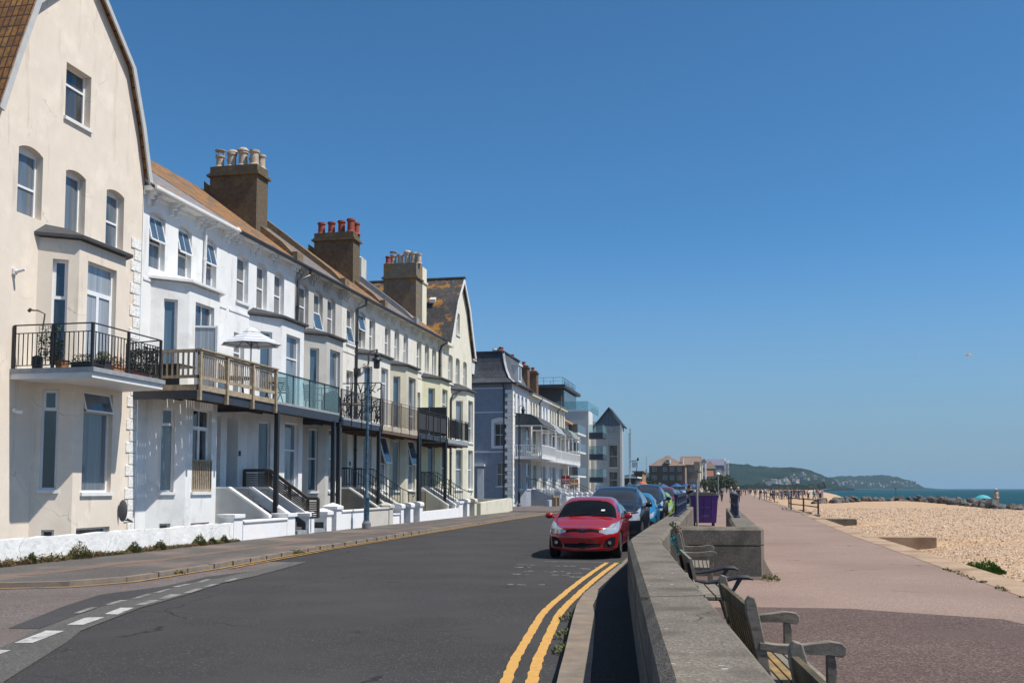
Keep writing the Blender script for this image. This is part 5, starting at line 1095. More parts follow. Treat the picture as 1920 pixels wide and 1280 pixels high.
for s in (-.68, .68):
    mb = MB(); mb.tube([(-.02, s, .6), (.12, s, .575), (.3, s, .6), (.45, s, .64), (.58, s, .64), (.64, s, .615)], [.018, .022, .026, .03, .028, .012], 6); mb.tube([(.5, s, .64), (.42, s, .5), (.3, s, .38), (.42, s, .2), (.48, s, 0)], [.03, .022, .022, .022, .026], 6)
    mb.tube([(-.1, s, .8), (-.03, s, .45), (.05, s, .38), (.0, s, .15), (-.05, s, 0)], .022, 6); mb.tube([(.0, s, .39), (.45, s, .39)], .02, 6); obj('iron_frame', mb, M_IRONB, t, smooth=True)
# garland on the far bench
rnd = random.Random(4); mb = MB()
for i in range(170):
    k = i / 170; z = 1.12 - k * .5; x = -.82 + .03 * math.sin(k * 9) + .1 * k; y = 15.88 + rnd.uniform(-.03, .03); c = Vector((x + rnd.uniform(-.06, .06), y, z + rnd.uniform(-.03, .03))); d = Vector((rnd.uniform(-1, 1), rnd.uniform(-1, 1), rnd.uniform(-1, 1))).normalized() * .035
    e = d.cross(Vector((rnd.uniform(-1, 1), 1, 0))).normalized() * .016; mb.mi = 0 if z < .92 else rnd.choice([1, 1, 2]); mb.add([c - d, c + e, c + d, c - e], [(0, 1, 2, 3)])
tag(obj('garland', mb, [mat('turquoise_ribbon', (.05, .38, .36), .6), mat('dull_green_leaf', (.12, .17, .10), .7, .3, 9), mat('dry_flower', (.30, .16, .12), .8, .3, 9)], org=(-.8, 15.9, .6)), 'garland of turquoise ribbon and dried flowers on the farthest bench', 'garland')
# weeds where the walls meet the paving
def weed(mb, c, r, h, n, rnd, flat_=False):
    for i in range(n):
        a = rnd.uniform(0, 6.28); q = rnd.random() ** .5 * r; z = rnd.random() ** .9 * h * (1 - q / r * .92)
        p = Vector((c[0] + q * math.cos(a), c[1] + q * math.sin(a), c[2] + z)); d = Vector((math.cos(a) * .6, math.sin(a) * .6, rnd.uniform(.2, 1))).normalized() * rnd.uniform(.02, .05)
        e = d.cross(Vector((rnd.uniform(-1, 1), rnd.uniform(-1, 1), .3))).normalized() * rnd.uniform(.008, .018); mb.mi = rnd.choice(mb.pal); mb.add([p - d * .3, p + e, p + d, p - e], [(0, 1, 2, 3)])
M_W1 = mat('weed_green', (.12, .15, .04), .8, .4, 8); M_W2 = mat('weed_olive', (.17, .155, .06), .85, .4, 8); M_W3 = mat('weed_rust', (.25, .14, .075), .85, .4, 8); WM = [M_W1, M_W2, M_W3]
rnd = random.Random(11)
WD = [(60, .1, .25, [0, 0, 1]), (150, .28, .42, [1, 1, 0, 2]), (252, .18, .30, [0, 1, 1]), (300, .17, .26, [1, 0]), (374, .2, .36, [1, 0, 0]), (398, .12, .2, [1, 0]), (420, .12, .24, [0, 1])]
lab = ['low green weed clump at the left end of the rough wall', 'tallest bushy weed against the rough white wall', 'small conical weed standing alone against the rough wall', 'olive weed clump next to the small conical weed', 'upright conical weed near the right end of the rough wall', 'small round weed just right of the upright conical weed', 'little yellow green weed beside the flat capped pier']
for (u, r, h, pal), l in zip(WD, lab):
    y = onX(u, 1030, -14.22)[0]; mb = MB(); mb.pal = pal; weed(mb, (-14.22, y, .11), r, h, int(2600 * r + 500), rnd); tag(obj('weed', mb, WM, org=(-14.22, y, .11)), l, 'weed', 'weeds along the foot of the rough wall')
mb = MB(); mb.pal = [0, 1, 2, 2]; y = 15.0
while y < 27.5:
    hh_ = .10 + .14 * max(0, mnoise.noise(Vector((y * .9, 1, 0)))) + (.09 if y < 19.5 else 0); weed(mb, (-14.27 + rnd.uniform(-.03, .06), y, .09), .15, hh_, int(500 * hh_) + 30, rnd); y += .10
g = obj('ground_weeds', mb, WM); g['kind'] = 'stuff'
mb = MB(); mb.pal = [0, 0, 1]
for (x, y) in [(-10.62, 23.5), (-10.6, 23.7), (-10.3, 17.5), (-11.3, 45), (-11.35, 46), (-2.13, 20.6), (-2.15, 20.9), (.72, 18.7), (.8, 18.5), (-1.95, 12.5), (-1.75, 11), (-1.6, 10), (-14.2, 33.2), (-2.2, 22)]:
    weed(mb, (x, y, .02), .12, .12, 70, rnd)
for i in range(16): weed(mb, (4.4 + rnd.uniform(-.04, .04), 15.5 + rnd.random() * 8, .0), .06, .05, 14, rnd)
g = obj('ground_weeds', mb, WM); g['kind'] = 'stuff'
mb = MB(); mb.pal = [0]; weed(mb, (5.45, 23.2, -.16), .36, .34, 2600, rnd); weed(mb, (5.35, 23.9, -.13), .25, .2, 900, rnd)
tag(obj('beach_weed', mb, [mat('bright_green_weed', (.075, .16, .015), .8, .3, 8)], org=(5.5, 23, -.3)), 'bright green plant mound on the shingle by the promenade edge', 'plant')
# concrete stubs that run from the promenade into the shingle
stubs = [(35.8, 6.88, -.6), (56.3, 6.83, -.6), (65.4, 5.75, -.5), (72.6, 5.85, -.5), (80.0, 5.9, -.5), (88.0, 5.6, -.5), (97.3, 5.6, -.5), (106.3, 5.5, -.5), (125.7, 6.2, -.5), (150.5, 6.5, -.5), (179.6, 6.2, -.5)]
for i, (y, x1, zb) in enumerate(stubs):
    mb = MB(); th = 1.1 if i < 2 else .8; xa = 4.6 + max(0, y - 60) * .008
    mb.prism([(xa, y), (x1, y), (x1, y + th), (xa, y + th)], zb, .02 + .001 * i)
    lb = ['thick cracked concrete stub in the shingle nearest the camera', 'second concrete stub in the shingle, smooth grey face'][i] if i < 2 else 'low concrete stub reaching from the promenade into the shingle'
    o = tag(obj('concrete_groyne', mb, M_EDGE if i == 0 else M_CONC, org=(xa, y, 0), bevel=.02), lb, 'groyne', 'concrete stubs along the promenade edge')
# timber rail fences on the shingle by the stubs
M_FEN = mat('brown_fence_paint', (.10, .062, .045), .8, .3, 8)
def fence(label, pts, h=1.0, rails=(.95, .5), w=.11):
    t = thing('rail_fence', label, 'fence', (pts[0][0], pts[0][1], -.1))
    for x, y in pts: mb = MB(); mb.b2(x - w / 2, x + w / 2, y - w / 2, y + w / 2, -.5, h); obj('post', mb, M_FEN, t)
    for z in rails:
        for p, q in zip(pts[:-1], pts[1:]): mb = MB(); mb.bar((p[0], p[1], z - .04), (q[0], q[1], z - .04), .05, .07); obj('rail', mb, M_FEN, t)
fence('brown rail fence on the shingle, nearer of the two', [(5.32, 89.9), (4.91, 80.4), (5.42, 74.5), (5.78, 67.0)], 1.0)
fence('brown rail fence on the shingle, farther of the two', [(4.84, 153.9), (5.6, 154.0), (5.8, 150.7), (5.65, 123.7)], 1.15, (1.05, .5))
# ------------------------------------------------------------------ parked cars
def cr(P, t):
    n = len(P); i = min(int(t), n - 2); f = t - i; p1, p2 = P[i], P[i + 1]
    p0 = P[i - 1] if i > 0 else tuple(2 * a - b for a, b in zip(p1, p2)); p3 = P[i + 2] if i + 2 < n else tuple(2 * a - b for a, b in zip(p2, p1))
    return tuple(.5 * (2 * b + (c - a) * f + (2 * a - 5 * b + 4 * c - d) * f * f + (3 * b - a - 3 * c + d) * f ** 3) for a, b, c, d in zip(p0, p1, p2, p3))
def inpoly(x, y, P):
    r = False; j = len(P) - 1
    for i in range(len(P)):
        if (P[i][1] > y) != (P[j][1] > y) and x < (P[j][0] - P[i][0]) * (y - P[i][1]) / (P[j][1] - P[i][1]) + P[i][0]: r = not r
        j = i
    return r
M_SCREEN = mat('windscreen_glass', (.018, .024, .028), .03, .3, 2, spec=.9, coat=1.0); M_SIDEG = mat('side_glass', (.035, .045, .055), .03, .2, 2, spec=1.0, coat=1.0)
M_CLEAR = bpy.data.materials.new('tinted_windscreen'); M_CLEAR.use_nodes = True; n = M_CLEAR.node_tree; pb = n.nodes['Principled BSDF']; tr = n.nodes.new('ShaderNodeBsdfTransparent'); tr.inputs[0].default_value = (.52, .58, .58, 1); mx = n.nodes.new('ShaderNodeMixShader'); mx.inputs[0].default_value = .42
pb.inputs['Base Color'].default_value = (.012, .016, .019, 1); pb.inputs['Roughness'].default_value = .03; pb.inputs['Specular IOR Level'].default_value = .8; n.links.new(tr.outputs[0], mx.inputs[1]); n.links.new(pb.outputs[0], mx.inputs[2]); n.links.new(mx.outputs[0], n.nodes['Material Output'].inputs[0])
M_TYRE = mat('tyre_rubber', (.018, .018, .018), .85, .2, 10); M_RIM = mat('alloy_rim', (.35, .36, .37), .35, .1, 6, metal=.7); M_PLAS = mat('black_trim', (.007, .007, .008), .7, .2, 8, spec=.2)
M_LAMP = mat('headlamp_glass', (.50, .52, .52), .12, .22, 5, metal=.4, coat=1.0); M_CHR = mat('chrome', (.65, .66, .67), .15, .05, 6, metal=1.0); M_PLATE = mat('white_plate', (.75, .75, .72), .5, .05, 5)
def car_paint(n, c, metal=.25, rough=.32): return mat('car_paint_' + n, c, rough, .05, 3, metal=metal, coat=1.0 if n == 'red' else .55, spec=.4)
# station: y, z_top, w_top, z_belt, w_belt, w_side, z_bottom
HATCH = [(.36, .80, .62, .70, .765, .80, .20), (.62, .885, .68, .77, .80, .84, .20), (.92, .955, .725, .85, .815, .855, .21), (1.08, 1.03, .725, .88, .82, .86, .21), (1.4, 1.225, .68, .91, .825, .86, .22), (1.78, 1.395, .62, .93, .83, .86, .22), (2.2, 1.45, .61, .945, .83, .86, .22),
         (2.8, 1.445, .605, .965, .83, .86, .22), (3.3, 1.385, .585, .99, .825, .86, .22), (3.65, 1.27, .53, 1.0, .81, .85, .23), (3.85, 1.08, .55, .98, .79, .84, .25), (3.96, .88, .56, .84, .77, .82, .27)]
def car(label, loc, rot, paint_m, L=4.05, Wd=1.72, H=1.455, hood=0.0, rails=False, fine=True, plate=False, group='cars parked along the sea wall', face='a', trim=None):
    t = thing('parked_car', label, 'car', loc, rot, group, world=False)
    sy, sx, sz = L / 4.05, Wd / 1.72, H / 1.455
    ST = [(s[0] * sy, s[1] * sz + hood * max(0, 1 - abs(s[0] - .6) / 1.2), s[2] * sx, s[3] * sz + hood * .8 * max(0, 1 - abs(s[0] - .6) / 2.5), s[4] * sx, s[5] * sx, s[6] * sz) for s in HATCH]
    def ring(s):
        y, zt, wt, zb, wb, ws, z0 = s; e = min(1.0, max(0.0, (zt - zb) / (.3 * sz)))
        cz = .02 + .05 * e
        return [(0, zt), (wt * .4, zt - .006), (wt * .75, zt - .022), (wt * .94, zt - cz), (wt + .02, zt - cz * 1.9), ((wt + wb) / 2 + .03, (zt + zb) / 2 - .02), (wb, zb), (ws - .005, zb - .10 * sz), (ws, .52 * sz), (ws - .015, .36 * sz), (ws - .03, z0 + .06), (ws - .12, z0)]
    NU = 84 if fine else 44; NV = 120 if fine else 56; kmax = 11
    rings = [ring(s) for s in ST]; nS = len(ST) - 1
    def P(iv, iu):          # iv station 0..1, iu ring 0..1
        a = iv * nS; b = iu * kmax; i0 = min(int(a), nS - 1)
        y = cr([(s[0],) for s in ST], a)[0]; cols = []
        pr = [cr(rings[j], b) for j in range(max(0, i0 - 1), min(nS, i0 + 2) + 1)]; off_ = i0 - max(0, i0 - 1)
        q = cr(pr, a - i0 + off_) if len(pr) > 2 else pr[0]
        return (q[0], y, q[1])
    wheels = [(.80 * sy, .31 * (H / 1.455) ** .6), (3.32 * sy, .31 * (H / 1.455) ** .6)]; RA = wheels[0][1] + .055
    parts = {}
    def put(key, vs):
        m = parts.setdefault(key, MB()); m.add(vs, [(0, 1, 2, 3)])
    G = [[P(j / NV, i / NU) for i in range(NU + 1)] for j in range(NV + 1)]
    yw0, yw1 = 1.0 * sy, 1.70 * sy
    for j in range(NV):
        for i in range(NU):
            q = [G[j][i], G[j][i + 1], G[j + 1][i + 1], G[j + 1][i]]
            cy = sum(p[1] for p in q) / 4; cz = sum(p[2] for p in q) / 4; cx = sum(p[0] for p in q) / 4; k = (i + .5) / NU * kmax
            key = 'body'
            if any((cy - wy) ** 2 + (cz - wz) ** 2 < RA * RA for wy, wz in wheels) and k > 6.2: continue
            if k < 3.5 and yw0 < cy < yw1 - .02 * k * k: key = 'windscreen'
            elif k < 2.9 and 3.42 * sy < cy < 3.83 * sy: key = 'rear_window'
            elif 4.15 < k < 5.85 and 1.28 * sy + (1.28 - cz / sz) * -.9 * 0 < cy < 3.4 * sy:
                f = (cz / sz - .93) / .45; ya = (1.22 + .55 * max(0, f)) * sy; yb = (3.45 - .25 * max(0, f)) * sy
                if ya < cy < yb: key = 'side_window' if not (2.28 * sy < cy < 2.38 * sy) else 'pillar'
            if 3.72 * sy < cy and 4.6 < k < 7.0: key = 'tail_lamp'
            for s in (1, -1):
                vs = [(p[0] * s, p[1], p[2]) for p in q]
                kk = key
                if key == 'side_window': kk = ('side_window', s, cy < 2.33 * sy)
                elif key == 'tail_lamp': kk = ('tail_lamp', s)
                elif key == 'body' and cy < .95 * sy and k < 7:
                    if inpoly(cy / sy, k, [(.2, 3.3), (.2, 7.0), (.5, 6.8), (.88, 5.9), (.92, 5.3), (.80, 4.5), (.55, 3.3)] if fine else [(.2, 4.8), (.2, 6.6), (.5, 6.4), (.74, 5.9), (.5, 4.9)]): kk = ('headlight', s)
                put(kk, vs)
    # front fascia: rows follow the first ring from belt to sill; plan-curved
    r0 = [P(0, i / NU) for i in range(NU + 1)]; i6 = int(round(5.0 / kmax * NU)); side_pts = r0[i6:]; topz = r0[0][2]
    NX = 40 if fine else 22; D = .36 * sy
    def yx(tt): return D * abs(tt) ** 3.0
    rows = []
    for (x, y, z) in side_pts:
        zz = z; h = zz / sz; bul = -.035 * math.exp(-((h - .50) / .13) ** 2) - .03 * math.exp(-((h - .24) / .08) ** 2) + .04 * max(0, (h - .60)) / .2
        rows.append([(x * tt, yx(tt) + bul * (1 - abs(tt) ** 4), zz + (.0 if abs(tt) > .999 else 0)) for tt in [-1 + 2 * a / NX for a in range(NX + 1)]])
    def cls(x, z):
        ax = abs(x) / sx; h = (z) / sz
        if face == 'a':
            if inpoly(ax, h, [(.415, .625), (.40, .67), (.52, .735), (.60, .80), (.9, .80), (.9, .66), (.70, .595), (.55, .585)]): return ('headlight', 1 if x > 0 else -1)
            if ax < .40 and abs(h - .665 + .010 * math.cos(ax * 16)) < .036: return 'grille'
            if ax < .42 and h < .385 - ax * .02 and h > .25 + ax * .10: return 'lower_grille'
            if inpoly(ax, h, [(.45, .27), (.50, .38), (.58, .49), (.64, .52), (.76, .52), (.76, .33), (.68, .27)]): return ('fog_lamp_housing', 1 if x > 0 else -1)
        else:
            if inpoly(ax, h, [(.46, .60), (.45, .68), (.58, .76), (.9, .80), (.9, .66), (.70, .60)]): return ('headlight', 1 if x > 0 else -1)
            if ax < .40 and .55 < h < .70: return 'grille'
            if ax < .5 and .24 < h < .38: return 'lower_grille'
            if .56 < ax < .70 and .28 < h < .40: return ('fog_lamp_housing', 1 if x > 0 else -1)
        return 'body'
    for a in range(len(rows) - 1):
        for b in range(NX):
            q = [rows[a][b], rows[a][b + 1], rows[a + 1][b + 1], rows[a + 1][b]]; cx = sum(p[0] for p in q) / 4; cz = sum(p[2] for p in q) / 4
            put(cls(cx, cz), q)
    # lip between the fascia and the bonnet
    top = r0[:i6 + 1]; full = [(-p[0], p[1], p[2]) for p in top[::-1]] + top[1:]; nf = len(full); fr_ = []
    for p in full:
        tt = max(-1, min(1, p[0] / side_pts[0][0])); fr_.append((p[0], yx(tt) + .04 * .7 * (1 - abs(tt) ** 4), side_pts[0][2]))
    K = 8
    for k in range(K):
        f0, f1 = k / K, (k + 1) / K
        def lp(a, b, f):
            return (a[0] + (b[0] - a[0]) * f, a[1] + (b[1] - a[1]) * f, a[2] + (b[2] - a[2]) * math.sin(f * math.pi / 2) ** 1.0)
        for i in range(nf - 1):
            q = [lp(fr_[i], full[i], f0), lp(fr_[i + 1], full[i + 1], f0), lp(fr_[i + 1], full[i + 1], f1), lp(fr_[i], full[i], f1)]
            cx = sum(p[0] for p in q) / 4 / sx; cyy = sum(p[1] for p in q) / 4
            key = ('headlight', 1 if cx > 0 else -1) if abs(cx) > .56 - f0 * -.10 and face == 'a' and fine or abs(cx) > (.6 if fine else .68) else 'body'
            put(key, q)
    # tail
    rl = [P(1, i / NU) for i in range(NU + 1)]; fl = [(-p[0], p[1], p[2]) for p in rl[::-1]] + rl[1:]
    body = parts['body']; o = len(body.v); n_ = len(fl); yb = fl[0][1]; body.add(fl + [(p[0] * .86, yb + .09 * sy, (p[2] - .5) * .86 + .5) for p in fl], [(i, i + 1, n_ + i + 1, n_ + i) for i in range(n_ - 1)] + [tuple(n_ + i for i in range(n_))])
    MM = {'body': paint_m, 'windscreen': M_CLEAR if fine else M_SCREEN, 'rear_window': M_SCREEN, 'side_window': M_SIDEG, 'pillar': M_PLAS, 'grille': M_PLAS, 'lower_grille': M_PLAS, 'fog_lamp_housing': M_PLAS, 'headlight': M_LAMP, 'tail_lamp': mat('tail_lamp_red', (.25, .01, .01), .15, .1, 5, coat=1)}
    made = {}
    for k, m in parts.items():
        nm = k if isinstance(k, str) else k[0]; made[k] = obj(nm, m, MM[nm], t, smooth=True, angle=50)
    # floor and inner arches
    mb = MB(); mb.b2(-.70 * sx, .70 * sx, .45 * sy, 3.85 * sy, .19, .62 * sz); obj('underbody', mb, M_PLAS, t)
    for wy, wr in wheels:
        for s in (1, -1):
            cx = s * (.86 * sx - .115); tm = MB(); vs = []
            prof = [(-.10, wr * .62), (-.105, wr * .93), (-.08, wr), (.08, wr), (.105, wr * .93), (.10, wr * .64)]; N = 28
            for dx, rr in prof:
                for q in range(N): a = 2 * math.pi * q / N; vs.append((cx + dx, wy + rr * math.cos(a), wr + rr * math.sin(a)))
            tm.add(vs, [(i * N + q, i * N + (q + 1) % N, (i + 1) * N + (q + 1) % N, (i + 1) * N + q) for i in range(5) for q in range(N)])
            w = bpy.data.objects.new('wheel', None); COL.objects.link(w); w.parent = t; obj('tyre', tm, M_TYRE, w, smooth=True)
            rm = MB(); xo = cx + s * .075
            for q in range(5):
                a = 2 * math.pi * q / 5; rm.bar((xo, wy, wr), (xo, wy + wr * .62 * math.cos(a), wr + wr * .62 * math.sin(a)), .06, .05, up=(1, 0, 0))
            rm.tube([(xo - s * .03, wy, wr), (xo + s * .02, wy, wr)], wr * .16, 12)
            vs = []
            for dx, rr in ((.08, wr * .66), (.05, wr * .60), (-.06, wr * .60)):
                for q in range(N): a = 2 * math.pi * q / N; vs.append((cx + s * dx, wy + rr * math.cos(a), wr + rr * math.sin(a)))
            rm.add(vs, [(i * N + q, i * N + (q + 1) % N, (i + 1) * N + (q + 1) % N, (i + 1) * N + q) for i in range(2) for q in range(N)]); obj('rim', rm, M_RIM, w, smooth=True)
            dm = MB(); dm.tube([(cx - s * .06, wy, wr), (cx - s * .055, wy, wr)], wr * .6, 20); obj('brake_disc', dm, M_PLAS, w)
    # door mirrors, wipers, seams, roof rails
    for s in (1, -1):
        mb = MB(); mb.blob((s * (.865 * sx + .12), 1.38 * sy, .985 * sz), (.10, .06, .075), 12, 8); mb.tube([(s * .82 * sx, 1.36 * sy, .93 * sz), (s * (.82 * sx + .1), 1.38 * sy, .95 * sz)], .025, 6); mr_ = obj('door_mirror', mb, trim or paint_m, t, smooth=True)
        mb = MB(); mb.blob((s * (.865 * sx + .12), 1.425 * sy, .985 * sz), (.09, .022, .055), 10, 6); obj('mirror_glass', mb, M_SIDEG, mr_, smooth=True)
        if rails:
            mb = MB(); mb.tube([(s * .58 * sx, 1.75 * sy, 1.37 * sz), (s * .585 * sx, 1.9 * sy, 1.47 * sz), (s * .585 * sx, 2.6 * sy, 1.49 * sz), (s * .58 * sx, 3.15 * sy, 1.455 * sz), (s * .575 * sx, 3.25 * sy, 1.38 * sz)], .024, 6); obj('roof_rail', mb, M_CHR, t, smooth=True)
    if fine:
        for s in (1, -1):
            pts = []
            for q in range(12):
                yy = (.44 + q * .05) * sy; iv = next(a / 600 for a in range(600) if cr([(c[0],) for c in ST], a / 600 * nS)[0] >= yy); p_ = P(iv, 3.45 / kmax); pts.append((s * p_[0], p_[1], p_[2] + .002))
            mb = MB(); mb.tube(pts, .0045, 4); obj('bonnet_seam', mb, M_PLAS, t)
            sm = MB(); sm.box((s * .36, 2.15, .78), (.46, .13, .62), 0, Matrix.Rotation(R_(12), 3, 'X')); sm.box((s * .36, 2.24, 1.14), (.24, .09, .17)); obj('seat', sm, mat('grey_seat_cloth', (.10, .10, .105), .9, .1, 5), t, bevel=.03)
        mb = MB(); mb.b2(-.66, .66, 1.02, 1.42, .80, .93); obj('dashboard', mb, mat('dashboard_plastic', (.035, .035, .037), .7, .1, 5), t, bevel=.03)
        mb = MB(); mb.tube([(-.36 + .18 * math.cos(a), 1.52 + .05 * math.sin(a), .97 + .17 * math.sin(a)) for a in [math.pi * 2 * q / 20 for q in range(21)]], .014, 6); mb.bar((-.52, 1.52, .97), (-.2, 1.52, .97), .03); obj('steering_wheel', mb, M_PLAS, t)
        for s, x in ((1, .12), (-1, -.42)):
            mb = MB(); mb.tube([(x, .99 * sy, .985 * sz), (x + .3, 1.06 * sy, 1.04 * sz), (x + .5, 1.10 * sy, 1.055 * sz)], [.012, .01, .006], 5); obj('wiper', mb, M_PLAS, t)
        for s in (1, -1):
            mb = MB(); mb.tube([(s * .63, .0 + .19, .39), (s * .63, .135, .39)], .04, 14); obj('fog_lamp', mb, M_CHR, t, smooth=True)
            for yy in (1.16, 2.33, 3.18):
                mb = MB(); pts = [(s * (p[0] + .002), yy * sy, p[2]) for p in [P(min(.999, (lambda q: q)(next(a / 400 for a in range(400) if cr([(c[0],) for c in ST], a / 400 * nS)[0] >= yy * sy))), b / kmax) for b in (6.1, 6.6, 7, 7.5, 8, 8.6)]]; mb.tube(pts, .004, 4); obj('door_seam', mb, M_PLAS, t)
            for yy in (1.75, 2.75):
                mb = MB(); mb.box((s * (.862 * sx + .012), (yy + .3) * sy, .80 * sz), (.03, .16, .03)); obj('door_handle', mb, paint_m, t, bevel=.008)
        # oval badge and its raised letters
        txt = bpy.data.curves.new('badge_text', 'FONT'); txt.body = 'KIA'; txt.size = .075; txt.extrude = .004; txt.align_x = 'CENTER'; txt.align_y = 'CENTER'
        to = bpy.data.objects.new('badge', txt); COL.objects.link(to); dg = bpy.context.evaluated_depsgraph_get(); me = bpy.data.meshes.new_from_object(to.evaluated_get(dg)); bpy.data.objects.remove(to)
        bo = bpy.data.objects.new('badge', me); COL.objects.link(bo); me.materials.append(M_CHR); bo.parent = t; bo.location = (0, .022, .735); bo.rotation_euler = (R_(78), 0, 0)
        mb = MB(); N = 24; vs = [];
        for rr in (1.0, .86):
            for q in range(N): a = 2 * math.pi * q / N; vs.append((.085 * rr * math.cos(a), .026 - .0 * rr, .735 + .042 * rr * math.sin(a)))
        mb.add(vs, [(q, (q + 1) % N, N + (q + 1) % N, N + q) for q in range(N)]); obj('badge_ring', mb, M_CHR, t)
        mb = MB(); pts = [(x * .40, -.002 + .36 * abs(x * .40 / .78) ** 3 + .012, .638 - .0 + .012 * math.cos(x * .40 * 18) * -1 + .0) for x in [-1 + .1 * i for i in range(21)]]; mb.tube(pts, .007, 5); obj('grille_trim', mb, M_CHR, t)
        mb = MB(); mb.box((.38, 1.2, 1.12), (.09, .01, .07), 0, Matrix.Rotation(R_(-60), 3, 'X')); obj('parking_disc', mb, M_PLATE, t)
    elif plate:
        mb = MB(); mb.box((0, -.045, .46 * sz), (.52, .02, .11)); obj('number_plate', mb, M_PLATE, t)
        mb = MB(); mb.tube([(-.38 * sx, .02, .62 * sz), (.38 * sx, .02, .62 * sz)], .012, 5); obj('grille_bar', mb, M_CHR, t)
    return t
XC = -3.3
car('red hatchback parked first in the row, nose to the camera', (-3.30, 23.2, 0), R_(1.5), car_paint('red', (.42, .010, .014), .25, .28))
ROW = [('navy blue tall car with silver roof rails directly behind the red hatchback', 29.2, (.010, .014, .026), 4.45, 1.84, 1.72, .14, True, 'b', None),
 ('bright blue small car third in the parked row', 34.9, (.012, .20, .42), 3.75, 1.66, 1.50, .02, False, 'a', None),
 ('dark blue people carrier with silver roof rails behind the bright blue car', 39.9, (.010, .014, .030), 4.75, 1.88, 1.84, .16, True, 'b', None),
 ('lime green small car with green mirror in the parked row', 46.2, (.26, .44, .045), 3.7, 1.64, 1.50, .02, False, 'a', None),
 ('dark red tall car just behind the lime green one', 50.9, (.16, .012, .022), 4.5, 1.82, 1.76, .14, False, 'b', None),
 ('blue grey car two places behind the lime green one', 56.6, (.10, .13, .17), 4.3, 1.80, 1.62, .08, False, 'b', None),
 ('charcoal car behind the blue grey one', 62.4, (.03, .033, .038), 4.4, 1.80, 1.58, .08, False, 'b', None),
 ('white hatchback beside the man sitting on the wall', 68.2, (.62, .63, .64), 4.2, 1.78, 1.50, .04, False, 'b', None),
 ('silver car far along the parked row', 74.0, (.36, .39, .42), 4.4, 1.80, 1.48, .04, False, 'b', None),
 ('pale blue car far along the parked row', 80.0, (.22, .32, .42), 4.3, 1.8, 1.52, .04, False, 'b', None),
 ('black car far along the parked row', 86.0, (.02, .02, .022), 4.4, 1.8, 1.6, .06, False, 'b', None),
 ('white car last but one in the parked row', 92.0, (.6, .6, .6), 4.3, 1.8, 1.55, .06, False, 'b', None),
 ('dark grey car last in the parked row', 98.0, (.06, .065, .07), 4.4, 1.8, 1.62, .06, False, 'b', None)]
for i, (lb, y, c, L, w, h, hd, rl, fc, tr) in enumerate(ROW):
    car(lb, (-2.42 - w / 2, y, 0), R_(.6), car_paint(lb.split(' car')[0].replace(' ', '_'), c), L, w, h, hd, rl, fine=False, plate=True, face=fc, trim=None)
# ------------------------------------------------------------------ the grey and white terrace beyond the side street
X2 = -18.2; CY = 84.9; fr2 = fac(X2)
P_BLUE = paint('slate_blue', (.25, .295, .36)); P_LBLUE = paint('pale_blue_grey', (.34, .37, .42)); P_WHT2 = paint('far_white', (.74, .745, .75), bump=.1); P_CRM2 = paint('far_pale_cream', (.68, .64, .54), bump=.1)
M_MANS = brick_mat('mansard_slate', (.062, .07, .085), (.048, .055, .07), (.03, .034, .042), .35, .28, .016, 'XZ', lich=(.085, .095, .11), lf=(.5, .7), ls=1.0)
M_MANSY = brick_mat('mansard_slate_front', (.10, .115, .135), (.085, .095, .115), (.05, .055, .065), .35, .28, .016, 'YZ')
M_VER = mat('veranda_lead_roof', (.085, .095, .10), .85, .2, 3, spec=.15); M_VER2 = mat('pale_veranda_roof', (.28, .31, .34), .8, .2, 3, spec=.15); M_VERG = mat('green_grey_veranda_roof', (.20, .25, .24), .85, .2, 3, spec=.15)
g = thing('terraced_house', 'slate blue end house with mansard roof and white quoined corner across the side street', 'house', (X2, 88.5, 0))
sd = side(CY)
win_s = [(-19.79, -18.72, 5.35, 7.45, .12), (-19.6, -18.72, 1.85, 3.95, 0)]
def gx(mb): panel(mb, fac(-27), [(CY, 0), (92.7, 0), (92.7, 10.8), (CY, 10.8)])
build_wall(g, sd, rect(-27, X2, -.1, 10.85), win_s, P_BLUE, extra=gx, rev=.16)
win(g, sd, *win_s[0][:4], 'sashv', .12, .14, G_DARK); win(g, sd, *win_s[1][:4], 'sashv', 0, .14, G_GREY)
mb = MB(); outl = rect(-20.05, -18.45, 5.15, 7.85, .2); panel(mb, sd, outl, [rect(*win_s[0])], d=.05, reveal=.05, back=.048); obj('window_surround', mb, M_WTRIM, g)
mb = MB()
for z in (8.33, 4.85, 10.45): fbox(mb, sd, -27, X2 - .75, z - .06, z + .06, .002, .05)
obj('string_course', mb, mat('pale_band', (.62, .65, .69), .8, .05, 3), g)
mb = MB()
for i in range(30):
    w = .62 if i % 2 else .40; z = .1 + i * .34; fbox(mb, sd, X2 - w, X2 + .06, z, z + .32, .002, .06); mb.b2(X2 + .002, X2 + .06, CY - .06, CY + w * 1.3, z, z + .32)
obj('quoin_stones', mb, M_QUOIN, g)
mb = MB(); panel(mb, fr2, rect(CY, 92.7, -.1, 10.85), [rect(CY + .6 + k * 1.75, CY + 1.55 + k * 1.75, 8.2, 10.1, .1) for k in range(4)], reveal=.15); obj('front_wall', mb, P_WHT2, g)
for k in range(4): win(g, fr2, CY + .6 + k * 1.75, CY + 1.55 + k * 1.75, 8.2, 10.1, 'sash', .1, .15, G_SKY)
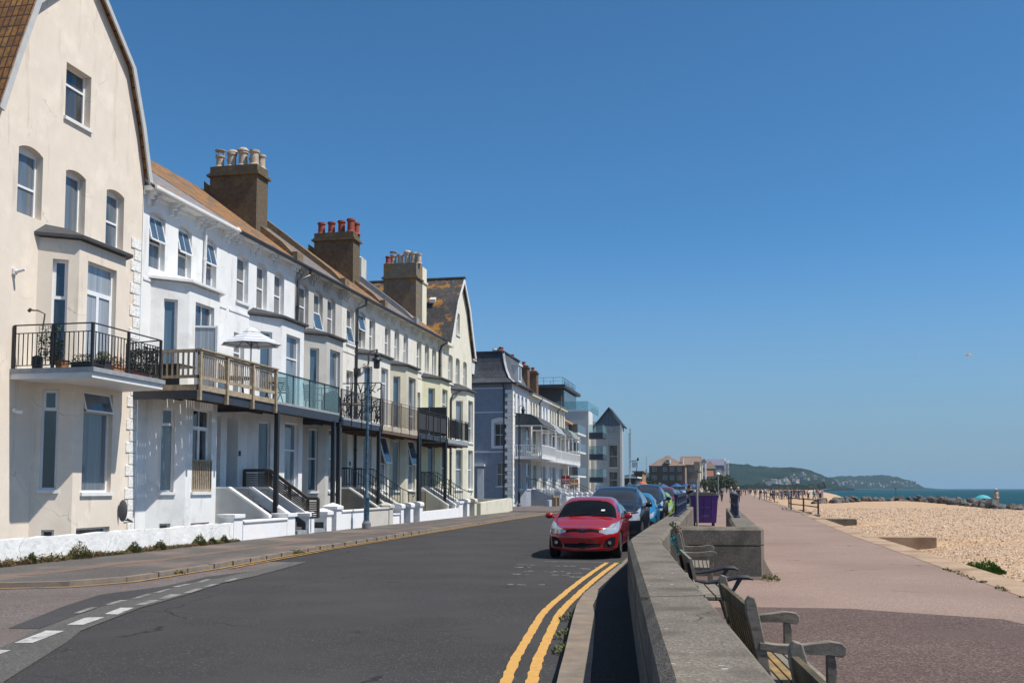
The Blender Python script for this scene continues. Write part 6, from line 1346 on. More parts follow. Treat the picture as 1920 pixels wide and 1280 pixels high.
# mansard: concave slopes
mp = [(0.35, 10.85), (-.25, 11.35), (-.62, 12.1), (-.85, 12.9), (-1.0, 13.75)]
mb = MB(); vs = []; xb = -27.4
for d, z in mp: vs += [(xb, CY - d, z), (X2 + d, CY - d, z), (X2 + d, 92.7 , z), (xb, 92.7, z)]
mb.add(vs, [(k * 4 + 0, k * 4 + 1, k * 4 + 5, k * 4 + 4) for k in range(4)]); obj('roof', mb, M_MANS, g)
mb = MB(); mb.add(vs, [(k * 4 + 1, k * 4 + 2, k * 4 + 6, k * 4 + 5) for k in range(4)]); obj('roof_front', mb, M_MANSY, g)
mb = MB(); mb.b2(xb, X2 - .88, CY + .88, 92.8, 13.752, 13.86); obj('roof_deck', mb, M_LEAD, g)
mb = MB()
for (d0, z0), (d1, z1) in zip(mp[:-1], mp[1:]): mb.bar((X2 + d0, CY - d0, z0), (X2 + d1, CY - d1, z1), .22, .05)
obj('hip_flashing', mb, M_LEADL, g)
mb = MB(); mb.tube([(xb, CY - .42, 10.86), (X2 + .42, CY - .42, 10.86), (X2 + .42, 92.7, 10.86)], .07, 6); obj('gutter', mb, M_BLACK, g)
downpipe(g, [(X2 - .75, CY - .4, 10.8), (X2 - .72, CY - .08, 10.4), (X2 - .72, CY - .08, .1)], .06)
mb = MB(); f = fac(X2 - .2); fbox(mb, f, 88.6, 90.0, 11.4, 12.9, -1.2, 0); fbox(mb, f, 88.5, 90.1, 12.9, 13.05, -1.3, .1); dm = obj('dormer', mb, M_WTRIM, g)
mb = MB(); mb.quad(f.p(88.8, 11.55, .005), f.p(89.25, 11.55, .005), f.p(89.25, 12.8, .005), f.p(88.8, 12.8, .005)); mb.quad(f.p(89.35, 11.55, .005), f.p(89.8, 11.55, .005), f.p(89.8, 12.8, .005), f.p(89.35, 12.8, .005)); obj('pane', mb, G_DARK, dm)
mb = MB(); mb.b2(-22.6, -21.75, CY - .3, CY + .9, 11.75, 12.95); mb.b2(-22.75, -21.6, CY - .4, CY + .9, 12.95, 13.05); dm = obj('dormer', mb, M_WTRIM, g); mb = MB(); mb.quad((-22.5, CY - .305, 11.85), (-21.85, CY - .305, 11.85), (-21.85, CY - .305, 12.85), (-22.5, CY - .305, 12.85)); obj('pane', mb, G_DARK, dm)
mb = MB(); mb.b2(-21.3, -20.75, CY - .07, CY - .01, .1, 3.4); mb.b2(-21.7, -20.6, CY - .45, CY, 3.6, 3.75); obj('side_door', mb, M_WTRIM, g)
mb = MB(); mb.lathe((-21.45, CY - .03, 6.55), [(.22, 0), (.22, .05), (.1, .08)], 14); obj('round_plaque', mb, M_LEADL, g)
pot(g, -19.6, 86.6, 13.86, .45, .2, M_POTR)
def house2(label, y0, y1, pm, lower, vm, chim=None, stepc=P_WHT2, end=False, first=False):
    h = g if first else thing('terraced_house', label, 'house', (X2, (y0 + y1) / 2, 0)); w = (y1 - y0)
    if not first:
        mb = MB(); wins_ = [(y0 + w * (.12 + .29 * k), y0 + w * (.29 + .29 * k), 8.1, 10.0, .1) for k in range(3)]; panel(mb, fr2, rect(y0, y1, -.1, 10.75), [rect(*o) for o in wins_], reveal=.15)
        if end: panel(mb, Frame((X2, y1), (-1, 0), (0, 1)), rect(0, 9, -.1, 10.7))
        obj('wall', mb, pm, h)
        for o in wins_: win(h, fr2, *o[:4], 'sash', .1, .15, G_GREY)
        mb = MB(); mb.b2(X2, X2 + .35, y0, y1, 10.5, 10.75); obj('cornice', mb, pm, h)
        roof_slab(h, y0, y1, M_PINK, -22.0, 12.7, X2 + .4, 10.8)
        if chim: chimney(h, -22.2, -20.4, y0 - .5, y0 + .7, 11, 14.7, [(-21.6, y0, .35, .2, M_POTR), (-20.9, y0, .42, .2, M_POTR)], m=chim, cap=.3)
    # two-storey bay hidden behind the veranda, deck, posts, hooped roof
    bm_ = lower; ya, yb = y0 + w * .12, y0 + w * .66
    f1, l1 = between((X2, ya), (X2 + .8, ya + .8)); f2, l2 = between((X2 + .8, ya + .8), (X2 + .8, yb - .8)); mb = MB(); O1 = [(.3, .75, 1.6, 3.9), (.3, .75, 5.0, 7.3)]; O2 = [(.15, l2 - .15, 1.6, 3.9), (.15, l2 - .15, 5.0, 7.3)]
    panel(mb, f1, rect(0, l1, -.1, 7.8), [rect(*o) for o in O1], reveal=.12); panel(mb, f2, rect(0, l2, -.1, 7.8), [rect(*o) for o in O2], reveal=.12); f3, l3 = between((X2 + .8, yb - .8), (X2, yb)); panel(mb, f3, rect(0, l3, -.1, 7.8)); obj('bay', mb, bm_, h)
    for o in O1: win(h, f1, *o, 'tall', rec=.1, glass=G_SKY)
    for o in O2: win(h, f2, *o, 'sash', rec=.1, glass=G_SKY)
    dq = 2.55 if first else 1.8; xd = X2 + dq; mb = MB(); mb.b2(X2 + .01, xd, y0 + .12, y1 - .05, 4.25, 4.5); bb = obj('balcony', mb, M_WTRIM, h)
    mb = MB(); mb.bar((xd - .05, y0 + .15, 5.45), (xd - .05, y1 - .1, 5.45), .07); mb.bar((X2, y0 + .15, 5.45), (xd, y0 + .15, 5.45), .07); mb.bar((xd - .05, y0 + .15, 4.6), (xd - .05, y1 - .1, 4.6), .06)
    yy = y0 + .25
    while yy < y1 - .1: mb.bar((xd - .05, yy, 4.5), (xd - .05, yy, 5.45), .055); yy += .22
    xx = X2 + .15
    while xx < xd: mb.bar((xx, y0 + .15, 4.5), (xx, y0 + .15, 5.45), .055); xx += .2
    obj('railing', mb, M_WTRIM, bb)
    mb = MB()
    for yy in (y0 + .15, (y0 + y1) / 2, y1 - .1): mb.bar((xd - .05, yy, 4.5), (xd - .05, yy, 7.2), .09)
    mb.bar((xd - .05, y0 + .15, 7.15), (xd - .05, y1 - .1, 7.15), .1); mb.bar((X2, y0 + .15, 7.15), (xd, y0 + .15, 7.15), .1); obj('veranda_posts', mb, M_WTRIM, bb)
    mb = MB(); pr = [(X2, 8.35), (X2 + dq * .55, 8.2), (X2 + dq * .8, 7.85), (X2 + dq * .95, 7.42), (X2 + dq + .18, 7.16)]
    a, b = y0 + .08, y1 - .25; ins = .75
    for (xa, za), (xc, zc_), k in zip(pr[:-1], pr[1:], range(4)):
        i0, i1 = ins * (1 - k / 4), ins * (1 - (k + 1) / 4); mb.quad((xa, a + i0, za), (xc, a + i1, zc_), (xc, b - i1, zc_), (xa, b - i0, za)); mb.quad((xa, a + i0, za), (xc, a + i1, zc_), (xc, a + i1, 7.16), (xa, a + i0, 7.16))
    obj('veranda_roof', mb, vm, bb)
    xs_, xe = X2 + 1.0, X2 + 3.1
    for k, yy in enumerate((y1 - w * .3, y1 - .1)): mb = MB(); mb.extr([(X2, yy - .08, 0), (xe, yy - .08, 0), (xe, yy - .08, .7), (xs_, yy - .08, 1.6), (X2, yy - .08, 1.6)], (0, 0, 0), (0, .16, 0)); obj('stair_wall', mb, stepc, h)
    mb = MB()
    for i in range(7): x = xs_ + (xe - xs_) * i / 7; mb.b2(x, x + .31, y1 - w * .3 + .09, y1 - .19, 0, 1.5 - i * .2)
    obj('front_steps', mb, M_LEADL, h)
    mb = MB(); yy = y1 - w * .3; pts = [(X2 + .1, yy, 2.5), (xs_, yy, 2.5), (xe, yy, 1.6), (xe + .2, yy, 1.5)]; mb.tube(pts, .03, 5)
    for i in range(9): c = Vector(pts[1]).lerp(Vector(pts[2]), i / 8); mb.bar((c.x, yy, c.z - .85), c, .025)
    obj('stair_railing', mb, M_BLACK, h); return h
house2('', CY + .5, 92.7, P_WHT2, P_LBLUE, M_VER, first=True, stepc=P_LBLUE)
M_BRK = brick_mat('red_brick', (.19, .095, .045), (.15, .075, .04), (.14, .11, .08), .23, .075, .012, 'XZ')
M_MOSS = mat('mossy_chimney', (.10, .085, .045), .95, .3, 5, .4, 20)
house2('pale cream house second in the far veranda terrace, just past the slate blue end house', 92.7, 97.6, P_CRM2, P_CRM2, M_VER, M_MOSS)
h = house2('white house in the middle of the far veranda terrace with pale curved veranda roof', 97.6, 103.5, P_WHT2, P_WHT2, M_VER2, M_MOSS); downpipe(h, [(X2 + .4, 97.7, 10.6), (X2 + .1, 97.7, 10.2), (X2 + .1, 97.7, 8)], .06)
house2('cream and white house fourth in the far veranda terrace', 103.5, 108.6, P_CRM2, P_WHT2, M_VER, M_BRK)
h = house2('cream house last in the far veranda terrace with green grey veranda roof', 108.6, 114.2, P_CRM2, P_CRM2, M_VERG, M_BRK, end=True); downpipe(h, [(X2 + .4, 108.7, 10.6), (X2 + .1, 108.7, 10.2), (X2 + .1, 108.7, 8)], .06)
# low tan-roofed house with glazed balconies
h = thing('terraced_house', 'small white house with tan roof and dark glazed balconies beside the grey modern block', 'house', (X2, 119, 0)); mb = MB(); panel(mb, fr2, rect(114.3, 126, 0, 9.3), [rect(115.5 + k * 2.4, 117 + k * 2.4, z, z + 1.7) for k in range(4) for z in (1.5, 4.6, 7.2)], reveal=.15); obj('wall', mb, P_WHT2, h)
for k in range(4):
    for z in (1.5, 4.6, 7.2): win(h, fr2, 115.5 + k * 2.4, 117 + k * 2.4, z, z + 1.7, 'sash', rec=.14, glass=G_SKY, sill=False)
roof_slab(h, 114.3, 126, mat('tan_roof', (.33, .17, .07), .9, .2, 2), -22.5, 11.9, X2 + .5, 9.25)
for z in (3.0, 5.9, 8.1): mb = MB(); mb.b2(X2, X2 + 1.1, 117, 124, z, z + .2); bb = obj('balcony', mb, M_WTRIM, h); mb = MB(); mb.b2(X2 + 1.05, X2 + 1.08, 117, 124, z + .2, z + 1.2); mb.b2(X2, X2 + 1.05, 117, 117.04, z + .2, z + 1.2); obj('glass_panel', mb, mat('smoked_glass', (.06, .07, .075), .08, .1, 1, spec=.9), bb)
# front walls and piers of the far terrace
P_BG = paint('pale_blue_garden', (.40, .44, .50))
gwall('pale blue grey garden wall in front of the slate blue end house', 86.5, 92.4, .62, P_BG, x=-15.2, z2=.72)
def pr2(lb, y, m, z=1.0, x=-15.2): pier(lb, y, z, m, .5, .6, 'round', x=x)
M_PSTONE = mat('brown_stone_pillar', (.22, .16, .10), .9, .2, 5)
for y, l in ((88.2, 'short brown stone pillar, nearer one, in the pale blue wall'), (90.0, 'short brown stone pillar, farther one, in the pale blue wall')): mb = MB(); mb.b2(-15.25, -14.85, y - .3, y + .3, 0, .85); mb.blob((-15.05, y, .85), (.2, .3, .15)); tag(obj('stone_pillar', mb, M_PSTONE, org=(-15, y, 0)), l, 'pillar')
pr2('tall pale blue grey pier with rounded top in front of the far terrace', 92.7, P_BG, 1.35)
for i, y in enumerate((96.5, 99.5, 103, 107, 111, 115, 119, 123, 127, 131)):
    t = pier('white pier with rounded cap in the far row of garden walls', y, 1.15, P_WHT2, .5, 1.0, 'round', x=-15.2, group='white piers of the far garden walls')
    gwall('low white garden wall between two far white piers', y + .6, y + 2.4, .85, P_WHT2, x=-15.2)['group'] = 'low white walls before the far terrace'
# ------------------------------------------------------------------ grey modern block with roof terrace
M_GREYR = mat('grey_block_render', (.62, .60, .56), .9, .06, .6, .1, 20); M_CLAD = brick_mat('brown_cladding', (.10, .085, .078), (.09, .078, .07), (.04, .035, .03), 3.0, .18, .01, 'XZ'); M_NAVYC = mat('navy_cladding', (.04, .055, .08), .6, .1, 2); M_ROOFD = mat('dark_flat_roof', (.05, .06, .075), .7, .1, 2)
t = thing('modern_block', 'grey rendered modern block with roof terrace, glass balustrades and brown penthouse', 'building', (-18.2, 140, 0)); BX = -18.25; BY = 135.0
mb = MB(); mb.b2(-40, BX, BY, BY + .4, 0, 12.2); mb.b2(-40, BX - 2.6, BY + .4, BY + 22, 0, 12.19); mb.b2(-40, BX, BY + 21.6, BY + 22, 0, 12.2); mb.b2(BX - 2.6, BX, BY + .4, BY + 4.5, 9.3, 12.19); obj('wall', mb, M_GREYR, t)
mb = MB(); mb.b2(BX - .02, BX + .02, BY + .5, BY + 3.6, 9.6, 12.25); mb.b2(-40, BX + .05, BY - .06, BY, 12.2, 12.42); obj('white_parapet', mb, M_WTRIM, t)
for i, z in enumerate((.1, 3.2, 6.35, 9.3)):
    mb = MB(); mb.b2(BX - 2.5, BX + 1.9, BY + .45, BY + 5.0, z - .7, z); obj('balcony', mb, M_NAVYC, t); mb = MB(); mb.b2(BX + 1.85, BX + 1.88, BY + .5, BY + 4.9, z, z + 1.1); mb.b2(BX - .0, BX + 1.85, BY + .48, BY + .51, z, z + 1.1); obj('glass_panel', mb, M_GLASS, t)
for z in (3.3, 6.4, 9.35): mb = MB(); mb.b2(BX - 2.59, BX - 2.5, BY + .8, BY + 4, z, z + 2.2); obj('window', mb, G_DARK, t)
mb = MB(); mb.b2(-40, BX - 3.9, BY + 1, BY + 14, 12.25, 15.6); ph = obj('penthouse', mb, M_CLAD, t); mb = MB(); mb.b2(-41, BX - 3.2, BY - .3, BY + 15, 15.55, 15.95); obj('roof', mb, M_ROOFD, ph)
mb = MB(); mb.b2(BX - 3.88, BX - 3.6, BY + 1.6, BY + 13, 12.4, 15.4); obj('window', mb, G_DARK, ph)
railing(t, [(-34, BY + .5), (BX - 3.6, BY + .5), (BX - 3.6, BY + 12)], 17.0, 15.95, M_LEAD, 1.6, .02, .05, mid=.5)
mb = MB(); mb.b2(BX - 5, BX - .1, BY + .1, BY + .13, 12.42, 13.6); mb.b2(BX - .13, BX - .1, BY + .1, BY + 12, 12.3, 13.6); obj('glass_panel', mb, M_GLASS, t)
mb = MB(); mb.tube([(BX - 3.6, BY - .1, 12.0), (BX - 3.6, BY - .1, 0)], .09, 8); mb.box((BX - 3.6, BY - .12, 12.0), (.6, .25, .5)); obj('downpipe', mb, M_LEAD, t)
# slate-gabled building next to it
M_BOARD = brick_mat('blue_grey_boards', (.36, .41, .44), (.34, .39, .42), (.18, .21, .23), 6, .22, .02, 'XZ'); M_VCLAD = brick_mat('dark_zinc_cladding', (.10, .145, .19), (.09, .13, .175), (.05, .075, .1), .5, 8, .03, 'XZ')
GY = 150.0; t = thing('modern_house', 'blue grey boarded house with steep dark zinc gable and white corner posts', 'building', (-17.2, GY, 0)); gl, gr, ga = -19.3, -15.3, -17.15; s_ = side(GY)
mb = MB(); panel(mb, s_, [(gl, 0), (gr, 0), (gr, 11.1), (gl, 11.1)], [rect(-17.2, -15.9, 4.8, 8.2), rect(-17.2, -15.9, 1.7, 4.2)], reveal=.3); panel(mb, fac(gr), rect(GY, GY + 4, 0, 11.1)); obj('wall', mb, M_BOARD, t)
for z0, z1 in ((4.8, 8.2), (1.7, 4.2)): win(t, s_, -17.2, -15.9, z0, z1, 'sash', rec=.28, glass=G_GREY)
mb = MB(); mb.extr([(gl, GY - .05, 11.1), (gr, GY - .05, 11.1), (ga, GY - .05, 13.6)], (0, 0, 0), (0, .3, 0)); obj('gable', mb, M_VCLAD, t)
mb = MB(); mb.extr([(gl - .5, GY - .3, 10.75), (gl - .3, GY - .3, 10.6), (ga, GY - .3, 13.65), (gr + .28, GY - .3, 10.85), (gr + .42, GY - .3, 11.0), (ga, GY - .3, 13.95)], (0, 0, 0), (0, 5, 0)); obj('roof', mb, M_ROOFD, t)
for x in (gl, gr): mb = MB(); mb.b2(x - .17, x + .17, GY - .25, GY + .1, 0, 11.2); obj('corner_post', mb, M_WTRIM, t)
mb = MB(); mb.b2(gl + .3, gr + .2, GY - .35, GY - .05, 0, 1.5); obj('brick_plinth', mb, M_BRK, t); mb = MB(); mb.b2(gl - 1.4, gl - .2, GY + .5, GY + .53, 6.5, 7.6); mb.b2(gl - 1.4, gl - .2, GY + .5, GY + .53, 9.6, 10.9); obj('glass_panel', mb, M_GLASS, t)
mb = MB(); mb.box((-16.9, GY - .12, 10.6), (.9, .12, .8)); obj('vent_box', mb, M_LEADL, t)
# ------------------------------------------------------------------ buildings farther along the front
def block(label, name, y, u0, u1, vt, depth, m, m_side=None, roof=None, rm=None, va=None, cols=0, rows=(), wm=None, wsz=(1.2, 1.3), base=0.0, over=.4, cat='building', winm=M_FRAME):
    x0, zt = onY(u0, vt, y); x1, _ = onY(u1, vt, y); o = thing(name, label, cat, ((x0 + x1) / 2, y, base)); mb = MB(); mb.b2(x0, x1, y, y + depth, base - .5, zt); obj('wall', mb, m, o); f = side(y)
    if m_side: mb = MB(); mb.b2(x1, x1 + .05, y + .01, y + depth, base - .5, zt - .01); obj('side_wall', mb, m_side, o)
    if roof:
        zc_ = onY(960, va, y)[1]; mb = MB(); a, b, c, d = x0 - over, x1 + over, y - over, y + depth + over; hx = (b - a) * (.5 if roof == 'gable' else .42); 
        if roof == 'hip': mb.add([(a, c, zt), (b, c, zt), (b, d, zt), (a, d, zt), ((a + b) / 2 - .4, c + min(depth, b - a) * .45, zc_), ((a + b) / 2 + .4, c + min(depth, b - a) * .45, zc_), ((a + b) / 2 + .4, d - min(depth, b - a) * .45, zc_), ((a + b) / 2 - .4, d - min(depth, b - a) * .45, zc_)], [(0, 1, 5, 4), (1, 2, 6, 5), (2, 3, 7, 6), (3, 0, 4, 7), (4, 5, 6, 7), (0, 1, 2, 3)])
        elif roof == 'flat': mb.b2(a, b, c, d, zt, zt + .3)
        else: mb.add([(a, c, zt), (b, c, zt), (b, d, zt), (a, d, zt), (a, (c + d) / 2, zc_), (b, (c + d) / 2, zc_)], [(0, 1, 5, 4), (2, 3, 4, 5), (1, 2, 5), (3, 0, 4), (0, 1, 2, 3)])
        obj('roof', mb, rm, o)
    for i in range(cols):
        for z in rows:
            cx = x0 + (x1 - x0) * (i + .5) / cols; win(o, f, cx - wsz[0] / 2, cx + wsz[0] / 2, z, z + wsz[1], 'sashv' if wsz[0] > 1 else 'tall', rec=-.06, glass=G_SKY, sill=False, fm=winm)
    return o
M_BRB = brick_mat('dark_brown_brick', (.17, .105, .08), (.14, .09, .07), (.06, .05, .04), .3, .1, .01, 'XZ'); M_BRT = mat('brown_tiles', (.22, .155, .12), .9, .2, .8); M_ORT = mat('orange_tiles', (.24, .105, .055), .9, .2, .8)
o = block('dark brown brick flats with hipped brown roof and a white dormer beyond the parked cars', 'apartment_building', 360, 1217, 1284, 873, 16, M_BRB, mat('tan_brick', (.25, .19, .14), .9, .15, 1), 'hip', M_BRT, 855, 0, ())
for i, cu in enumerate((1227, 1247, 1260, 1274)):
    for v0, v1 in ((883, 875), (899, 891)):
        x, z0 = onY(cu - 3.6, v0, 360); x1_, z1 = onY(cu + 3.6, v1, 360); win(o, side(360), x, x1_, z0, z1, 'sashv', rec=-.08, glass=G_GREY, sill=False)
mb = MB(); x, z0 = onY(1247, 868, 358.5); x1_, z1 = onY(1256, 861, 358.5); mb.b2(x, x1_, 359, 364, z0, z1); d_ = obj('dormer', mb, M_WTRIM, o); mb = MB(); mb.b2(x + .4, x1_ - .4, 358.95, 359, z0 + .3, z1 - .2); obj('pane', mb, G_DARK, d_)
mb = MB(); x, z0 = onY(1279, 870, 362); mb.b2(x, x + .5, 361, 364, z0, z0 + 2.2); obj('dormer', mb, M_WTRIM, o)
block('tan brick wing with brown roof behind the dark brown flats', 'apartment_building', 378, 1280, 1309, 871, 30, mat('tan_brick', (0, 0, 0)), None, 'gable', M_BRT, 858, 3, (4, 8), base=0)
block('long orange roofed building above the tan wing', 'apartment_building', 420, 1276, 1312, 866, 20, M_CRM if 'M_CRM' in globals() else P_CRM2, None, 'gable', M_ORT, 856, 3, (9,), base=0)
P_TOWN = paint('town_white', (.68, .67, .64), False, 0); P_TOWNC = paint('town_cream', (.60, .55, .42), False, 0)
block('cream building with tall white bays right of the slim pole', 'hotel_building', 470, 1308, 1316, 868, 14, P_TOWNC, None, 'flat', M_LEADL, 866, 1, (3, 7, 11), wsz=(.9, 1.6))
block('white bay fronted building with stacked balconies', 'hotel_building', 500, 1316, 1323, 866, 14, P_TOWN, None, 'hip', M_LEAD, 862, 1, (2, 6, 10), wsz=(.9, 2))
block('grey building with brown pyramid roof and one dormer', 'hotel_building', 540, 1321, 1342, 878, 20, mat('grey_stone', (.2, .19, .18), .9, .1, .5), None, 'hip', M_BRT, 866, 2, (6,), wsz=(1.6, 1.8))
block('low building with bright orange roof before the grey one', 'hotel_building', 520, 1322, 1336, 893, 10, mat('grey_green_wall', (.16, .2, .2), .9, .1, .5), None, 'gable', M_ORT, 883, 1, (2,), wsz=(1.6, 1.5))
block('white ornate hotel below the tall white tower', 'hotel_building', 620, 1340, 1352, 880, 16, P_TOWN, None, 'flat', M_LEADL, 878, 2, (3, 7), wsz=(1.3, 2))
block('cream gridded facade left of the tall white tower', 'hotel_building', 640, 1350, 1359, 883, 16, P_TOWNC, None, 'flat', M_LEADL, 881, 2, (3, 7), wsz=(1.4, 1.6))
block('violet grey mansard terrace behind the white hotels', 'hotel_building', 700, 1318, 1358, 872, 40, mat('violet_slate', (.17, .16, .23), .8, .2, .3), None, 'gable', mat('violet_slate', (0, 0, 0)), 861, 6, (11, 15), wsz=(1.6, 2))
block('tall slender white tower, nearer of the pair before the hill', 'white_tower', 680, 1358, 1361.5, 864, 5, P_TOWN, None, 'hip', P_TOWN, 860.5, 1, (4, 9, 14, 18), wsz=(.6, 1.2), over=.1, cat='tower')
block('tall slender white tower, right of the pair before the hill', 'white_tower', 690, 1364, 1366.8, 867, 5, P_TOWN, None, 'hip', P_TOWN, 865, 1, (4, 9, 14), wsz=(.5, 1.2), over=.1, cat='tower')
block('orange roofed kiosk among the trees by the promenade', 'kiosk', 620, 1370, 1382, 910, 8, P_TOWN, None, 'hip', M_ORT, 901, 0, (), cat='kiosk')
block('brown brick building between the gabled house and the flats', 'shop_building', 230, 1189, 1204, 885, 10, M_BRB, mat('ochre_wall', (.33, .2, .1), .9, .1, .5), 'flat', M_BRT, 880, 1, (3,), wsz=(1.0, 1.0))
block('low dark shop front under the turquoise parasol', 'shop_building', 205, 1170, 1192, 896, 10, mat('dark_wall', (.08, .07, .065), .9, .1, .5), None, 'flat', M_WTRIM, 892, 2, (1,), wsz=(1.0, 1.4))
# masts, sign frames, gantry
t = thing('lattice_mast', 'tall grey double mast rising behind the gabled modern house', 'mast', (0, 0, 0)); 
for u, vt in ((1179.5, 811), (1182, 803)): x, z = onY(u, vt, 215); mb = MB(); mb.tube([(x, 215, 0), (x, 215, z)], .09, 6); obj('shaft', mb, M_LEADL, t)
mb = MB(); xa, xb_ = onY(1179.5, 811, 215)[0], onY(1182, 803, 215)[0]
for k in range(14): mb.bar((xa, 215, 1 + k), (xb_, 215, 1.8 + k), .05)
obj('lattice', mb, M_LEADL, t)
x, z = onY(1212, 856, 330); t = thing('lattice_mast', 'thin pale mast in front of the distant trees', 'mast', (x, 330, 0)); mb = MB(); mb.tube([(x, 330, 0), (x, 330, z - 4)], .25, 8); mb.tube([(x, 330, z - 4), (x, 330, z)], .08, 6); obj('shaft', mb, M_LEADL, t)
x0_, z0_ = onY(1185, 876, 200); x1_, z1_ = onY(1196, 864, 200); t = thing('sign_frame', 'hanging white pub style sign on a post with black ironwork on top', 'sign', (x0_, 200, 0)); mb = MB(); mb.b2(x0_, x1_, 200, 200.1, z0_, z1_ - .2); obj('panel', mb, M_WTRIM, t); mb = MB(); mb.bar((x0_ - .1, 200, z1_), (x1_ + .2, 200, z1_ + .15), .15); mb.blob((x1_, 200, z1_ + .4), (.2, .1, .3)); mb.tube([(x1_ - .25, 200, 0), (x1_ - .25, 200, z0_)], .07, 6); obj('ironwork', mb, M_BLACK, t)
# estate agents' boards
def board(label, u, v, y, c, text, c2=None):
    x, z = onY(u, v, y); t = thing('sale_board', label, 'sign', (x, y, 0)); mb = MB(); mb.tube([(x, y, 0), (x, y, z + .4)], .05, 6); obj('post', mb, M_WTRIM, t)
    m = mat('board_' + label.split()[0], c, .6, .05, 3); mb = MB(); mb.b2(x - .42, x + .42, y - .04, y, z - .45, z + .35); obj('panel', mb, m, t)
    mb = MB(); mb.b2(x - .40, x + .40, y - .05, y - .041, z - .08, z + .0) if not c2 else mb.b2(x - .41, x + .41, y - .05, y - .041, z - .2, z + .02); obj('stripe', mb, M_WTRIM, t)
    txt = bpy.data.curves.new('t', 'FONT'); txt.body = text; txt.size = .21; txt.extrude = .003; txt.align_x = 'CENTER'; to = bpy.data.objects.new('t', txt); COL.objects.link(to); me = bpy.data.meshes.new_from_object(to.evaluated_get(bpy.context.evaluated_depsgraph_get())); bpy.data.objects.remove(to)
    me.materials.append(M_WTRIM if not c2 else m); bo = bpy.data.objects.new('lettering', me); COL.objects.link(bo); bo.parent = t; bo.location = (0, -.055, z - (.33 if not c2 else .17)); bo.rotation_euler = (R_(90), 0, 0)
board('red sale board on a red post before the far terrace', 1060.5, 898, 97, (.38, .03, .03), 'FOR SALE'); board('orange sale board with a white band before the far terrace', 1077, 905, 104, (.50, .19, .02), 'FOR SALE', 1)
# ------------------------------------------------------------------ street lamps
M_LBLUE = mat('blue_lamp_paint', (.035, .085, .14), .5, .35, 12, .2, 30, col2=(.08, .15, .20), fac2=(.5, .62), s2=6); M_LBLK = mat('lantern_black', (.02, .02, .022), .45, .2, 8)
def street_lamp(label, x, y, h=4.75, neck=True, s=1.0, group=None, z0=.1, mcol=None):
    t = thing('street_lamp', label, 'street lamp', (x, y, z0), group=group, world=False); mc = mcol or M_LBLUE
    mb = MB(); mb.lathe((0, 0, 0), [(.15, 0), (.15, .22), (.11, .26), (.11, 1.15), (.13, 1.18), (.12, 1.25), (.07, 1.32), (.06, 2.6), (.045, h)], 14); obj('column', mb, mc, t, smooth=True)
    mb = MB(); mb.lathe((0, 0, 0), [(.175, 0), (.175, .2), (.14, .24), (.13, .3)], 14); obj('base', mb, mat('grey_lamp_base', (.17, .17, .185), .8, .2, 8), t, smooth=True)
    mb = MB(); mb.lathe((0, 0, h), [(.075, -.04), (.075, .02)], 10); pts = [(0, 0, h)] + [(.0, 0, h + .45)] + [(.19 - .19 * math.cos(a), 0, h + .45 + .26 * math.sin(a)) for a in [math.pi / 2 * i / 6 for i in range(1, 7)]] + [(.36, 0, h + .73)]
    mb.tube(pts, .024, 8); mb.tube([(.36, 0, h + .76), (.36, 0, h + .6)], .045, 8); obj('swan_neck', mb, mat('rusty_neck', (.13, .085, .075), .7, .25, 12), t, smooth=True)
    mb = MB(); mb.lathe((.36, 0, h), [(.03, .62), (.09, .58), (.12, .54), (.12, .5), (.08, .48), (.1, .44), (.16, .40), (.20, .34), (.20, .31), (.14, .30)], 14); obj('lantern_cap', mb, M_LBLK, t, smooth=True)
    mb = MB(); mb.lathe((.36, 0, h), [(.135, .30), (.125, .02), (.10, .0), (.09, .05)], 8); obj('lantern', mb, M_LBLK, t)
    return t
lx, ly = -13.78, 37.1
street_lamp('blue street lamp post with black lantern in front of the greige house', lx, ly, 6.28)
street_lamp('dark street lamp at the white quoined corner of the slate blue house', -17.3, 83.6, 7.95, mcol=M_LBLK)
x, y = onZ(1347, 937, 0); t = thing('street_lamp', 'slim promenade lamp with white globe head beyond the bin', 'street lamp', (x, y, 0)); mb = MB(); mb.tube([(x, y, 0), (x, y, 3.6)], .06, 8); obj('column', mb, M_LEADL, t); mb = MB(); mb.lathe((x, y, 3.6), [(.05, 0), (.28, .05), (.3, .15), (.1, .38), (.03, .42)], 12); obj('lamp_head', mb, M_WTRIM, t)
# ------------------------------------------------------------------ parasol, furniture and plants on the balconies
t = thing('parasol', 'blue and white striped parasol open on the timber balcony', 'parasol', (-15.72, 31.0, 4.56), 0, world=False)
R0, N = 1.02, 8; zt = 2.46; mb = MB(); K = 15
def canopy(k, a, sag=0.0): r = R0 * k / K; return (r * math.cos(a), r * math.sin(a), zt - .50 * (k / K) ** 1.35)
stripe = []
for k in range(K):
    for q in range(N):
        a0, a1 = 2 * math.pi * q / N + .2, 2 * math.pi * (q + 1) / N + .2; A, B, C_, D_ = canopy(k, a0), canopy(k, a1), canopy(k + 1, a1), canopy(k + 1, a0)
        mb.mi = 1 if (k % 3 == 1) else 0; mb.add([A, B, C_, D_], [(0, 1, 2, 3)] if k else [(1, 2, 3)])
c = obj('canopy', mb, [mat('parasol_white', (.62, .64, .68), .8, .05, 5), mat('parasol_stripe', (.34, .37, .45), .8, .05, 5)], t); md = c.modifiers.new('s', 'SOLIDIFY'); md.thickness = .006
mb = MB(); mb.tube([(0, 0, 0), (0, 0, zt + .1)], .022, 8); obj('pole', mb, M_DWOOD, t); mb = MB()
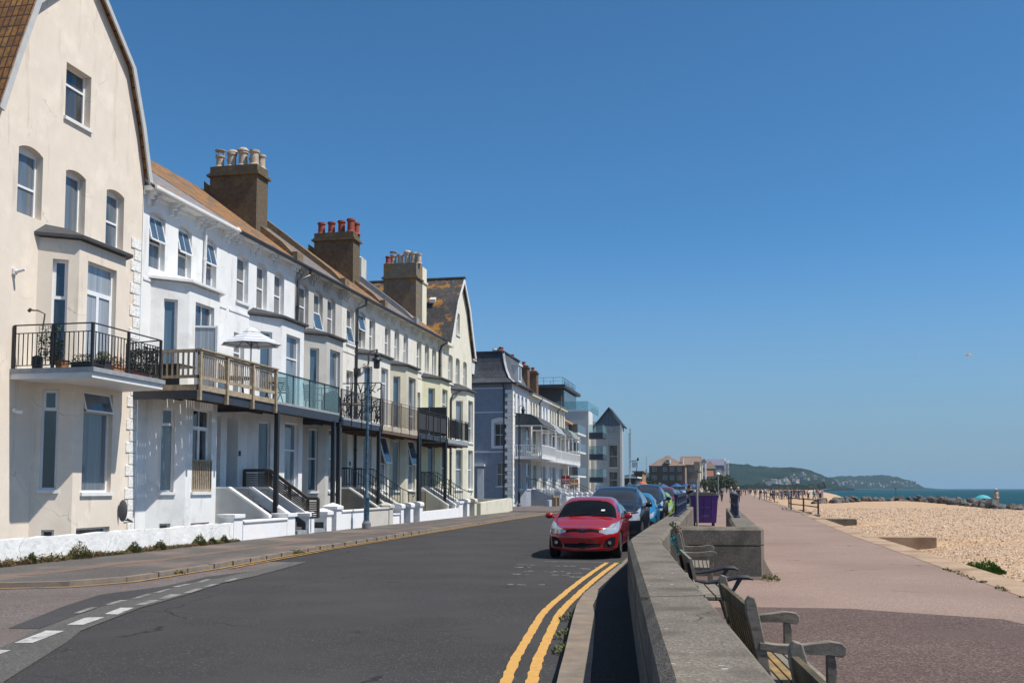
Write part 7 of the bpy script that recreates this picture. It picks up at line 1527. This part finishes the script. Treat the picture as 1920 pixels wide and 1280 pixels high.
for q in range(N): a = 2 * math.pi * q / N + .2; mb.bar((0, 0, zt - .05), (canopy(K, a)[0], canopy(K, a)[1], canopy(K, a)[2] - .02), .014); mb.bar((0, 0, zt - .55), (canopy(7, a)[0], canopy(7, a)[1], canopy(7, a)[2] - .02), .012)
obj('ribs', mb, M_DWOOD, t)
mb = MB(); a0 = MB(); a0.lathe((0, 0, zt + .02), [(.3, -.1), (.16, .03), (.02, .09)], 8); obj('vent_cap', a0, MATS['parasol_white'], t)
mb = MB(); mb.lathe((0, 0, 0), [(.22, 0), (.2, .08), (.04, .12)], 12); obj('base', mb, M_BLACK, t)
def chair(label, x, y, z, rot, m, hb=1.0):
    t = thing('patio_chair', label, 'chair', (x, y, z), rot, 'grey slatted chairs on the glass balcony', world=False)
    for sx in (-.24, .24):
        for sy in (-.22, .22): mb = MB(); mb.bar((sx, sy, 0), (sx * .95, sy * .9, .42 if sy < 0 else .42), .035); obj('leg', mb, m, t)
    mb = MB(); [mb.box((0, -.2 + i * .08, .43), (.5, .06, .02)) for i in range(6)]; obj('seat', mb, m, t)
    mb = MB(); [mb.bar((-.25, .24 + i * .012, .5 + i * .07), (.25, .24 + i * .012, .5 + i * .07), .05, .02, up=(0, 1, 0)) for i in range(int((hb - .5) / .07))]; [mb.bar((s, .22, .42), (s, .33, hb), .035) for s in (-.26, .26)]; obj('backrest', mb, m, t)
    for s in (-.27, .27): mb = MB(); mb.bar((s, -.25, .64), (s, .27, .66), .04, .03); mb.bar((s, -.22, 0), (s, -.22, .64), .035); obj('armrest', mb, m, t)
    return t
M_GCH = mat('grey_chair', (.11, .105, .11), .6, .15, 8)
chair('dark grey slatted patio chair nearer the timber balcony', -15.45, 32.75, 4.62, R_(200), M_GCH); chair('tall grey patio chair folded near the far end of the glass balcony', -15.55, 35.95, 4.62, R_(160), M_GCH, 1.1)
t = thing('patio_table', 'small wooden folding table on the glass balcony', 'table', (-15.3, 31.9, 4.62), 0, world=False); mb = MB(); mb.box((0, 0, .68), (.6, .6, .03)); obj('table_top', mb, M_DWOOD, t)
for s in (-1, 1): mb = MB(); mb.bar((s * .25, -.25, 0), (s * .25, .25, .67), .03); mb.bar((s * .25, .25, 0), (s * .25, -.25, .67), .03); obj('leg', mb, M_DWOOD, t)
t = thing('patio_table', 'black square table behind the timber balusters', 'table', (-16.2, 26.75, 4.56), 0, world=False); mb = MB(); mb.box((0, 0, .72), (1.2, .9, .05)); obj('table_top', mb, M_BLACK, t); mb = MB(); mb.box((-.1, 0, .35), (.6, .5, .7)); obj('pedestal', mb, M_BLACK, t)
t = thing('patio_table', 'black dining table with chairs behind the far timber rails', 'table', (-15.7, 29.9, 4.56), 0, world=False); mb = MB(); mb.lathe((0, .0, .68), [(.55, 0), (.55, .04)], 16); obj('table_top', mb, M_GCH, t)
for s in (-.3, .3): mb = MB(); mb.bar((s, 0, 0), (s * .8, 0, .68), .05); obj('leg', mb, M_GCH, t)
mb = MB(); mb.blob((-15.45, 37.45, 5.0), (.35, .28, .55), 12, 8, .25, 3); tag(obj('barbecue_cover', mb, M_BLACK, org=(-15.4, 37.4, 4.5), smooth=True), 'black covered barbecue just right of the glass balcony', 'barbecue')
t = thing('patio_table', 'round pale topped table behind the cut metal screen', 'table', (-15.7, 40.2, 4.5), 0, world=False); mb = MB(); mb.lathe((0, 0, .72), [(.5, 0), (.5, .05)], 16); obj('table_top', mb, mat('pale_wood_top', (.33, .26, .18), .7, .2, 6), t); mb = MB(); mb.tube([(0, 0, 0), (0, 0, .72)], .05, 8); mb.lathe((0, 0, 0), [(.3, 0), (.05, .05)], 12); obj('pedestal', mb, M_BLACK, t)
t = thing('wooden_chair', 'red brown wooden chair on the farthest iron balcony', 'chair', (-15.6, 53.6, 4.38), R_(20), world=False)
for i in range(5): mb = MB(); mb.box((0, .2 + i * .01, .5 + i * .1), (.45, .03, .06)); obj('back_slat', mb, M_POTR, t)
mb = MB(); mb.box((0, 0, .43), (.45, .42, .04)); obj('seat', mb, M_POTR, t)
for sx in (-.2, .2):
    for sy in (-.18, .2): mb = MB(); mb.bar((sx, sy, 0), (sx, sy, .43 if sy < 0 else 1.0), .04); obj('leg', mb, M_POTR, t)
# pots and climbing plants on the cream balcony
rnd = random.Random(21)
def planter(label, x, y, z, sx, sy, h, m, pal, fh=.2, n=260, mats=WM, cat='plant pot'):
    t = thing('planter', label, cat, (x, y, z)); mb = MB(); mb.b2(x - sx / 2, x + sx / 2, y - sy / 2, y + sy / 2, z, z + h); mb.b2(x - sx / 2 - .02, x + sx / 2 + .02, y - sy / 2 - .02, y + sy / 2 + .02, z + h - .04, z + h + .003); obj('trough', mb, m, t)
    mb = MB(); mb.pal = pal
    for i in range(n):
        p = Vector((x + rnd.uniform(-.5, .5) * sx * 1.1, y + rnd.uniform(-.5, .5) * sy * 1.1, z + h + rnd.random() ** 1.3 * fh)); d = Vector((rnd.uniform(-1, 1), rnd.uniform(-1, 1), rnd.uniform(.1, 1))).normalized() * .035; e = d.cross(Vector((rnd.uniform(-1, 1), 1, .2))).normalized() * .014
        mb.mi = rnd.choice(pal); mb.add([p - d * .4, p + e, p + d, p - e], [(0, 1, 2, 3)])
    obj('foliage', mb, mats, t)
M_RP = mat('red_plastic_trough', (.26, .05, .035), .6, .15, 5); M_TERR = mat('terracotta', (.42, .19, .09), .8, .15, 5); M_FLR = mat('red_flowers', (.35, .03, .05), .7, .2, 9); WF = WM + [M_FLR]
planter('black trough planter on the cream balcony near its corner', -15.2, 21.3, 4.55, .55, .2, .15, M_BLKP, [0, 0, 1], .2); planter('dark grey pot with green plant at the balcony corner', -14.98, 21.75, 4.55, .26, .26, .24, M_LEAD, [0, 0, 1], .22)
planter('terracotta trough with red flowers on the cream balcony', -14.98, 22.3, 4.55, .2, .5, .16, M_TERR, [0, 3, 1], .25, mats=WF); planter('red plastic trough at the far end of the cream balcony', -14.98, 23.2, 4.55, .2, .75, .16, M_RP, [1, 1, 2], .22)
mb = MB(); mb.lathe((-15.75, 21.25, 4.55), [(.14, 0), (.17, .2), (.19, .2)], 12); tag(obj('flower_pot', mb, M_TERR, org=(-15.75, 21.25, 4.55)), 'small orange terracotta pot behind the balcony bars', 'plant pot')
mb = MB(); mb.lathe((-16.4, 21.2, 4.55), [(.12, 0), (.13, .3), (.05, .34)], 10); tag(obj('grey_jug', mb, M_LEAD, org=(-16.4, 21.2, 4.55), smooth=True), 'grey metal can at the left end of the cream balcony', 'can')
def trellis(label, x0, y0, x1, y1, z0, h, pal, n, mats, gm):
    t = thing('trellis', label, 'trellis', (x0, y0, z0)); a, b = Vector((x0, y0, z0)), Vector((x1, y1, z0)); mb = MB(); k = int((b - a).length / .07)
    for i in range(k + 1): c = a.lerp(b, i / k); mb.bar(c, (c.x, c.y, z0 + h), .008)
    for i in range(int(h / .07) + 1): mb.bar((a.x, a.y, z0 + i * .07), (b.x, b.y, z0 + i * .07), .008)
    obj('mesh', mb, gm, t); mb = MB(); mb.pal = pal
    for i in range(n):
        s = rnd.random(); zz = rnd.random(); 
        if mnoise.noise(Vector((s * 4, zz * 4, 3))) < -.12: continue
        p = a.lerp(b, s) + Vector((rnd.uniform(-.05, .05), rnd.uniform(-.05, .05), zz * h)); d = Vector((rnd.uniform(-1, 1), rnd.uniform(-1, 1), rnd.uniform(-1, 1))).normalized() * .032; e = d.cross(Vector((0, 1, .3))).normalized() * .02; mb.mi = rnd.choice(pal); mb.add([p - d, p + e, p + d, p - e], [(0, 1, 2, 3)])
    obj('ivy', mb, mats, t)
M_IVY = mat('dark_ivy', (.02, .05, .04), .6, .3, 8); M_TEAL = mat('teal_mesh', (.03, .13, .11), .7, .2, 8)
trellis('teal trellis with ivy in the middle of the cream balcony', -16.3, 21.1, -15.75, 21.12, 4.75, .85, [0, 0, 1], 420, [M_IVY, M_W1], M_TEAL); trellis('dark ivy screen at the far corner of the cream balcony', -14.84, 22.6, -14.84, 23.95, 4.62, .75, [0], 900, [M_IVY, M_W1], M_BLACK)
mb = MB(); pts = [(-16.25, 21.15, 5.5), (-16.2, 21.15, 5.9), (-16.35, 21.1, 5.98), (-16.6, 21.1, 6.0)]; mb.tube(pts, .02, 5); mb.tube([(-16.62, 21.1, 5.97), (-16.55, 21.1, 6.03)], .04, 6); tag(obj('bird_feeder', mb, M_RUSTY, org=(-16.25, 21.15, 5.5)), 'small rusty bird ornament above the trellis on the cream balcony', 'ornament')
# ------------------------------------------------------------------ people
SKIN = mat('skin', (.42, .25, .18), .6, .1, 8); HAIR = mat('dark_hair', (.03, .02, .015), .7, .2, 9)
def skin(name, V, E, Rd, m, par, sub=1):
    me = bpy.data.meshes.new(name); me.from_pydata(V, E, []); o = bpy.data.objects.new(name, me); COL.objects.link(o); o.modifiers.new('k', 'SKIN'); md = o.modifiers.new('s', 'SUBSURF'); md.levels = md.render_levels = sub
    for i, r in enumerate(Rd): d = me.skin_vertices[0].data[i]; d.radius = (r, r) if not isinstance(r, tuple) else r; d.use_root = (i == 0)
    dg = bpy.context.evaluated_depsgraph_get(); ev = o.evaluated_get(dg); nm = bpy.data.meshes.new_from_object(ev); bpy.data.objects.remove(o)
    for p in nm.polygons: p.use_smooth = True
    nm.materials.clear(); nm.materials.append(m); r = bpy.data.objects.new(name, nm); COL.objects.link(r); r.parent = par; return r
def person(label, x, y, z, rot, top, bottom, pose='stand', h=1.75, hat=None, hair=HAIR, shorts=False, group=None, fine=True, kid=1.0):
    s = h / 1.75; t = thing('person', label, 'person', (x, y, z), rot, group, world=False)
    if pose == 'walk': la, ra, lf, rf = .18, -.2, .22, -.24
    else: la, ra, lf, rf = .03, -.02, .03, .0
    V = {'pel': (0, 0, .95), 'waist': (0, 0, 1.1), 'chest': (0, -.01, 1.32), 'neck': (0, 0, 1.48), 'head0': (0, -.02, 1.56), 'head1': (0, -.03, 1.64), 'head2': (0, -.02, 1.71)}
    Rr = {'pel': (.15, .105), 'waist': (.13, .095), 'chest': (.165, .11), 'neck': .055, 'head0': .075, 'head1': .092, 'head2': .07}; E = [('pel', 'waist'), ('waist', 'chest'), ('chest', 'neck'), ('neck', 'head0'), ('head0', 'head1'), ('head1', 'head2')]
    for n, sg, f, a in (('l', -1, lf, ra), ('r', 1, rf, la)):
        V[n + 'hip'] = (sg * .09, 0, .88); V[n + 'knee'] = (sg * .095, -f * .75 - .03, .49); V[n + 'ank'] = (sg * .095, -f * 1.1 + (.05 if f < 0 else 0), .08 + (.05 if f < -.1 else 0)); V[n + 'toe'] = (sg * .10, -f * 1.1 - .15 + (.05 if f < 0 else 0), .035)
        V[n + 'sh'] = (sg * .17, 0, 1.42); V[n + 'el'] = (sg * .235, -a * .5 + .02, 1.13); V[n + 'wr'] = (sg * .235, -a * 1.2 - .06, .89); V[n + 'ha'] = (sg * .23, -a * 1.3 - .09, .80)
        Rr.update({n + 'hip': .09, n + 'knee': .06, n + 'ank': .042, n + 'toe': .04, n + 'sh': .062, n + 'el': .042, n + 'wr': .03, n + 'ha': (.036, .02)})
        E += [('pel', n + 'hip'), (n + 'hip', n + 'knee'), (n + 'knee', n + 'ank'), (n + 'ank', n + 'toe'), ('chest', n + 'sh'), (n + 'sh', n + 'el'), (n + 'el', n + 'wr'), (n + 'wr', n + 'ha')]
    def go(nm, keys, k, m):
        idx = {q: i for i, q in enumerate(keys)}; ee = [(idx[a], idx[b]) for a, b in E if a in idx and b in idx]
        vv = [tuple(c * s for c in V[q]) for q in keys]; rr = [(Rr[q][0] * s * k, Rr[q][1] * s * k) if isinstance(Rr[q], tuple) else Rr[q] * s * k for q in keys]; return skin(nm, vv, ee, rr, m, t, 1)
    go('body', list(V), 1.0, SKIN); go('shirt', ['waist', 'pel', 'chest', 'lsh', 'rsh', 'lel', 'rel'][:7], 1.13, top); go('trousers', ['pel', 'lhip', 'rhip', 'lknee', 'rknee'] + ([] if shorts else ['lank', 'rank']), 1.16, bottom)
    mb = MB(); mb.blob((0, .02 * s, 1.665 * s), (.1 * s, .115 * s, .105 * s), 10, 7); hh = obj('hat' if hat else 'hair', mb, hat or hair, t, smooth=True); hh.location.y = .012
    if hat: mb = MB(); mb.lathe((0, -.06 * s, 1.68 * s), [(.13 * s, 0), (.12 * s, .015)], 12); obj('brim', mb, hat, hh)
    for sg, n in ((-1, 'l'), (1, 'r')): mb = MB(); v = V[n + 'toe']; mb.blob((v[0] * s, (v[1] + .05) * s, .045 * s), (.05 * s, .13 * s, .045 * s), 8, 6); obj('shoe', mb, M_BLKP, t, smooth=True)
    return t
def cloth(n, c): return mat('cloth_' + n, c, .85, .15, 9)
C_BLK = cloth('black', (.012, .012, .014)); C_DEN = cloth('denim', (.05, .10, .20)); C_GRY = cloth('pale_grey', (.42, .45, .48)); C_NAV = cloth('navy', (.02, .03, .06)); C_WHT = cloth('white', (.66, .66, .66)); C_RED = cloth('red', (.35, .05, .05)); C_TEAL = cloth('teal', (.05, .28, .30)); C_BEI = cloth('beige', (.38, .31, .24)); C_BLU = cloth('blue', (.06, .16, .38)); C_PNK = cloth('pink', (.45, .22, .22))
PW = 'people strolling on the promenade'
def at(u, v, z=0.0): return onZ(u, v, z)
def pl(label, u, zc, *a, **k):       # stands on the promenade at a distance, seen at bearing u
    r = _ray(u, 915); y = zc * math.cos(YAW) + 0; x = r[0] / r[1] * y; return person(label, x, y, 0, *a, **k)
person('person in black top and blue jeans standing behind the wall beside the parked cars', -2.17, 61.6, .1, R_(150), C_BLK, C_DEN, 'stand', 1.80)
pl('person in black top with bare shoulders seen above the bin lid', 1325, 62, R_(20), C_BLK, C_BLK, 'stand', 1.78)
pl('person in white top just right of the slim grey pole', 1311, 74, R_(-30), C_WHT, C_GRY, 'stand', 1.8)
pl('person with white cap, pale grey shirt and dark shorts walking on the promenade', 1371, 128, R_(160), C_GRY, C_NAV, 'walk', 1.85, hat=C_WHT, shorts=True)
pl('person with white cap and navy top walking behind the navy railing', 1384, 126, R_(175), C_NAV, C_NAV, 'walk', 1.85, hat=C_WHT)
pl('person in dark clothes beside the slim promenade lamp', 1353, 132, R_(10), C_NAV, C_BLK, 'walk', 1.75)
pl('person with pushchair shape, dark coat, left of the slim promenade lamp', 1340, 150, R_(0), C_BLK, C_BLK, 'walk', 1.75)
pl('person in dark red top far along the promenade edge', 1386, 210, R_(10), C_RED, C_BLK, 'walk', 1.75); pl('person in black walking far along the promenade edge', 1389, 215, R_(190), C_BLK, C_NAV, 'walk', 1.7)
x, y = at(1417, 934); person('person in dark top and pale trousers on the shingle left of the pair', x, y, -.1, R_(90), C_NAV, C_WHT, 'walk', 1.75)
x, y = at(1427, 937); person('person with navy bag and grey trousers on the shingle by the far rail fence', x, y, -.1, R_(60), C_NAV, C_GRY, 'walk', 1.8)
x, y = at(1869, 950, -.1); person('person in beige with pale hat standing on the beach by the water', x, y, -.1, R_(30), C_BEI, C_BEI, 'stand', 1.75, hat=C_WHT)
x, y = at(1527, 934, -.1); person('person in white top and turquoise trousers at the end of the beach crowd', x, y, -.1, R_(60), C_WHT, C_TEAL, 'walk', 1.8)
protos = [person('person in %s seen small among the beach crowd' % n, *at(1449 + i * 9, 933.5, -.1), -.1, R_(i * 77), a, b, 'walk' if i % 2 else 'stand', 1.72, group='people gathered on the beach') for i, (n, a, b) in enumerate([('navy', C_NAV, C_DEN), ('white', C_WHT, C_NAV), ('blue', C_BLU, C_BEI), ('black', C_BLK, C_BLK), ('pink', C_PNK, C_GRY), ('teal', C_TEAL, C_DEN)])]
rnd = random.Random(8)
for i in range(62):
    p = protos[i % 6]; u = 1443 + rnd.random() * 100; v = rnd.uniform(927.5, 936.5); x, y = at(u, v, -.1); copy_thing(p, (x, y, -.1), rnd.uniform(0, 6.28))
for i in range(46):
    p = protos[i % 6]; zc = rnd.uniform(230, 620); u = rnd.uniform(1386, 1450); r = _ray(u, 915); x, y = r[0] / r[1] * zc, zc; c = copy_thing(p, (x, y, -.05), rnd.uniform(0, 6.28)); c['group'] = 'tiny strollers far along the promenade'; c['label'] = p['label'].replace('seen small among the beach crowd', 'tiny figure far along the promenade')
# sunbathers and parasol by the rocks
x, y = at(1843, 944, -.2); t = thing('beach_parasol', 'turquoise beach parasol by the rocks', 'parasol', (x, y, -.3)); mb = MB(); mb.lathe((x, y, -.3), [(1.15, .55), (.9, .85), (.5, 1.1), (.02, 1.2)], 12); obj('canopy', mb, mat('turquoise_canvas', (.07, .42, .50), .8, .1, 4), t); mb = MB(); mb.tube([(x, y, -.3), (x, y, .9)], .03, 6); obj('pole', mb, M_LEADL, t)
x, y = onY(1181, 877, 190)[0], 190; z = onY(1181, 886, 190)[1]; t = thing('parasol', 'tilted bright turquoise parasol beyond the modern gabled house', 'parasol', (x, y, 0)); mb = MB(); mb.lathe((0, 0, 0), [(1.15, 0), (.7, .35), (.02, .6)], 8); c = obj('canopy', mb, mat('bright_turquoise_canvas', (.0, .42, .40), .7, .05, 4), t); c.location = (0, 0, z + .3); c.rotation_euler = (0, R_(32), 0); mb = MB(); mb.tube([(x, y, 0), (x, y, z + .5)], .04, 6); obj('pole', mb, M_WTRIM, t)
x = onY(1204, 905, 215)[0]; z = onY(1204, 905, 215)[1]; t = thing('parasol', 'orange parasol between the brick building and the flats', 'parasol', (x, 215, 0)); mb = MB(); mb.lathe((x, 215, z - .5), [(1.4, 0), (.8, .6), (.02, .9)], 8); obj('canopy', mb, mat('orange_canvas', (.5, .13, .05), .8, .1, 4), t); mb = MB(); mb.tube([(x, 215, 0), (x, 215, z)], .04, 6); obj('pole', mb, M_WTRIM, t)
for i, (u, v) in enumerate(((1243, 908), (1269, 907), (1287, 907), (1300, 908))):
    x, z = onY(u, v, 240); t = thing('parasol', ['leftmost', 'second', 'third', 'rightmost'][i] + ' of the four blue parasols in front of the brown flats', 'parasol', (x, 240, 0), group='blue parasols before the flats'); mb = MB(); mb.lathe((x, 240, z - .6), [(1.5, 0), (.8, .45), (.02, .8)], 8); obj('canopy', mb, mat('blue_canvas', (.02, .10, .25), .8, .1, 4), t); mb = MB(); mb.tube([(x, 240, 0), (x, 240, z)], .04, 6); obj('pole', mb, M_WTRIM, t)
# ------------------------------------------------------------------ rock armour by the water
M_ROCK = mat('grey_boulder', (.12, .12, .115), .9, .35, 2.5, .6, 8, col2=(.05, .05, .055), fac2=(.48, .6), s2=.8); M_ROCKB = mat('brown_boulder', (.16, .12, .09), .9, .3, 2.5, .6, 8, col2=(.16, .14, .13), fac2=(.5, .6), s2=.8)
rp_ = []
for i in range(7):
    mb = MB(); bm = bmesh.new(); bmesh.ops.create_icosphere(bm, subdivisions=2, radius=1)
    for v in bm.verts:
        d = v.co.normalized(); pl_ = 9
        for q in range(7):
            nrm = Vector((mnoise.noise(Vector((q * 3.3, i * 1.7, 0))), mnoise.noise(Vector((q * 2.1, i * 4.1, 5))), mnoise.noise(Vector((q * 1.3, i * 2.9, 9))))).normalized(); c_ = .62 + .2 * mnoise.noise(Vector((q, i, 1)))
            if d.dot(nrm) > 0: pl_ = min(pl_, c_ / max(.05, d.dot(nrm)))
        v.co = d * min(1.0, pl_)
    mb.add([tuple(v.co * .75) for v in bm.verts], [[v.index for v in f.verts] for f in bm.faces]); bm.free()
    rp_.append((mb, M_ROCKB if i in (2, 5) else M_ROCK))
rnd = random.Random(31); base = []; LB = ['grey angular boulder in the rock bank between shingle and sea', 'brown angular boulder in the rock bank between shingle and sea']
path = [(10.8, 119), (13, 126), (16.5, 137), (20, 143), (24.5, 146), (26, 135), (25, 122), (24.3, 112), (23.6, 102), (23.5, 95), (23.8, 89), (24.2, 84)]
pp = [Vector(p) for p in path]; k = 0
for a, b in zip(pp[:-1], pp[1:]):
    L = (b - a).length; n = int(L / .42)
    for j in range(n):
        c = a.lerp(b, (j + rnd.random() * .6) / n) + Vector((rnd.uniform(-1.1, 1.1), rnd.uniform(-1, 1))); q = k % 7; s = rnd.uniform(.45, .85); hh = rnd.uniform(-.25, .35) if a.y > 100 else rnd.uniform(-.35, .0)
        if len(base) <= q:
            o = obj('boulder', rp_[q][0], rp_[q][1]); tag(o, LB[1 if q in (2, 5) else 0], 'rock', 'boulders of the rock bank' if q not in (2, 5) else 'brown boulders of the rock bank'); base.append(o)
        else: o = base[q].copy(); COL.objects.link(o)
        o.location = (c.x, c.y, hh); o.rotation_euler = (rnd.uniform(-.5, .5), rnd.uniform(-.5, .5), rnd.uniform(0, 6.3)); o.scale = (s * rnd.uniform(.9, 1.5), s, s * rnd.uniform(.7, 1.0)); k += 1
x, y = onZ(1680, 931, -.2); mb = MB(); mb.tube([(x, y, -1), (x, y, 1.65)], .05, 6); mb.lathe((x, y, 1.6), [(.16, 0), (.16, .25), (.02, .4)], 8); tag(obj('marker_post', mb, M_BLACK, org=(x, y, -1)), 'thin black marker post behind the rocks', 'post')
# ------------------------------------------------------------------ trees, hillside houses, gull
M_LF = mat('tree_leaves', (.045, .058, .024), .8, .35, 1.5, 0, col2=(.055, .068, .024), fac2=(.45, .6), s2=.8); M_BARK = mat('tree_bark', (.07, .05, .035), .9, .2, 4)
def tree(label, x, y, r, h, n=900, seed=1, z=0.0, group=None):
    rn = random.Random(seed); t = thing('tree', label, 'tree', (x, y, z), group=group, world=False); mb = MB(); mb.tube([(0, 0, 0), (.1, 0, h * .35), (0, .1, h * .7)], [.22, .16, .08], 7)
    for q in range(5): a = q * 1.26; mb.tube([(0, 0, h * .35), (math.cos(a) * r * .5, math.sin(a) * r * .5, h * .65)], [.1, .04], 5)
    obj('trunk', mb, M_BARK, t); mb = MB(); cl = [(rn.uniform(-.6, .6) * r, rn.uniform(-.6, .6) * r, h * rn.uniform(.45, .85), rn.uniform(.3, .55) * r) for _ in range(9)]
    for i in range(n):
        c = rn.choice(cl); d = Vector((rn.gauss(0, 1), rn.gauss(0, 1), rn.gauss(0, .8))).normalized() * c[3] * rn.uniform(.75, 1.1); p = Vector(c[:3]) + d; e = Vector((rn.uniform(-1, 1), rn.uniform(-1, 1), rn.uniform(-1, 1))).normalized() * r * .085; f = e.cross(Vector((rn.uniform(-1, 1), rn.uniform(-1, 1), .3))).normalized() * r * .06
        mb.add([p - e, p + f, p + e, p - f], [(0, 1, 2, 3)])
    obj('crown', mb, M_LF, t); return t
for i, (u, zc, r, h, l) in enumerate([(1328, 330, 3.2, 4.5, 'rounded bush left of the promenade trees'), (1342, 380, 4.5, 6.0, 'broad dull green tree behind the promenade lamp'), (1352, 400, 4.5, 6.4, 'dense tree in the middle of the promenade clump'), (1362, 410, 4.5, 6.8, 'tallest dark tree in the clump below the white towers'), (1376, 430, 3.4, 4.2, 'low green tree right of the promenade clump'), (1335, 300, 2.6, 3.2, 'small green bush beyond the bin'), (1207, 300, 3.5, 4.8, 'pale bush between brick building and flats')]):
    r0 = _ray(u, 915); tree(l, r0[0] / r0[1] * zc, zc, r, h, 1100, 40 + i)
mb = MB(); rnd = random.Random(77)          # low dark tree belt along the back of the bay
for i in range(2600):
    u = rnd.uniform(1385, 1545); zc = rnd.uniform(1250, 1500); r = _ray(u, 915); p = Vector((r[0] / r[1] * zc, zc, rnd.uniform(.3, 1) * (4.5 + 6 * mnoise.noise(Vector((u * .06, 0, 2)))))); e = Vector((rnd.uniform(-1, 1), 0, rnd.uniform(-1, 1))).normalized() * 3.2; f = Vector((e.z, rnd.uniform(-1, 1), -e.x)).normalized() * 2.2; mb.add([p - e, p + f, p + e, p - f], [(0, 1, 2, 3)])
g = obj('woodland', mb, M_LF); g['kind'] = 'stuff'
P_H1 = paint('hill_house_white', (.60, .60, .58), False, 0); P_H2 = paint('hill_house_buff', (.45, .38, .32), False, 0); hp = []
for i, (wm, rm_) in enumerate(((P_H1, mat('grey_hill_roof', (.22, .21, .21), .9, .2, .3)), (P_H2, mat('red_hill_roof', (.30, .16, .12), .9, .2, .3)), (P_H1, MATS['red_hill_roof'] if 'red_hill_roof' in MATS else M_ORT))):
    t = thing('hillside_house', ['white house with grey roof on the far wooded hillside', 'buff house with red roof on the far wooded hillside', 'white house with red roof on the far wooded hillside'][i], 'house', (0, 0, 0), 0, ['white grey roofed houses on the hillside', 'buff houses on the hillside', 'white red roofed houses on the hillside'][i], world=False)
    mb = MB(); mb.b2(-7, 7, -5, 5, -6, 7); obj('wall', mb, wm, t); mb = MB(); mb.add([(-7.6, -5.6, 7), (7.6, -5.6, 7), (7.6, 5.6, 7), (-7.6, 5.6, 7), (-7.6, 0, 10.5), (7.6, 0, 10.5)], [(0, 1, 5, 4), (2, 3, 4, 5), (1, 2, 5), (3, 0, 4)]); obj('roof', mb, rm_, t)
    mb = MB(); [mb.b2(-5 + k * 3.4, -3.4 + k * 3.4, -5.1, -5.02, z, z + 1.7) for k in range(4) for z in (1, 4.3)]; obj('windows', mb, G_DARK, t); hp.append(t)
rnd = random.Random(55); spots = []
for i in range(34): spots.append((rnd.uniform(1428, 1500), rnd.uniform(899, 911), 2250))
for i in range(20): spots.append((rnd.uniform(1460, 1530), rnd.uniform(888, 902), 2500))
for i in range(26): spots.append((rnd.uniform(1500, 1600), rnd.uniform(902, 912), 2600))
for i in range(40): spots.append((rnd.uniform(1590, 1718), rnd.uniform(903, 912), 3900))
for i, (u, v, zc) in enumerate(spots):
    x, z = onY(u, v, zc); p = hp[i % 3]; s = rnd.uniform(.24, .5)
    if i < 3: p.location = (x, zc, z); p.scale = (s, s, s); p.rotation_euler[2] = rnd.uniform(-.5, .5)
    else: copy_thing(p, (x, zc, z), rnd.uniform(-.6, .6), scale=s)
x, z = onY(1816, 666, 70); t = thing('gull', 'white gull flying alone in the blue sky over the beach', 'bird', (x, 70, z), R_(40), world=False); mb = MB(); mb.tube([(0, -.2, 0), (0, -.08, .02), (0, .1, 0), (0, .24, -.01)], [.02, .06, .055, .015], 8)
for s in (-1, 1): mb.add([(0, -.07, .03), (s * .28, -.1, .12), (s * .55, .04, .05), (s * .27, .03, .10), (0, .07, .02)], [(0, 1, 3, 4), (1, 2, 3)])
obj('body', mb, M_WTRIM, t)
for i, u in enumerate((929, 935)):
    x, z = onY(u, 655.5, 86.5); t = thing('gull', ['white gull sitting on the mansard roof, left one', 'grey gull sitting on the mansard roof, right one'][i], 'bird', (x, 86.5, 13.9), 0, world=False); mb = MB(); mb.blob((0, 0, .15), (.3, .12, .12)); mb.blob((.25, 0, .32), (.09, .08, .08)); obj('body', mb, M_WTRIM if i == 0 else M_LEADL, t, smooth=True)
# ------------------------------------------------------------------ sea air
mb = MB(); mb.b2(-9200, 22500, -600, 26500, -9, 150)
hm = bpy.data.materials.new('haze_air'); hm.use_nodes = True; n = hm.node_tree; n.nodes.clear()
pv = n.nodes.new('ShaderNodeVolumePrincipled'); pv.inputs['Color'].default_value = (.50, .78, 1.0, 1); pv.inputs['Density'].default_value = 0.000095; pv.inputs['Anisotropy'].default_value = 0.15
on = n.nodes.new('ShaderNodeOutputMaterial'); n.links.new(pv.outputs[0], on.inputs['Volume'])
hz_ = obj('haze', mb, hm); hz_['kind'] = 'stuff'
